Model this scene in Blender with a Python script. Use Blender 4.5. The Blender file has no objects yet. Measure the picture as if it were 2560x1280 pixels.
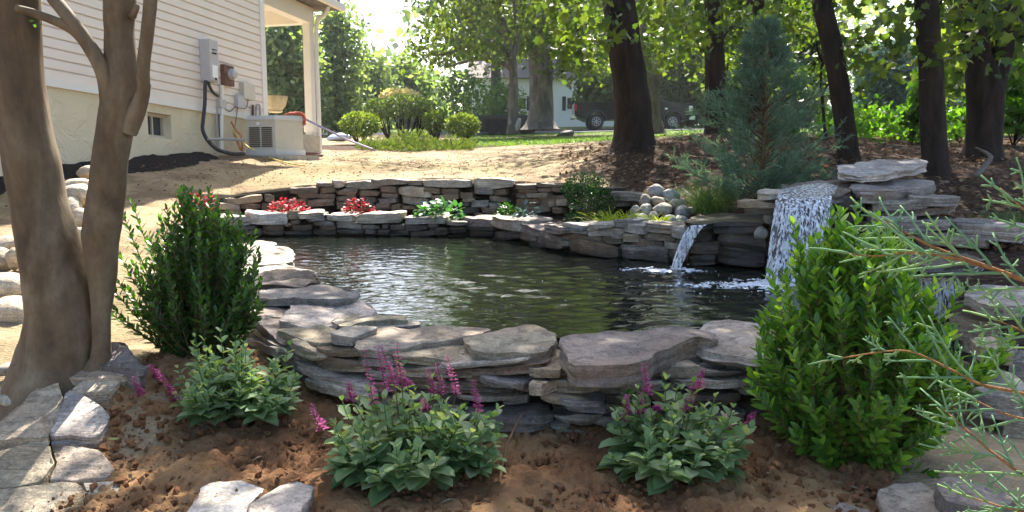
import bpy, bmesh, math, random
import numpy as np
from mathutils import Vector, Matrix, noise as MN
rnd = random.Random(7)
R = math.radians
sc = bpy.context.scene
C = sc.collection

# ------------------------------------------------------------------ camera
CAMZ, F, HOR = 1.2, 1970.0, 400.0
PITCH = math.atan((640 - HOR) / F)
cd = bpy.data.cameras.new('camera'); cam = bpy.data.objects.new('camera', cd); C.objects.link(cam)
cd.sensor_width = 36; cd.lens = 36 * F / 2560; cd.clip_start = .05; cd.clip_end = 2000
cam.location = (0, 0, CAMZ); cam.rotation_euler = (math.pi / 2 - PITCH, 0, 0)
sc.camera = cam
# ------------------------------------------------------------------ light
SUN_EL, SUN_AZ = R(50), R(4)          # azimuth measured from +Y towards +X
w = bpy.data.worlds.new('World'); sc.world = w; w.use_nodes = True
nt = w.node_tree; bg = nt.nodes['Background']
sky = nt.nodes.new('ShaderNodeTexSky'); sky.sky_type = 'NISHITA'; sky.sun_disc = False
sky.sun_elevation = SUN_EL; sky.sun_rotation = SUN_AZ
sky.air_density = 1.0; sky.dust_density = 2.5; sky.ozone_density = 1.0
nt.links.new(sky.outputs[0], bg.inputs[0]); bg.inputs[1].default_value = .105
sd = bpy.data.lights.new('sun', 'SUN'); sd.energy = 5.0; sd.angle = R(.5); sd.color = (1, .94, .84)
sun = bpy.data.objects.new('sun', sd); C.objects.link(sun)
sv = Vector((math.sin(SUN_AZ) * math.cos(SUN_EL), math.cos(SUN_AZ) * math.cos(SUN_EL), math.sin(SUN_EL)))
sun.rotation_euler = sv.to_track_quat('Z', 'Y').to_euler(); sun.location = (0, 20, 30)
vs = sc.view_settings; vs.view_transform = 'Standard'; vs.look = 'None'; vs.gamma = 1; vs.exposure = 2.0
cy = sc.cycles; cy.max_bounces = 8; cy.diffuse_bounces = 3; cy.glossy_bounces = 3
cy.transmission_bounces = 5; cy.transparent_max_bounces = 12; cy.caustics_reflective = False; cy.caustics_refractive = False
cy.use_denoising = True; cy.sample_clamp_indirect = 6

# ------------------------------------------------------------------ picture geometry (where a pixel of the photo lies in the place)
cp, sp = math.cos(PITCH), math.sin(PITCH)
def ray(px, py):
    u = (px - 1280) / F; v = (640 - py) / F
    return (u, cp + v * sp, -sp + v * cp)
def P(px, py, d):                     # at distance d (metres along +Y)
    r = ray(px, py); t = d / r[1]
    return Vector((r[0] * t, d, CAMZ + r[2] * t))
def PZ(px, py, z):                    # on the level z
    r = ray(px, py); t = (z - CAMZ) / r[2]
    return Vector((r[0] * t, r[1] * t, z))
def zat(py, d):
    r = ray(1280, py); return CAMZ + r[2] * d / r[1]
def path_hit(path, px, py):           # path = plan polyline of (x, y); returns point and tangent
    r = ray(px, py); best = None
    for a, b in zip(path, path[1:]):
        dx, dy = b[0] - a[0], b[1] - a[1]
        den = r[0] * dy - r[1] * dx
        if abs(den) < 1e-9: continue
        t = (a[0] * dy - a[1] * dx) / den
        s = (a[0] * r[1] - a[1] * r[0]) / den
        if t > 0 and -.001 <= s <= 1.001 and (best is None or t < best[0]):
            L = math.hypot(dx, dy); best = (t, (dx / L, dy / L))
    if best is None:
        e = path[0] if abs(path[0][0] / path[0][1] - r[0] / r[1]) < abs(path[-1][0] / path[-1][1] - r[0] / r[1]) else path[-1]
        q = path[1] if e is path[0] else path[-2]
        t = e[1] / r[1]; L = math.hypot(q[0] - e[0], q[1] - e[1])
        s = 1 if e is path[0] else -1
        best = (t, (s * (q[0] - e[0]) / L, s * (q[1] - e[1]) / L))
    t, tg = best
    return Vector((r[0] * t, r[1] * t, CAMZ + r[2] * t)), tg

# ------------------------------------------------------------------ scene-graph helpers
def tag(o, label=None, cat=None, group=None, kind=None):
    if label: o['label'] = label
    if cat: o['category'] = cat
    if group: o['group'] = group
    if kind: o['kind'] = kind
    return o
def thing(name, label, cat, loc=(0, 0, 0), group=None, rz=0):
    o = bpy.data.objects.new(name, None); C.objects.link(o); o.location = loc; o.rotation_euler = (0, 0, rz)
    o.empty_display_size = .1
    return tag(o, label, cat, group)
def link(name, me, mats, parent=None, smooth=None):
    for m in (mats if isinstance(mats, (list, tuple)) else [mats]): me.materials.append(m)
    o = bpy.data.objects.new(name, me); C.objects.link(o)
    if smooth is not None:
        me.polygons.foreach_set('use_smooth', [True] * len(me.polygons))
        if smooth < 180: me.set_sharp_from_angle(angle=R(smooth))
    if parent is not None:
        o.parent = parent
        o.matrix_parent_inverse = Matrix.LocRotScale(parent.location, parent.rotation_euler, None).inverted()
    return o
class MB:
    """collects geometry in world space, then becomes one mesh object"""
    def __init__(s): s.v = []; s.f = []; s.m = []
    def add(s, vs, fs, m=0):
        b = len(s.v); s.v += [tuple(v) for v in vs]
        for f in fs: s.f.append(tuple(i + b for i in f)); s.m.append(m)
    def quad(s, a, b, c, d, m=0): s.add([a, b, c, d], [(0, 1, 2, 3)], m)
    def box(s, c, size, rz=0, m=0, X=None):
        hx, hy, hz = size[0] / 2, size[1] / 2, size[2] / 2
        ca, sa = math.cos(rz), math.sin(rz); vs = []
        for z in (-hz, hz):
            for x, y in ((-hx, -hy), (hx, -hy), (hx, hy), (-hx, hy)):
                vs.append((c[0] + x * ca - y * sa, c[1] + x * sa + y * ca, c[2] + z))
        if X: vs = [X(v) for v in vs]
        s.add(vs, [(3, 2, 1, 0), (4, 5, 6, 7), (0, 1, 5, 4), (1, 2, 6, 5), (2, 3, 7, 6), (3, 0, 4, 7)], m)
    def hexa(s, vs, m=0): s.add(vs, [(3, 2, 1, 0), (4, 5, 6, 7), (0, 1, 5, 4), (1, 2, 6, 5), (2, 3, 7, 6), (3, 0, 4, 7)], m)
    def tube(s, pts, rad, n=8, m=0, cap=True, jit=0):
        pts = [Vector(p) for p in pts]; k = len(pts)
        if not hasattr(rad, '__len__'): rad = [rad] * k
        b = len(s.v); ref = None
        for i, p in enumerate(pts):
            t = (pts[min(i + 1, k - 1)] - pts[max(i - 1, 0)])
            if t.length < 1e-9: t = Vector((0, 0, 1))
            t.normalize()
            if ref is None:
                ref = t.cross(Vector((0, 1, 0)) if abs(t.y) < .9 else Vector((1, 0, 0))).normalized()
            ref = (ref - t * ref.dot(t)).normalized(); q = t.cross(ref)
            for j in range(n):
                a = 2 * math.pi * j / n; r = rad[i] * (1 + (rnd.uniform(-jit, jit) if jit else 0))
                s.v.append(tuple(p + (ref * math.cos(a) + q * math.sin(a)) * r))
        for i in range(k - 1):
            for j in range(n):
                s.f.append((b + i * n + j, b + i * n + (j + 1) % n, b + (i + 1) * n + (j + 1) % n, b + (i + 1) * n + j)); s.m.append(m)
        if cap:
            s.f.append(tuple(b + j for j in reversed(range(n)))); s.m.append(m)
            s.f.append(tuple(b + (k - 1) * n + j for j in range(n))); s.m.append(m)
    def lathe(s, c, prof, n=20, m=0, axis='z'):
        b = len(s.v)
        for r, z in prof:
            for j in range(n):
                a = 2 * math.pi * j / n
                if axis == 'z': s.v.append((c[0] + r * math.cos(a), c[1] + r * math.sin(a), c[2] + z))
                else: s.v.append((c[0] + r * math.cos(a), c[1] + z, c[2] + r * math.sin(a)))
        for i in range(len(prof) - 1):
            for j in range(n):
                s.f.append((b + i * n + j, b + i * n + (j + 1) % n, b + (i + 1) * n + (j + 1) % n, b + (i + 1) * n + j)); s.m.append(m)
        s.f.append(tuple(b + j for j in reversed(range(n)))); s.m.append(m)
        s.f.append(tuple(b + (len(prof) - 1) * n + j for j in range(n))); s.m.append(m)
    def prism(s, poly, z0, z1, m=0):
        n = len(poly)
        A = sum(poly[i][0] * poly[(i + 1) % n][1] - poly[(i + 1) % n][0] * poly[i][1] for i in range(n))
        if A < 0: poly = poly[::-1]
        vs = [(x, y, z0) for x, y in poly] + [(x, y, z1) for x, y in poly]
        s.add(vs, [tuple(reversed(range(n))), tuple(range(n, 2 * n))] + [(i, (i + 1) % n, n + (i + 1) % n, n + i) for i in range(n)], m)
    def build(s, name, mats, parent=None, smooth=None):
        me = bpy.data.meshes.new(name); me.from_pydata(s.v, [], s.f)
        if any(s.m): me.polygons.foreach_set('material_index', s.m)
        me.update()
        return link(name, me, mats, parent, smooth)
def curve_pts(pts, n=8):              # Catmull-Rom through points
    pts = [Vector(p) for p in pts]; out = []
    for i in range(len(pts) - 1):
        p0, p1, p2, p3 = pts[max(i - 1, 0)], pts[i], pts[i + 1], pts[min(i + 2, len(pts) - 1)]
        for k in range(n):
            t = k / n
            out.append(.5 * ((2 * p1) + (p2 - p0) * t + (2 * p0 - 5 * p1 + 4 * p2 - p3) * t * t + (3 * p1 - p0 - 3 * p2 + p3) * t ** 3))
    out.append(pts[-1]); return out
def lerpl(vals, n):                   # resample a list of numbers
    x = np.linspace(0, len(vals) - 1, n); return list(np.interp(x, range(len(vals)), vals))

# numpy noise
def _h(ix, iy, iz, s):
    n = (ix * 374761393 + iy * 668265263 + iz * 2147483647 % 1013904223 + iz * 1274126177 + s * 974634777) & 0xffffffff
    n = ((n ^ (n >> 13)) * 1274126177) & 0xffffffff
    return ((n ^ (n >> 16)) & 0xffff) / 65535.0
def vnoise(p, seed=0):
    p = np.asarray(p, float); i = np.floor(p).astype(np.int64); f = p - i; f = f * f * (3 - 2 * f); r = 0
    for dx in (0, 1):
        for dy in (0, 1):
            for dz in (0, 1):
                wt = (f[:, 0] if dx else 1 - f[:, 0]) * (f[:, 1] if dy else 1 - f[:, 1]) * (f[:, 2] if dz else 1 - f[:, 2])
                r = r + wt * _h(i[:, 0] + dx, i[:, 1] + dy, i[:, 2] + dz, seed)
    return r * 2 - 1
def fbm(p, oct=4, seed=0):
    p = np.asarray(p, float); a = 1; r = 0
    for k in range(oct): r = r + a * vnoise(p * 2 ** k + 17.3 * k, seed + k); a *= .5
    return r
def np_mesh(name, V, faces):          # faces: list of (n,k) integer arrays
    V = np.asarray(V, np.float32)
    me = bpy.data.meshes.new(name); me.vertices.add(len(V)); me.vertices.foreach_set('co', V.ravel())
    tot = np.concatenate([np.full(len(f), f.shape[1], np.int32) for f in faces])
    loops = np.concatenate([f.ravel() for f in faces]).astype(np.int32)
    me.loops.add(len(loops)); me.loops.foreach_set('vertex_index', loops)
    me.polygons.add(len(tot)); st = np.zeros(len(tot), np.int32); st[1:] = np.cumsum(tot)[:-1]
    me.polygons.foreach_set('loop_start', st); me.polygons.foreach_set('loop_total', tot)
    me.update(calc_edges=True); me.validate(); return me
def unit(a): return a / np.maximum(np.linalg.norm(a, axis=-1, keepdims=True), 1e-9)
def scatter(tmpl, Pp, X, N, S):
    """copies of a small leaf template: along X, facing N, scaled S -> (verts, faces)"""
    tv, tf = tmpl; tv = np.asarray(tv, float)
    Pp = np.asarray(Pp, float); X = unit(np.asarray(X, float)); N = np.asarray(N, float)
    Y = unit(np.cross(N, X)); N = np.cross(X, Y); S = np.asarray(S, float)
    V = Pp[:, None] + S[:, None, None] * (tv[None, :, 0:1] * X[:, None] + tv[None, :, 1:2] * Y[:, None] + tv[None, :, 2:3] * N[:, None])
    k = len(tv); off = (np.arange(len(Pp)) * k)[:, None]; by = {}
    for f in tf: by.setdefault(len(f), []).append(f)
    return V.reshape(-1, 3), [np.concatenate([np.array(f)[None] + off for f in fs]) for fs in by.values()]
def merge(parts):
    V = []; F = {}; b = 0
    for v, fs in parts:
        V.append(v)
        for f in fs: F.setdefault(f.shape[1], []).append(f + b)
        b += len(v)
    return np.concatenate(V), [np.concatenate(x) for x in F.values()]
def leaf_obj(name, parts, mat, parent=None):
    V, Fs = merge(parts) if isinstance(parts, list) else parts
    return link(name, np_mesh(name, V, Fs), mat, parent, 180)
nr = np.random.default_rng(11)
def rdir(n, up=0.0):
    d = nr.normal(size=(n, 3)); d[:, 2] += up; return unit(d)

# leaf templates (x along the leaf)
def leaf_t(wd, fold=.06, droop=.08):
    v = [(0, 0, 0), (.38, 0, -.02), (.75, 0, -droop * .5), (1, 0, -droop), (.38, wd, fold), (.75, wd * .72, fold * .6 - droop * .5), (.38, -wd, fold), (.75, -wd * .72, fold * .6 - droop * .5)]
    return v, [(0, 1, 4), (1, 2, 5, 4), (2, 3, 5), (0, 6, 1), (1, 6, 7, 2), (2, 7, 3)]
LEAF2 = ([(0, 0, 0), (.5, .32, .06), (1, 0, -.05), (.5, -.32, .06)], [(0, 2, 1), (0, 3, 2)])
LEAF2N = ([(0, 0, 0), (.5, .2, .05), (1, 0, -.06), (.5, -.2, .05)], [(0, 2, 1), (0, 3, 2)])
MAPLE = ([(0, 0, 0), (.12, .30, .02), (.05, .52, -.05), (.38, .42, .03), (.62, .50, -.04), (.66, .2, .03), (1, 0, -.1), (.66, -.2, .03), (.62, -.5, -.04), (.38, -.42, .03), (.05, -.52, -.05), (.12, -.3, .02), (.4, 0, 0)],
         [(12, i, i + 1) for i in range(0, 11)] + [(12, 11, 0)])
def spray_t(n=5, wd=.05):
    v = []; f = []
    def dia(a, b, h):
        a, b = np.array(a), np.array(b); d = b - a; nn = np.array((-d[1], d[0], 0)); nn = nn / (np.linalg.norm(nn) + 1e-9) * h
        q = np.array((0, 0, h)); m = a + d * .4; k = len(v)
        v.extend([tuple(a), tuple(m + nn), tuple(b), tuple(m - nn), tuple(m + q), tuple(m - q)]); f.extend([(k, k + 1, k + 2, k + 3), (k, k + 4, k + 2, k + 5)])
    dia((0, 0, 0), (1, 0, .05), wd)
    for i in range(n):
        t = .15 + .7 * i / n; s = 1 if i % 2 else -1
        dia((t, 0, .03), (t + .32, s * .26 * (1 - t * .5), .08 * (i % 3 - 1)), wd * .8)
    return v, f
SPRAY = spray_t()
def blade_mesh(roots, dirs, length, width, droop, seg=5):
    """grass blades: arching ribbons"""
    n = len(roots); V = np.zeros((n, (seg + 1) * 2, 3)); side = unit(np.cross(dirs, np.array((0, 0, 1.0))) + nr.normal(size=(n, 3)) * .25)
    for k in range(seg + 1):
        t = k / seg; h = unit(dirs * np.array((1, 1, 0)))
        c = roots + dirs * (length * t)[:, None] + h * (droop * length * t * t * .5)[:, None] - np.array((0, 0, 1.0)) * (droop * length * t ** 2.2)[:, None]
        wv = (width * (1 - t) ** .6 * .5 + .0004)[:, None] * side
        V[:, 2 * k] = c - wv; V[:, 2 * k + 1] = c + wv
    off = (np.arange(n) * (seg + 1) * 2)[:, None]
    fs = [np.array([2 * k, 2 * k + 1, 2 * k + 3, 2 * k + 2])[None] + off for k in range(seg)]
    return V.reshape(-1, 3), [np.concatenate(fs)]
# ------------------------------------------------------------------ materials
def newmat(name):
    m = bpy.data.materials.new(name); m.use_nodes = True; t = m.node_tree; t.nodes.clear()
    o = t.nodes.new('ShaderNodeOutputMaterial'); return m, t, o
def nd(t, typ, **kw):
    n = t.nodes.new(typ)
    for k, v in kw.items():
        if k[:2] == 'i_':
            key = k[2:].replace('_', ' '); key = int(key) if key.isdigit() else key
            n.inputs[key].default_value = v
        else: setattr(n, k, v)
    return n
def L(t, a, b): t.links.new(a, b)
def c4(c): return (*c, 1)
def ramp(t, fac, stops, interp='LINEAR'):
    r = nd(t, 'ShaderNodeValToRGB'); r.color_ramp.interpolation = interp; e = r.color_ramp.elements
    while len(e) < len(stops): e.new(.5)
    for k, (p, c) in zip(e, stops): k.position = p; k.color = c4(c)
    L(t, fac, r.inputs[0]); return r.outputs[0]
def mix(t, fac, a, b, mode='MIX'):
    m = nd(t, 'ShaderNodeMix', data_type='RGBA', blend_type=mode)
    for s, v in ((0, fac), (6, a), (7, b)):
        if hasattr(v, 'is_output') or hasattr(v, 'links'): L(t, v, m.inputs[s])
        else: m.inputs[s].default_value = v if s == 0 else c4(v)
    return m.outputs[2]
def math_(t, op, a, b=0.0):
    m = nd(t, 'ShaderNodeMath', operation=op)
    for i, v in enumerate((a, b)):
        if hasattr(v, 'links'): L(t, v, m.inputs[i])
        else: m.inputs[i].default_value = v
    return m.outputs[0]
def noise(t, vec, scale, detail=4, rough=.6, dist=0):
    n = nd(t, 'ShaderNodeTexNoise'); n.inputs['Scale'].default_value = scale; n.inputs['Detail'].default_value = detail
    n.inputs['Roughness'].default_value = rough; n.inputs['Distortion'].default_value = dist
    if vec is not None: L(t, vec, n.inputs['Vector'])
    return n.outputs['Fac']
def geo(t, scale=(1, 1, 1)):
    g = nd(t, 'ShaderNodeNewGeometry'); m = nd(t, 'ShaderNodeMapping'); m.inputs['Scale'].default_value = scale
    L(t, g.outputs['Position'], m.inputs['Vector']); return m.outputs[0]
def bump(t, h, strength=.5, dist=.01, prev=None):
    b = nd(t, 'ShaderNodeBump'); b.inputs['Strength'].default_value = strength; b.inputs['Distance'].default_value = dist
    L(t, h, b.inputs['Height'])
    if prev is not None: L(t, prev, b.inputs['Normal'])
    return b.outputs[0]
def principled(t, o, col, rough=.7, spec=.5, metal=0, normal=None):
    p = nd(t, 'ShaderNodeBsdfPrincipled')
    for k, v in (('Base Color', col), ('Roughness', rough), ('Specular IOR Level', spec), ('Metallic', metal)):
        if hasattr(v, 'links'): L(t, v, p.inputs[k])
        else: p.inputs[k].default_value = c4(v) if k == 'Base Color' else v
    if normal is not None: L(t, normal, p.inputs['Normal'])
    L(t, p.outputs[0], o.inputs[0]); return p
def simple(name, col, rough=.6, spec=.4, metal=0, var=.12, scale=12, bmp=.0, bdist=.004, objspace=False):
    m, t, o = newmat(name); g = geo(t)
    n = noise(t, g, scale, 5)
    a = tuple(max(0, c * (1 - var)) for c in col); b = tuple(min(1, c * (1 + var)) for c in col)
    c = ramp(t, n, [(.3, a), (.7, b)])
    nm = bump(t, noise(t, g, scale * 5, 4), bmp, bdist) if bmp else None
    principled(t, o, c, rough, spec, metal, nm); return m
def leafmat(name, cols, trans=.45, rough=.42, spec=.4, tcol=None, nscale=0):
    m, t, o = newmat(name); g = nd(t, 'ShaderNodeNewGeometry')
    r = g.outputs['Random Per Island']
    col = ramp(t, r, [(i / max(1, len(cols) - 1), c) for i, c in enumerate(cols)])
    p = nd(t, 'ShaderNodeBsdfPrincipled'); L(t, col, p.inputs['Base Color']); p.inputs['Roughness'].default_value = rough
    p.inputs['Specular IOR Level'].default_value = spec
    tr = nd(t, 'ShaderNodeBsdfTranslucent')
    tc = mix(t, 1.0, col, tcol or (1.7, 1.75, .55), 'MULTIPLY'); L(t, tc, tr.inputs[0])
    ms = nd(t, 'ShaderNodeMixShader'); ms.inputs[0].default_value = trans
    L(t, p.outputs[0], ms.inputs[1]); L(t, tr.outputs[0], ms.inputs[2]); L(t, ms.outputs[0], o.inputs[0]); return m

def stonemat(name, wet=False, rough=.78, strata=1.0, wetline=None):
    """field stone: the object's own colour, mottling, bedding lines, lichen"""
    m, t, o = newmat(name); oi = nd(t, 'ShaderNodeObjectInfo'); g = geo(t)
    off = nd(t, 'ShaderNodeVectorMath', operation='ADD'); L(t, g, off.inputs[0])
    rr = nd(t, 'ShaderNodeCombineXYZ'); L(t, math_(t, 'MULTIPLY', oi.outputs['Random'], 37.0), rr.inputs[0]); L(t, math_(t, 'MULTIPLY', oi.outputs['Random'], 91.0), rr.inputs[1])
    L(t, rr.outputs[0], off.inputs[1]); v = off.outputs[0]
    st = nd(t, 'ShaderNodeMapping'); st.inputs['Scale'].default_value = (3, 3, 45); L(t, v, st.inputs[0])
    n1 = noise(t, v, 5, 6, .65); n2 = noise(t, v, 38, 5, .7); n3 = noise(t, st.outputs[0], 1.6, 4, .6); n4 = noise(t, v, 2.2, 3, .5)
    c = mix(t, 1.0, oi.outputs['Color'], ramp(t, n1, [(.28, (.50, .50, .52)), (.5, (.95, .94, .92)), (.72, (1.4, 1.36, 1.28))]), 'MULTIPLY')
    c = mix(t, 1.0, c, ramp(t, n2, [(.3, (.62, .62, .63)), (.62, (1.15, 1.14, 1.12))]), 'MULTIPLY')
    c = mix(t, math_(t, 'MULTIPLY', ramp(t, n4, [(.48, (0, 0, 0)), (.68, (1, 1, 1))]), .55), c, (.30, .21, .13))
    c = mix(t, .4, c, ramp(t, n3, [(.35, (.55, .54, .53)), (.6, (1.1, 1.1, 1.1))]), 'MULTIPLY')
    c = mix(t, .6 * min(1, strata), c, ramp(t, n3, [(.44, (1, 1, 1)), (.495, (.36, .34, .32)), (.52, (1.12, 1.1, 1.08)), (.6, (1, 1, 1))]), 'MULTIPLY')
    n5 = noise(t, v, 110, 3, .7); c = mix(t, 1.0, c, ramp(t, n5, [(.3, (.72, .72, .72)), (.6, (1.1, 1.1, 1.1)), (.72, (1.35, 1.33, 1.3))]), 'MULTIPLY')
    ro = rough
    if wetline is not None:
        sep = nd(t, 'ShaderNodeSeparateXYZ'); L(t, g, sep.inputs[0])
        z = math_(t, 'ADD', sep.outputs[2], math_(t, 'MULTIPLY', math_(t, 'SUBTRACT', n1, .5), .12))
        wf = ramp(t, math_(t, 'MULTIPLY', math_(t, 'SUBTRACT', z, wetline), 12.0), [(0, (1, 1, 1)), (1, (0, 0, 0))])
        c = mix(t, wf, c, mix(t, 1.0, c, (.30, .29, .29), 'MULTIPLY'))
        ro = math_(t, 'SUBTRACT', rough, math_(t, 'MULTIPLY', wf, .5))
    if wet: c = mix(t, 1.0, c, (.4, .4, .42), 'MULTIPLY'); ro = .25
    b = bump(t, n1, .7, .03); b = bump(t, n3, .6 * strata, .010, b); b = bump(t, n2, .85, .009, b); b = bump(t, n5, .5, .003, b)
    principled(t, o, c, ro, .35, 0, b); return m
M = {}
M['stone'] = stonemat('fieldstone'); M['stone_pond'] = stonemat('fieldstone_waterline', wetline=.38)
M['wet'] = stonemat('wet_stone', wet=True); M['cobble'] = stonemat('river_stone', rough=.68, strata=.1)
TONE = dict(g=(.215, .205, .195), d=(.095, .085, .078), l=(.34, .325, .305), p=(.172, .155, .150), o=(.225, .212, .168), t=(.30, .265, .21), b=(.155, .118, .09), w=(.46, .435, .40), u=(.195, .198, .212))
TNAME = dict(g='grey', d='dark', l='light grey', p='purplish grey', o='olive grey', t='tan', b='brown', w='pale', u='blue grey')

def groundmat():
    """bare slope, mulch, lawn and forest floor mixed by painted zones (attribute 'zone': R dirt, G mulch, B lawn, rest drive)"""
    m, t, o = newmat('ground_soil'); g = geo(t); a = nd(t, 'ShaderNodeAttribute', attribute_name='zone')
    s = nd(t, 'ShaderNodeSeparateColor'); L(t, a.outputs['Color'], s.inputs[0])
    n1 = noise(t, g, 1.3, 6, .65); n2 = noise(t, g, 16, 6, .7); n3 = noise(t, g, 70, 4, .7)
    mp = nd(t, 'ShaderNodeMapping'); mp.inputs['Scale'].default_value = (1, 2.4, 1); L(t, g, mp.inputs[0])
    vo = nd(t, 'ShaderNodeTexVoronoi'); vo.inputs['Scale'].default_value = 26; L(t, mp.outputs[0], vo.inputs['Vector'])
    dirt = mix(t, n2, (.20, .14, .08), (.48, .375, .24))
    dirt = mix(t, ramp(t, n1, [(.44, (0, 0, 0)), (.6, (.9, .9, .9))]), dirt, (.175, .12, .072))
    gp = noise(t, g, .55, 4, .6); dirt = mix(t, ramp(t, gp, [(.5, (0, 0, 0)), (.62, (.55, .55, .55))]), dirt, (.16, .14, .06)); dirt = mix(t, ramp(t, n3, [(.58, (0, 0, 0)), (.66, (.7, .7, .7))]), dirt, (.42, .35, .24))
    mul = ramp(t, vo.outputs['Color'], [(.0, (.014, .009, .007)), (.45, (.045, .028, .019)), (.8, (.095, .06, .04)), (1, (.24, .17, .115))])
    mul = mix(t, .6, mul, ramp(t, n2, [(.3, (.4, .38, .36)), (.7, (1.4, 1.3, 1.2))]), 'MULTIPLY')
    gr = mix(t, n2, (.035, .075, .012), (.10, .15, .03)); gr = mix(t, ramp(t, n1, [(.4, (0, 0, 0)), (.75, (.8, .8, .8))]), gr, (.15, .15, .055))
    def soft(x, k=.55): return ramp(t, math_(t, 'ADD', x, math_(t, 'MULTIPLY', math_(t, 'SUBTRACT', n2, .5), k)), [(.38, (0, 0, 0)), (.62, (1, 1, 1))])
    c = mix(t, soft(s.outputs[1]), dirt, mul); c = mix(t, soft(s.outputs[2]), c, gr)
    h = math_(t, 'ADD', math_(t, 'MULTIPLY', n2, .6), math_(t, 'ADD', math_(t, 'MULTIPLY', n3, .35), math_(t, 'MULTIPLY', vo.outputs['Distance'], .3)))
    principled(t, o, c, .95, .1, 0, bump(t, h, .9, .035)); return m
M['ground'] = groundmat()
def bedmat():
    m, t, o = newmat('garden_soil'); g = geo(t)
    n1 = noise(t, g, 1.6, 5, .6); n2 = noise(t, g, 28, 6, .72); n3 = noise(t, g, 110, 3, .7)
    c = mix(t, n2, (.085, .041, .020), (.26, .135, .066))
    c = mix(t, ramp(t, n1, [(.42, (0, 0, 0)), (.6, (1, 1, 1))]), c, mix(t, n2, (.19, .11, .05), (.42, .26, .13)))
    c = mix(t, ramp(t, n3, [(.63, (0, 0, 0)), (.7, (.8, .8, .8))]), c, (.30, .22, .15))
    principled(t, o, c, .95, .1, 0, bump(t, n2, .9, .02, bump(t, n3, .6, .005))); return m
M['bed'] = bedmat()
M['clod'] = simple('soil_clod', (.15, .072, .034), .95, .1, var=.5, scale=60, bmp=.8)
M['darkmulch'] = simple('black_mulch', (.028, .022, .022), .95, .1, var=.6, scale=40, bmp=1, bdist=.02)
M['earth'] = simple('packed_earth', (.035, .026, .02), .98, .05, var=.4, scale=20, bmp=1, bdist=.02)

def watermat():
    m, t, o = newmat('pond_water'); g = geo(t)
    mp = nd(t, 'ShaderNodeMapping'); mp.inputs['Scale'].default_value = (1.0, 1.75, 1); mp.inputs['Rotation'].default_value = (0, 0, R(-8)); L(t, g, mp.inputs[0])
    n1 = noise(t, mp.outputs[0], 3.6, 2, .5, .3); n2 = noise(t, mp.outputs[0], 9, 2, .5, .4)
    h = math_(t, 'ADD', math_(t, 'MULTIPLY', n1, .8), math_(t, 'MULTIPLY', n2, .22))
    p = principled(t, o, (.008, .010, .007), .03, .5, 0, bump(t, n2, .35, .02)); p.inputs['IOR'].default_value = 1.4; return m
M['water'] = watermat()
def fallmat():
    m, t, o = newmat('falling_water'); g = geo(t, (1, 1, .022)); n = noise(t, g, 48, 3, .6, .25)
    p = nd(t, 'ShaderNodeBsdfPrincipled'); p.inputs['Base Color'].default_value = (.92, .95, 1, 1); p.inputs['Roughness'].default_value = .08
    p.inputs['IOR'].default_value = 1.33; L(t, bump(t, n, .8, .01), p.inputs['Normal'])
    p.inputs['Transmission Weight'].default_value = .12
    tr = nd(t, 'ShaderNodeBsdfTransparent'); ms = nd(t, 'ShaderNodeMixShader')
    L(t, ramp(t, n, [(.44, (.03, .03, .03)), (.60, (.85, .85, .85))]), ms.inputs[0]); L(t, tr.outputs[0], ms.inputs[1]); L(t, p.outputs[0], ms.inputs[2]); L(t, ms.outputs[0], o.inputs[0]); return m
M['fall'] = fallmat()
M['strand'] = simple('water_strand', (.62, .68, .78), .1, .6, var=.15, scale=30)
M['foam'] = simple('foam', (.68, .72, .78), .5, .4, var=.1, scale=30)

def barkmat(name, a, b, vs=4.0, sc_=9, bd=.03, bs=.9):
    m, t, o = newmat(name); g = geo(t, (1, 1, 1 / vs)); n = noise(t, g, sc_, 6, .68, .6); n2 = noise(t, g, sc_ * 4, 4, .6); g2 = geo(t); n3 = noise(t, g2, 1.8, 3)
    c = ramp(t, n, [(.3, a), (.68, b)]); c = mix(t, .6, c, ramp(t, n3, [(.3, (.6, .62, .6)), (.7, (1.25, 1.2, 1.1))]), 'MULTIPLY')
    principled(t, o, c, .9, .15, 0, bump(t, n, bs, bd, bump(t, n2, .5, .008))); return m
M['bark'] = barkmat('rough_bark', (.010, .0075, .0065), (.052, .037, .029), bd=.045)
M['bark_grey'] = barkmat('grey_bark', (.06, .052, .044), (.20, .175, .15))
M['bark_shaggy'] = barkmat('shaggy_bark', (.05, .045, .04), (.22, .20, .18), 3, 5, .08, 1)
def myrtle():
    m, t, o = newmat('smooth_myrtle_bark'); g = geo(t, (1, 1, .22)); g2 = geo(t, (1, 1, .45)); n = noise(t, g, 13, 6, .7, .5); n2 = noise(t, g2, 3.2, 4, .6, .8); n3 = noise(t, g, 55, 4, .65); n4 = noise(t, geo(t), 24, 5, .7)
    c = ramp(t, n2, [(.32, (.055, .036, .022)), (.46, (.115, .08, .048)), (.56, (.15, .115, .075)), (.7, (.20, .165, .115))])
    c = mix(t, .7, c, ramp(t, n, [(.3, (.55, .5, .46)), (.6, (1.15, 1.12, 1.08))]), 'MULTIPLY'); c = mix(t, .5, c, ramp(t, n4, [(.35, (.7, .68, .66)), (.6, (1.1, 1.1, 1.08))]), 'MULTIPLY')
    principled(t, o, c, .75, .25, 0, bump(t, n2, .5, .02, bump(t, n, .5, .008, bump(t, n3, .4, .003)))); return m
M['bark_smooth'] = myrtle()
M['twig'] = barkmat('twig_bark', (.10, .06, .035), (.22, .14, .08), 3, 40, .003, .5)
M['jtwig'] = barkmat('juniper_twig', (.17, .075, .03), (.34, .18, .075), 3, 60, .002, .5)
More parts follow.
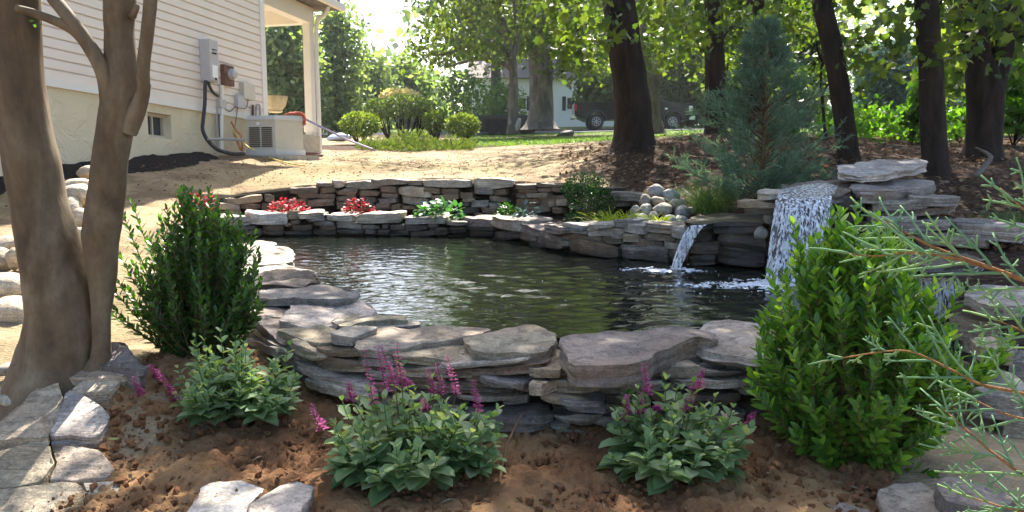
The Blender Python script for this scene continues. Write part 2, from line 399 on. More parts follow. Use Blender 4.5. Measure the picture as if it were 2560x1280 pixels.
# leaves
M['maple'] = leafmat('maple_leaf', [(.035, .07, .018), (.065, .11, .024), (.11, .15, .03), (.05, .09, .025)], .5)
M['oak'] = leafmat('oak_leaf', [(.04, .075, .018), (.08, .12, .03), (.13, .165, .04)], .55)
M['pale'] = leafmat('pale_leaf', [(.07, .12, .035), (.12, .18, .06), (.17, .22, .10)], .5)
M['far'] = leafmat('veiled_far_leaf', [(.08, .13, .085), (.14, .20, .115), (.22, .27, .15)], .5)  # pale veil of lens glare put into the leaf colour
M['spruce'] = leafmat('spruce_needles', [(.07, .13, .12), (.13, .21, .20), (.19, .28, .27)], .35, tcol=(1.2, 1.4, 1.0))
M['juniper'] = leafmat('juniper_needles', [(.09, .15, .11), (.15, .23, .175), (.23, .32, .25)], .35, tcol=(1.2, 1.5, .9))
M['jfront'] = leafmat('juniper_scale_leaf', [(.12, .23, .12), (.17, .29, .17), (.24, .34, .13)], .3, .75, .12, tcol=(1.2, 1.4, .8))
M['holly'] = leafmat('holly_leaf', [(.04, .115, .018), (.08, .19, .026), (.14, .28, .034), (.24, .38, .055)], .45, .33, .45)
M['holly_shaded'] = leafmat('shaded_holly_leaf', [(.018, .06, .014), (.03, .09, .018), (.05, .13, .022), (.09, .20, .03)], .4, .3, .5)  # left shrub's backlit shade put into the leaf colour
M['salvia'] = leafmat('sage_leaf', [(.10, .18, .07), (.145, .235, .10), (.21, .30, .14), (.33, .38, .23)], .35, .6, .3)
M['flower'] = leafmat('sage_flower', [(.26, .02, .12), (.38, .045, .21), (.52, .12, .36), (.19, .02, .07)], .4, .6, .2, tcol=(1.3, 1.0, 1.2))
M['red'] = leafmat('red_leaf', [(.14, .010, .016), (.26, .016, .03), (.38, .035, .05), (.08, .010, .012)], .45, .5, .3, tcol=(1.6, 1.0, 1.0))
M['hosta'] = leafmat('hosta_leaf', [(.03, .10, .045), (.05, .15, .06), (.08, .20, .09)], .4, .35)
M['bluehosta'] = leafmat('blue_hosta_leaf', [(.06, .11, .11), (.10, .17, .18), (.15, .23, .25)], .35, .5, tcol=(1.2, 1.3, 1.0))
M['box'] = leafmat('boxwood_leaf', [(.012, .05, .012), (.025, .085, .018), (.05, .14, .03)], .4, .3)
M['hakone'] = leafmat('golden_grass', [(.30, .36, .03), (.42, .47, .05), (.22, .30, .03)], .45, .5, tcol=(1.2, 1.3, .5))
M['grass'] = leafmat('green_grass', [(.035, .09, .02), (.07, .14, .03), (.12, .18, .06)], .4, .5)
M['lawn'] = leafmat('lawn_blade', [(.06, .13, .02), (.10, .18, .03), (.14, .20, .05)], .45, .5)
M['topiary'] = leafmat('clipped_shrub_leaf', [(.07, .115, .03), (.12, .17, .04), (.21, .25, .06)], .45, .5)
M['spread'] = leafmat('spreading_juniper_needles', [(.07, .11, .03), (.12, .17, .05), (.19, .24, .08)], .4, .6)
M['dome'] = leafmat('dome_shrub_leaf', [(.05, .085, .035), (.08, .125, .05), (.13, .17, .075)], .4, .5)
M['gold'] = leafmat('golden_leaf', [(.45, .40, .22), (.55, .50, .30), (.62, .58, .40)], .5, tcol=(1.3, 1.2, .6))
M['yellowbush'] = leafmat('yellow_leaf', [(.38, .36, .03), (.50, .46, .05), (.28, .32, .03)], .5, tcol=(1.2, 1.2, .5))
M['vine'] = leafmat('vine_leaf', [(.035, .10, .012), (.07, .17, .018), (.12, .24, .03)], .55)
M['litter'] = leafmat('dry_leaf', [(.08, .045, .026), (.16, .10, .058), (.27, .19, .12), (.045, .026, .016)], .15, .8, .15, tcol=(1.3, 1.0, .7))
# made things
M['siding'] = simple('vinyl_siding', (.80, .70, .61), .55, .35, var=.03, scale=3)
M['trim'] = simple('white_trim', (.80, .76, .70), .5, .4, var=.03, scale=4)
M['soffit'] = simple('soffit', (.80, .70, .60), .6, .3, var=.03)
def stucco():
    m, t, o = newmat('stucco'); g = geo(t); n = noise(t, g, 3.2, 5, .6, 1.4); n2 = noise(t, g, 9, 4, .6); n3 = noise(t, g, 1.1, 3)
    c = mix(t, n3, (.66, .56, .38), (.76, .67, .49)); 
    h = ramp(t, n, [(.40, (0, 0, 0)), (.52, (1, 1, 1)), (.66, (.6, .6, .6))])
    principled(t, o, c, .9, .2, 0, bump(t, h, .6, .014, bump(t, n2, .6, .010))); return m
M['stucco'] = stucco()
M['greybox'] = simple('grey_enamel', (.47, .45, .45), .45, .5, var=.05)
M['beigebox'] = simple('beige_enamel', (.56, .51, .43), .45, .5, var=.04)
M['lid'] = simple('light_beige_enamel', (.58, .56, .53), .4, .5, var=.04)
M['tan'] = simple('tan_plastic', (.60, .53, .42), .5, .4, var=.05)
M['rust'] = simple('rusty_plate', (.15, .075, .055), .8, .3, var=.6, scale=14)
M['pipe'] = simple('grey_conduit', (.33, .32, .31), .4, .5, var=.12)
M['blackpipe'] = simple('black_conduit', (.02, .02, .023), .45, .5)
M['dark'] = simple('dark_slot', (.012, .012, .012), .8, .1)
M['orange'] = simple('orange_cable', (.50, .20, .08), .5, .4)
M['yellow'] = simple('yellow_cord', (.65, .50, .10), .6, .3)
M['purple'] = simple('blue_strap', (.30, .29, .48), .6, .3)
M['redcloth'] = simple('red_cloth', (.42, .10, .06), .8, .2)
M['white'] = simple('white_paint', (.88, .88, .86), .6, .3, var=.04)
M['concrete'] = simple('concrete', (.40, .37, .31), .9, .2, var=.15, bmp=.4)
M['tar'] = simple('asphalt', (.09, .09, .092), .95, .2, var=.2)
M['urn'] = simple('weathered_planter', (.52, .43, .28), .85, .2, var=.2)
M['black_paint'] = simple('black_car_paint', (.003, .003, .005), .1, .3, var=.05)
M['black_metal'] = simple('black_metal', (.022, .024, .032), .45, .5, var=.2)
M['chrome'] = simple('chrome', (.75, .75, .77), .15, .5, 1)
M['rubber'] = simple('tyre_rubber', (.022, .022, .023), .85, .2)
M['tail'] = simple('red_lens', (.45, .02, .02), .2, .6)
M['lamp'] = simple('clear_lens', (.75, .72, .62), .12, .6)
M['tarp'] = simple('pale_blue_tarp', (.45, .52, .66), .5, .4)
M['shingle'] = simple('roof_shingles', (.17, .15, .14), .9, .2, var=.35, scale=14, bmp=.6)
m, t, o = newmat('window_glass'); p = principled(t, o, (.05, .06, .065), .06, .6); M['glass'] = m
# ------------------------------------------------------------------ terrain
WL = .35                                     # pond level
def dz(px, py, d): p = P(px, py, d); return (p.x, p.y, p.z)
TP = [(-3, 1, .10), (0, 1, .02), (3, 1, .05), (0, 2.2, .03), (1.5, 2.4, .05), (-1.2, 2.4, .05), (-6, 1, .2), (7, 1, .2),
      dz(100, 1100, 3.05), dz(150, 930, 3.4), dz(300, 900, 3.35), dz(480, 935, 3.6), dz(60, 1270, 2.6), (-.9, 3.0, .08), (0, 3.1, .08), (1, 3.1, .08), (1.9, 3.1, .10),
      dz(30, 810, 4.5), dz(30, 640, 5.7), dz(200, 560, 7.0), dz(60, 500, 8.0), dz(110, 437, 8.9), dz(330, 412, 10.2), dz(690, 394, 12.6), dz(540, 392, 11.7),
      dz(600, 475, 9.6), dz(540, 515, 8.7), dz(870, 458, 9.7), dz(1250, 458, 9.7), dz(1000, 405, 14), dz(1450, 478, 9.1), dz(1600, 500, 8.3), dz(1300, 400, 13.5),
      dz(1050, 372, 18), dz(1400, 350, 24), dz(1250, 340, 36), dz(1600, 323, 41), dz(1850, 322, 41), dz(800, 352, 26), dz(760, 375, 17), dz(850, 372, 18),
      dz(1580, 367, 11), dz(1430, 400, 11.5), dz(1700, 425, 9.5), dz(1790, 333, 15), dz(1900, 520, 7.5), dz(1770, 525, 7.6), dz(2110, 400, 9.4), dz(2335, 425, 8.3), dz(2440, 400, 9.6), dz(2450, 525, 7.0),
      dz(2560, 565, 6.3), dz(2200, 345, 16), dz(2500, 345, 16), dz(2400, 700, 5.0), dz(2480, 880, 4.2), dz(2520, 1080, 3.4), dz(2200, 1120, 3.05), dz(2400, 1250, 2.7),
      (-12, 6, 1.0), (-12, 14, 1.3), (-20, 40, 2.4), (25, 40, 3.0), (14, 10, 1.3), (10, 4, .6), (0, 70, 4.2), (-40, 70, 3.5), (40, 70, 4.2)]
TP = np.array(TP)
def _tps():
    X = TP[:, :2] * np.array((1, 1)); n = len(X)
    r = np.sqrt(((X[:, None] - X[None]) ** 2).sum(-1) + .25)
    K = r + np.eye(n) * -.05; Pm = np.c_[np.ones(n), X]
    A = np.zeros((n + 3, n + 3)); A[:n, :n] = K; A[:n, n:] = Pm; A[n:, :n] = Pm.T
    return np.linalg.solve(A, np.r_[TP[:, 2], np.zeros(3)])
TW = _tps()
def gz(x, y):
    """smooth lie of the land"""
    x = np.atleast_1d(np.asarray(x, float)); y = np.atleast_1d(np.asarray(y, float))
    xx = np.clip(x, -45, 45); yy = np.clip(y, .5, 75)
    out = np.zeros(len(xx))
    for k in range(0, len(xx), 20000):
        a, b = xx[k:k + 20000], yy[k:k + 20000]
        r = np.sqrt((a[:, None] - TP[None, :, 0]) ** 2 + (b[:, None] - TP[None, :, 1]) ** 2 + .25)
        out[k:k + 20000] = r @ TW[:-3] + TW[-3] + TW[-2] * a + TW[-1] * b
    return out
def g1(x, y): return float(gz(x, y)[0])
def GP(px, d, dzv=0):                        # on the ground under picture column px, at distance d
    x = (px - 1280) / F * d / 1.0
    r = ray(px, 400); x = r[0] / r[1] * d
    return Vector((x, d, g1(x, d) + dzv))

# plan of the pond and its walls
def xy(v): return (v[0], v[1])
def pz(px, d): r = ray(px, 400); return (r[0] / r[1] * d, d)
LOWER = [xy(PZ(*a, WL)) for a in ((520, 600), (640, 592), (800, 589), (1000, 590), (1200, 592), (1300, 606), (1400, 632), (1500, 643), (1650, 655), (1730, 664))]
UPPER = [pz(a, b) for a, b in ((470, 8.75), (560, 9.1), (640, 9.4), (900, 9.75), (1250, 9.65), (1450, 9.05), (1600, 8.3), (1700, 7.8))]
FRONT = [pz(a, b) for a, b in ((560, 4.75), (610, 4.35), (650, 3.95), (720, 3.62), (800, 3.42), (950, 3.26), (1200, 3.16), (1500, 3.12), (1800, 3.2), (2000, 3.35), (2250, 3.6), (2420, 3.9))]
POND = [xy(PZ(a, b, WL)) for a, b in ((560, 640), (590, 665), (640, 700), (700, 735), (800, 770), (900, 805), (1000, 830), (1200, 845), (1400, 845), (1750, 842), (1950, 820), (2120, 800), (2150, 740))] + \
       [pz(2140, 5.4), pz(2020, 5.9), pz(1900, 6.5), pz(1740, 6.75)] + LOWER[::-1]
def inside(poly, x, y):
    x = np.asarray(x); y = np.asarray(y); r = np.zeros(len(x), bool); n = len(poly)
    for i in range(n):
        (x1, y1), (x2, y2) = poly[i], poly[(i + 1) % n]
        if y1 == y2: continue
        c = ((y1 > y) != (y2 > y)) & (x < (x2 - x1) * (y - y1) / (y2 - y1) + x1); r ^= c
    return r
def offset(path, d):                         # shift a plan polyline sideways (to its left for d > 0)
    out = []
    for i, p in enumerate(path):
        a = path[max(i - 1, 0)]; b = path[min(i + 1, len(path) - 1)]
        t = Vector((b[0] - a[0], b[1] - a[1])).normalized(); out.append((p[0] - t.y * d, p[1] + t.x * d))
    return out
RIGHTEDGE = [pz(2420, 4.3), pz(2330, 5.2), pz(2130, 6.6), pz(1960, 7.1), pz(1780, 7.4)]
HOLE = offset(FRONT, .14) + RIGHTEDGE + offset(UPPER, .2)[::-1] + [pz(430, 8.3), pz(500, 7.4), pz(545, 6.3), pz(560, 5.3)]
# ground sheet: fine near the camera, coarse to the horizon
def axis(segs):
    out = []
    for a, b, s in segs: out += list(np.arange(a, b - 1e-6, s))
    return np.array(out + [segs[-1][1]])
gx = axis([(-140, -60, 40), (-60, -20, 4), (-20, -6, .5), (-6, 5.5, .06), (5.5, 20, .5), (20, 60, 4), (60, 140, 40)])
gy = axis([(-12, 0, 4), (0, 1.6, .2), (1.6, 12, .06), (12, 20, .2), (20, 50, .6), (50, 90, 4), (90, 150, 20)])
XX, YY = np.meshgrid(gx, gy); X1, Y1 = XX.ravel(), YY.ravel()
Z1 = gz(X1, Y1)
pp = np.c_[X1, Y1, np.zeros_like(X1)]
nearw = np.clip((22 - Y1) / 10, 0, 1) * np.clip((14 - abs(X1)) / 6, 0, 1)
Z1 += nearw * (fbm(pp * 1.3, 3, 3) * .035 + fbm(pp * 7, 3, 5) * .012)
hole = inside(HOLE, X1, Y1); Z1[hole] = -.45
# zones
fp = lambda a, s=0: fbm(pp * a, 3, s)
bx = X1 / np.maximum(Y1, .1)                # picture column as a plan direction
def cx(px): return (px - 1280) / F / cp
xe = np.interp(Y1, [7, 9, 11, 15, 30, 50], [cx(1560), cx(1520), cx(1440), cx(1700), cx(2000), cx(2100)]) # mulch edge (forest floor to its right)
mulch = 1 / (1 + np.exp(-(bx - xe) * 45 + fp(.9, 2) * .7)); mulch[Y1 < 4.2] = 0
lawn = 1 / (1 + np.exp(-(Y1 - 17.5 - (bx < cx(1180)) * 60) * 1.2 + fp(.6, 4) * 1.0)) * (Y1 < 39)
lawn = np.maximum(lawn, ((Y1 > 43) * 1.0)); lawn *= (1 - mulch * (Y1 < 14.5))
isl = (((X1 - 1.2) / 3.2) ** 2 + ((Y1 - 31.5) / 2.4) ** 2 + fp(.5, 7) * .5 < 1)      # mulch ring round the big tree
mulch[isl] = 1; lawn[isl] = 0
bedz = (((X1 - P(1010, 400, 18.5).x) / 3.0) ** 2 + ((Y1 - 19.5) / 2.6) ** 2 < 1); mulch[bedz] = .8; lawn[bedz] = 0
strip = (bx < cx(700)) & (Y1 > 17) ; mulch[strip] = .15; lawn[strip] = 0
zone = np.c_[1 - mulch, mulch, lawn, np.ones_like(lawn)].astype(np.float32)
nxg, nyg = len(gx), len(gy)
ii = (np.arange(nyg - 1)[:, None] * nxg + np.arange(nxg - 1)[None]).ravel()
gf = np.c_[ii, ii + 1, ii + nxg + 1, ii + nxg]
me = np_mesh('ground', np.c_[X1, Y1, Z1], [gf])
ca = me.color_attributes.new('zone', 'FLOAT_COLOR', 'POINT'); ca.data.foreach_set('color', zone.ravel())
tag(link('ground', me, M['ground'], None, 180), kind='structure')

# garden bed of crumbly red-brown soil in the foreground
BEDP = [pz(285, 3.4), pz(420, 3.75), pz(600, 4.0)] + [p for p in offset(FRONT, .25)[2:-1]] + [pz(2300, 3.2), pz(2250, 2.3), (1.0, 1.7), (-.3, 1.7), pz(400, 1.75), pz(120, 2.2), pz(150, 2.5), pz(200, 2.9)]
bxs = np.arange(-2.1, 2.0, .0125); bys = np.arange(1.7, 4.05, .0125)
XX, YY = np.meshgrid(bxs, bys); X2, Y2 = XX.ravel(), YY.ravel(); q = np.c_[X2, Y2, X2 * 0]
c1 = fbm(q * 9, 3, 21); c2 = fbm(q * 34, 2, 23)
Z2 = gz(X2, Y2) + .030 + .020 * c1 + .022 * np.abs(c2) * (.6 + .8 * (fbm(q * 2, 2, 9) > -.1))
keep = inside(BEDP, X2, Y2)
edge = np.zeros_like(Z2)
Z2 = np.where(keep, Z2, gz(X2, Y2) - .05)
nx2, ny2 = len(bxs), len(bys); ii = (np.arange(ny2 - 1)[:, None] * nx2 + np.arange(nx2 - 1)[None]).ravel()
qf = np.c_[ii, ii + 1, ii + nx2 + 1, ii + nx2]; qf = qf[keep[qf].any(1)]
tag(link('soil_bed', np_mesh('soil_bed', np.c_[X2, Y2, Z2], [qf]), M['bed'], None, 180), kind='structure')
def bed_z(x, y): return g1(x, y) + .035
# loose clods and crumbs lying on the bed: nobody could count them
def crumb_field(name, n, poly, smin, smax, mat, zoff, ysq=1.0, label=None, cat=None):
    xs = np.array([p[0] for p in poly]); ys = np.array([p[1] for p in poly])
    x = nr.uniform(xs.min(), xs.max(), n * 3); y = nr.uniform(ys.min(), ys.max(), n * 3); k = inside(poly, x, y); x, y = x[k][:n], y[k][:n]
    ico = bmesh.new(); bmesh.ops.create_icosphere(ico, subdivisions=1, radius=.5); tv = np.array([v.co[:] for v in ico.verts]); tf = [tuple(v.index for v in f.verts) for f in ico.faces]; ico.free()
    s = smin + (smax - smin) * nr.random(len(x)) ** 3
    V, Fs = scatter((tv, tf), np.c_[x, y, gz(x, y) + zoff], rdir(len(x)), rdir(len(x)), s)
    V = V + (nr.random(V.shape) - .5) * .35 * np.repeat(s, len(tv))[:, None]
    return tag(link(name, np_mesh(name, V, Fs), mat, None, 40), label, cat, kind='stuff')
crumb_field('soil_crumbs', 5200, BEDP, .005, .038, M['clod'], .04, label='reddish brown crumbs of loose soil on the garden bed', cat='soil')

# earth packed behind and under the dry-stone walls, pond floor
def earth(name, poly, z0, z1, mat='earth'):
    b = MB(); b.prism(poly, z0, z1); return tag(b.build(name, M[mat]), kind='structure')
pedge = POND[1:13]
earth('earth_bank', offset(FRONT, .1) + [pz(2330, 4.6)] + [(x, y) for x, y in reversed(pedge)], -.4, .335)
LB = offset(LOWER, .10); UB = offset(UPPER, .12)
earth('earth_terrace', LB + [pz(1790, 6.9), pz(1790, 7.6)] + UB[::-1], -.4, .535)
b = MB()                                        # earth face behind the upper wall
for (a0, a1) in zip(UB, UB[1:]):
    z0, z1 = [max(.6, g1(*a) - .02) for a in (a0, a1)]
    b.quad((*a0, .4), (*a1, .4), (*a1, z1), (*a0, z0))
    n = Vector((-(a1[1] - a0[1]), a1[0] - a0[0])).normalized() * .3
    b.quad((*a0, z0), (*a1, z1), (a1[0] + n.x, a1[1] + n.y, z1), (a0[0] + n.x, a0[1] + n.y, z0))
tag(b.build('earth_face', M['earth']), kind='structure')
earth('earth_left', [pz(430, 8.4), pz(480, 7.2), pz(545, 6.2), pz(560, 5.2), pz(560, 4.8)] + [POND[0], pz(640, 6.9), LOWER[0], pz(500, 8.7)], -.4, .40, 'ground')
b = MB(); b.add([(x, y, -.3) for x, y in POND], [tuple(range(len(POND)))]); tag(b.build('pond_floor', M['earth']), kind='structure')
# the water: a fine sheet with small crossing ripples running out from the falls
wx = np.arange(min(p[0] for p in POND), max(p[0] for p in POND) + .02, .022); wy = np.arange(min(p[1] for p in POND), max(p[1] for p in POND) + .02, .018)
XX, YY = np.meshgrid(wx, wy); X3, Y3 = XX.ravel(), YY.ravel(); Z3 = np.zeros_like(X3); wr = np.random.default_rng(5)
for k in range(26):
    lam = .085 * (3.6 ** wr.random()); an = math.radians(-100 + wr.normal() * 42); kx_, ky_ = math.cos(an) * 6.283 / lam, math.sin(an) * 6.283 / lam
    Z3 += np.sin(X3 * kx_ + Y3 * ky_ + wr.random() * 6.28 + .9 * fbm(np.c_[X3 * .9, Y3 * .9, X3 * 0 + k], 2, k)) * lam * .0037
fall_d = np.minimum(np.hypot(X3 - 1.28, Y3 - 6.15), np.hypot(X3 - 1.95, Y3 - 5.55)); Z3 *= (.75 + .5 * fbm(np.c_[X3 * .8, Y3 * .8, X3 * 0], 2, 77)) * (1 + 1.3 * np.exp(-fall_d / .5))
ww_ = inside(POND, X3, Y3); n1_, n2_ = len(wx), len(wy); ii = (np.arange(n2_ - 1)[:, None] * n1_ + np.arange(n1_ - 1)[None]).ravel(); qf = np.c_[ii, ii + 1, ii + n1_ + 1, ii + n1_]; qf = qf[ww_[qf].any(1)]
wo = tag(link('water', np_mesh('water', np.c_[X3, Y3, WL + Z3], [qf]), M['water'], None, 180), kind='structure')

# ------------------------------------------------------------------ stones
STONES = []                                     # (object, wall, px, py) kept for wording the labels
def slab(name, out, z0, z1, tone, mat='stone', n=30, jit=.045, rough=1.0, tilt=(0, 0), prof=None, seed=None, sub=True):
    """a split field stone: irregular plan outline, bedding ledges on its sides, worn top"""
    r = random.Random(seed if seed is not None else rnd.random())
    P0 = [Vector((p[0], p[1])) for p in out]; k = len(P0); cx_, cy_ = sum(p.x for p in P0) / k, sum(p.y for p in P0) / k
    A = sum(P0[i].x * P0[(i + 1) % k].y - P0[(i + 1) % k].x * P0[i].y for i in range(k))
    if A < 0: P0 = P0[::-1]
    per = [(P0[(i + 1) % k] - P0[i]).length for i in range(k)]; tot = sum(per); pts = []
    for j in range(n):                          # resample evenly
        s = tot * j / n; i = 0
        while s > per[i] and i < k - 1: s -= per[i]; i += 1
        pts.append(P0[i].lerp(P0[(i + 1) % k], s / max(per[i], 1e-6)))
    pts = [(pts[j - 1] + pts[j] * 8 + pts[(j + 1) % n]) / 10 for j in range(n)]
    chip = [r.uniform(-1, 1) for _ in range(n)]; kc = max(3, n // 4); cs_ = sorted(r.sample(range(n), kc)); cv = [r.uniform(-1, 1) for _ in cs_]
    for j in range(n):
        a_ = max([q for q in range(kc) if cs_[q] <= j], default=kc - 1); b2 = (a_ + 1) % kc; sp_ = (cs_[b2] - cs_[a_]) % n or n; f_ = ((j - cs_[a_]) % n) / sp_
        chip[j] = cv[a_] * (1 - f_) + cv[b2] * f_
    size = math.sqrt(abs(A) / 2); th = z1 - z0; c = Vector((cx_, cy_)); sd_ = r.uniform(0, 100)
    pts = [c + (p - c) * (1 + jit * 1.6 * MN.noise(Vector((p.x * 9, p.y * 9, sd_))) + r.uniform(-jit, jit) * .45 + chip[j] * jit * 1.5) for j, p in enumerate(pts)]
    lev = [(.25, 1.0), (.5, 1.0), (.68, 1.0), (.82, 1.0), (.92, 1.0), (.98, .99), (1.0, .93)]; ntop = len(lev); blk = {}; stp = r.uniform(.004, .011) * min(1, size / .12)
    kk = 1 + (th > .06) + (r.random() < .35)
    for q in range(kk):
        f = .84 - .72 * (q + .5) / kk; w_ = r.uniform(.975, 1.02) * (1 - .04 * rough * (q / kk) * r.random())
        lev += [(w_, f + .06), (w_ + r.uniform(-.022, .012) * rough, f - .10)]
    lev += [(.975, .04), (.90, 0), (.5, 0)]
    lev.sort(key=lambda a: 0); vs = []; amp = min(.014, th * .22) * rough
    for li, (ins, zf) in enumerate(lev):
        ph = r.uniform(0, 50)
        for j, p in enumerate(pts):
            nn = MN.noise(Vector((p.x * 14, p.y * 14, sd_ + li * .7))) * .018 * rough + (blk.setdefault((j // 3, li // 2), r.random()) - .5) * .06 * rough + r.uniform(-.013, .013) * rough if ntop - 1 <= li < len(lev) - 2 else (r.uniform(-.008, .006) if li >= ntop - 2 else 0)
            q = c + (p - c) * (ins + nn)
            pf = prof(q) if prof else 1.0
            z = z0 + th * (.5 + (zf - .5) * pf) + (MN.noise(Vector((q.x * 6, q.y * 6, sd_))) * amp + MN.noise(Vector((q.x * 17, q.y * 17, sd_))) * amp * .45) * (1 if zf > .4 else .4)
            if li < ntop - 1 and size > .1: z -= stp * min(2, max(0, math.floor((MN.noise(Vector((q.x * 3.2 + sd_, q.y * 5.5, sd_))) + .15 + .12 * MN.noise(Vector((q.x * 19, q.y * 19, sd_)))) * 4)))
            z += tilt[0] * (q.x - cx_) + tilt[1] * (q.y - cy_); vs.append((q.x, q.y, z))
    nl = len(lev); fs = []
    for i in range(nl - 1):
        for j in range(n): fs.append((i * n + (j + 1) % n, i * n + j, (i + 1) * n + j, (i + 1) * n + (j + 1) % n))
    zt = sum(v[2] for v in vs[:n]) / n; zb_ = sum(v[2] for v in vs[-n:]) / n
    ct = len(vs); vs.append((cx_, cy_, zt)); cb = len(vs); vs.append((cx_, cy_, zb_))
    for j in range(n): fs.append((ct, j, (j + 1) % n)); fs.append((cb, (nl - 1) * n + (j + 1) % n, (nl - 1) * n + j))
    me = bpy.data.meshes.new(name); me.from_pydata(vs, [], fs); me.update()
    o = link(name, me, M[mat], None, 27)
    cc = TONE[tone]; f = r.uniform(.84, 1.16); f *= 1.2; o.color = (cc[0] * f * 1.07, cc[1] * f * r.uniform(.98, 1.03), cc[2] * f * r.uniform(.88, .98), 1)
    return o
def capstone(pts, tr, z, th, tone, label, mat='stone', tilt=(0, 0), group='flat stones capping the front pond wall', **kw):
    """top outline read off the picture, laid on the level z"""
    ox, oy, s = tr; out = [xy(PZ(ox + a / s, oy + b_ / s, z)) for a, b_ in pts]
    o = slab('flat_stone', out, z - th, z, tone, mat, n=44, tilt=tilt, **kw); return tag(o, label, 'stone', group)
def facestone(box, tr, path, wall, tone, depth=.34, mat='stone', out_=0, label=None, grow=1.05, name='wall_stone', cap=False, top=0):
    ox, oy, s = tr; x0, y0, x1, y1 = box
    x0, x1 = ox + x0 / s, ox + x1 / s; y0, y1 = oy + y0 / s, oy + y1 / s
    mx, my = (x0 + x1) / 2, (y0 + y1) / 2; hw = (x1 - x0) / 2 * grow; hh = (y1 - y0) / 2 * grow
    a, _ = path_hit(path, mx - hw, my); b_, _ = path_hit(path, mx + hw, my); c, _ = path_hit(path, mx, my)
    zt, _ = path_hit(path, mx, my - hh + 2 * hh * top); zb, _ = path_hit(path, mx, my + hh)
    t = Vector((b_.x - a.x, b_.y - a.y)); W = t.length; t.normalize(); nrm = Vector((-t.y, t.x))
    if nrm.y < 0: nrm = -nrm
    po = out_ + rnd.uniform(-.02, .035); mid = Vector((c.x, c.y)) - nrm * po
    u = []; rr = rnd.uniform(.02, .09)          # rounded-rectangle plan, its front edge bowed and broken
    for fx, fy in ((-.5, .25), (-.5 + rr * .2, .06), (-.5 + rr, 0), (-.2, -rnd.uniform(0, .08)), (.1, -rnd.uniform(0, .08)), (.5 - rr, 0), (.5 - rr * .2, .06), (.5, .25), (.49, .8), (.3, 1), (-.3, 1), (-.49, .8)):
        u.append(mid + t * (fx * W) + nrm * (fy * depth))
    e = rnd.choice((0, 1, 2, 4)); lo, hi = [rnd.choice((rnd.uniform(.35, .7), rnd.uniform(.75, 1), 1)) for _ in (0, 1)]
    def prof(q):
        d = (q - mid).dot(t) / (W / 2)
        return 1 - (1 - (lo if d < 0 else hi)) * min(1, abs(d)) ** (1.3 + e)
    th = zt.z - zb.z
    tl = rnd.gauss(0, .055)
    o = slab(name, u, zb.z, zt.z, tone, mat, n=32, prof=prof, tilt=(t.x * tl, t.y * tl))
    if label: tag(o, label, 'stone', 'stones of the ' + wall)
    else: STONES.append((o, wall, mx, my, W, th, tone, cap))
    return o
A_ = (560, 680, 2.462); B_ = (1200, 760, 2.461); C_ = (500, 420, 3.048); D_ = (1200, 420, 3.2); E_ = (1700, 380, 2.977); F_ = (1800, 640, 2.0); G_ = (0, 820, 2.783); W_ = (0, 0, 1.0)
ZC = .42
# --- caps of the front and left side
capstone([(805, 352), (830, 343), (1200, 345), (1290, 325), (1400, 328), (1650, 335), (1640, 362), (1580, 378), (1480, 402), (1350, 418), (1000, 468), (860, 458), (810, 405)], A_, ZC, .085, 'g', 'long grey capstone behind the pink flower spikes, left of the six-sided capstone')
capstone([(1478, 415), (1500, 398), (1600, 380), (1720, 355), (1860, 325), (1940, 330), (2062, 385), (2050, 422), (1990, 470), (1870, 503), (1660, 498), (1540, 462)], A_, ZC + .012, .085, 'o', 'thick six-sided olive grey capstone at the middle of the front wall')
capstone([(490, 210), (520, 175), (700, 160), (850, 152), (1000, 156), (1130, 142), (1300, 135), (1420, 145), (1465, 185), (1450, 207), (1350, 200), (1260, 224), (1180, 262), (1080, 290), (1030, 335), (900, 355), (740, 365), (610, 368), (555, 345), (508, 282)], B_, ZC + .035, .095, 'p', 'longest capstone, purplish brown with a tapering tail pointing right', jit=.02)
capstone([(1300, 262), (1380, 130), (1420, 97), (1520, 88), (1620, 100), (1770, 110), (1850, 170), (1940, 280), (1860, 328), (1720, 330), (1560, 302), (1370, 287)], B_, ZC - .01, .05, 'l', 'wide pale grey slab reaching behind the right shrub from the long capstone')
capstone([(1290, 300), (1340, 270), (1700, 310), (1730, 350), (1690, 375), (1480, 350), (1320, 330)], B_, ZC - .065, .035, 'g', 'thin grey slab directly under the wide pale slab')
capstone([(185, 118), (240, 90), (380, 72), (640, 78), (765, 90), (800, 125), (820, 148), (700, 165), (450, 160), (200, 152)], A_, .44, .05, 'u', 'long split bluish slab on the left edge of the pond')
capstone([(165, 172), (210, 163), (380, 185), (420, 235), (350, 272), (240, 262), (168, 250)], A_, .375, .05, 'g', 'grey slab beside the left shrub, under the split bluish slab')
capstone([(350, 292), (420, 200), (490, 178), (700, 175), (860, 170), (970, 240), (900, 262), (760, 300), (640, 332), (520, 342), (440, 322), (370, 312)], A_, .41, .05, 'l', 'broad pale grey slab with a brown stain, left pond corner')
capstone([(662, 302), (700, 280), (830, 258), (960, 255), (1140, 265), (1152, 292), (900, 300), (800, 312), (790, 330), (700, 328)], A_, .40, .045, 'o', 'narrow olive slab over the water at the left pond corner')
capstone([(800, 312), (860, 303), (1190, 303), (1200, 325), (1100, 335), (820, 342)], A_, .375, .025, 'g', 'thin dark edged slab just above the water behind the long grey capstone')
capstone([(590, 640), (640, 622), (720, 617), (737, 632), (732, 652), (650, 660), (600, 655)], W_, .44, .07, 'w', 'bright sunlit slab on the left pond edge, farthest of the bare ones')
capstone([(590, 672), (640, 652), (700, 656), (780, 678), (797, 690), (700, 692), (610, 690)], W_, .42, .06, 'l', 'rounded sunlit slab just in front of the brightest left slab')
capstone([(605, 708), (630, 690), (690, 672), (755, 674), (797, 697), (760, 712), (660, 716), (610, 716)], W_, .455, .06, 'd', 'dark cracked humped stone on the left edge of the pond', rough=2.2)
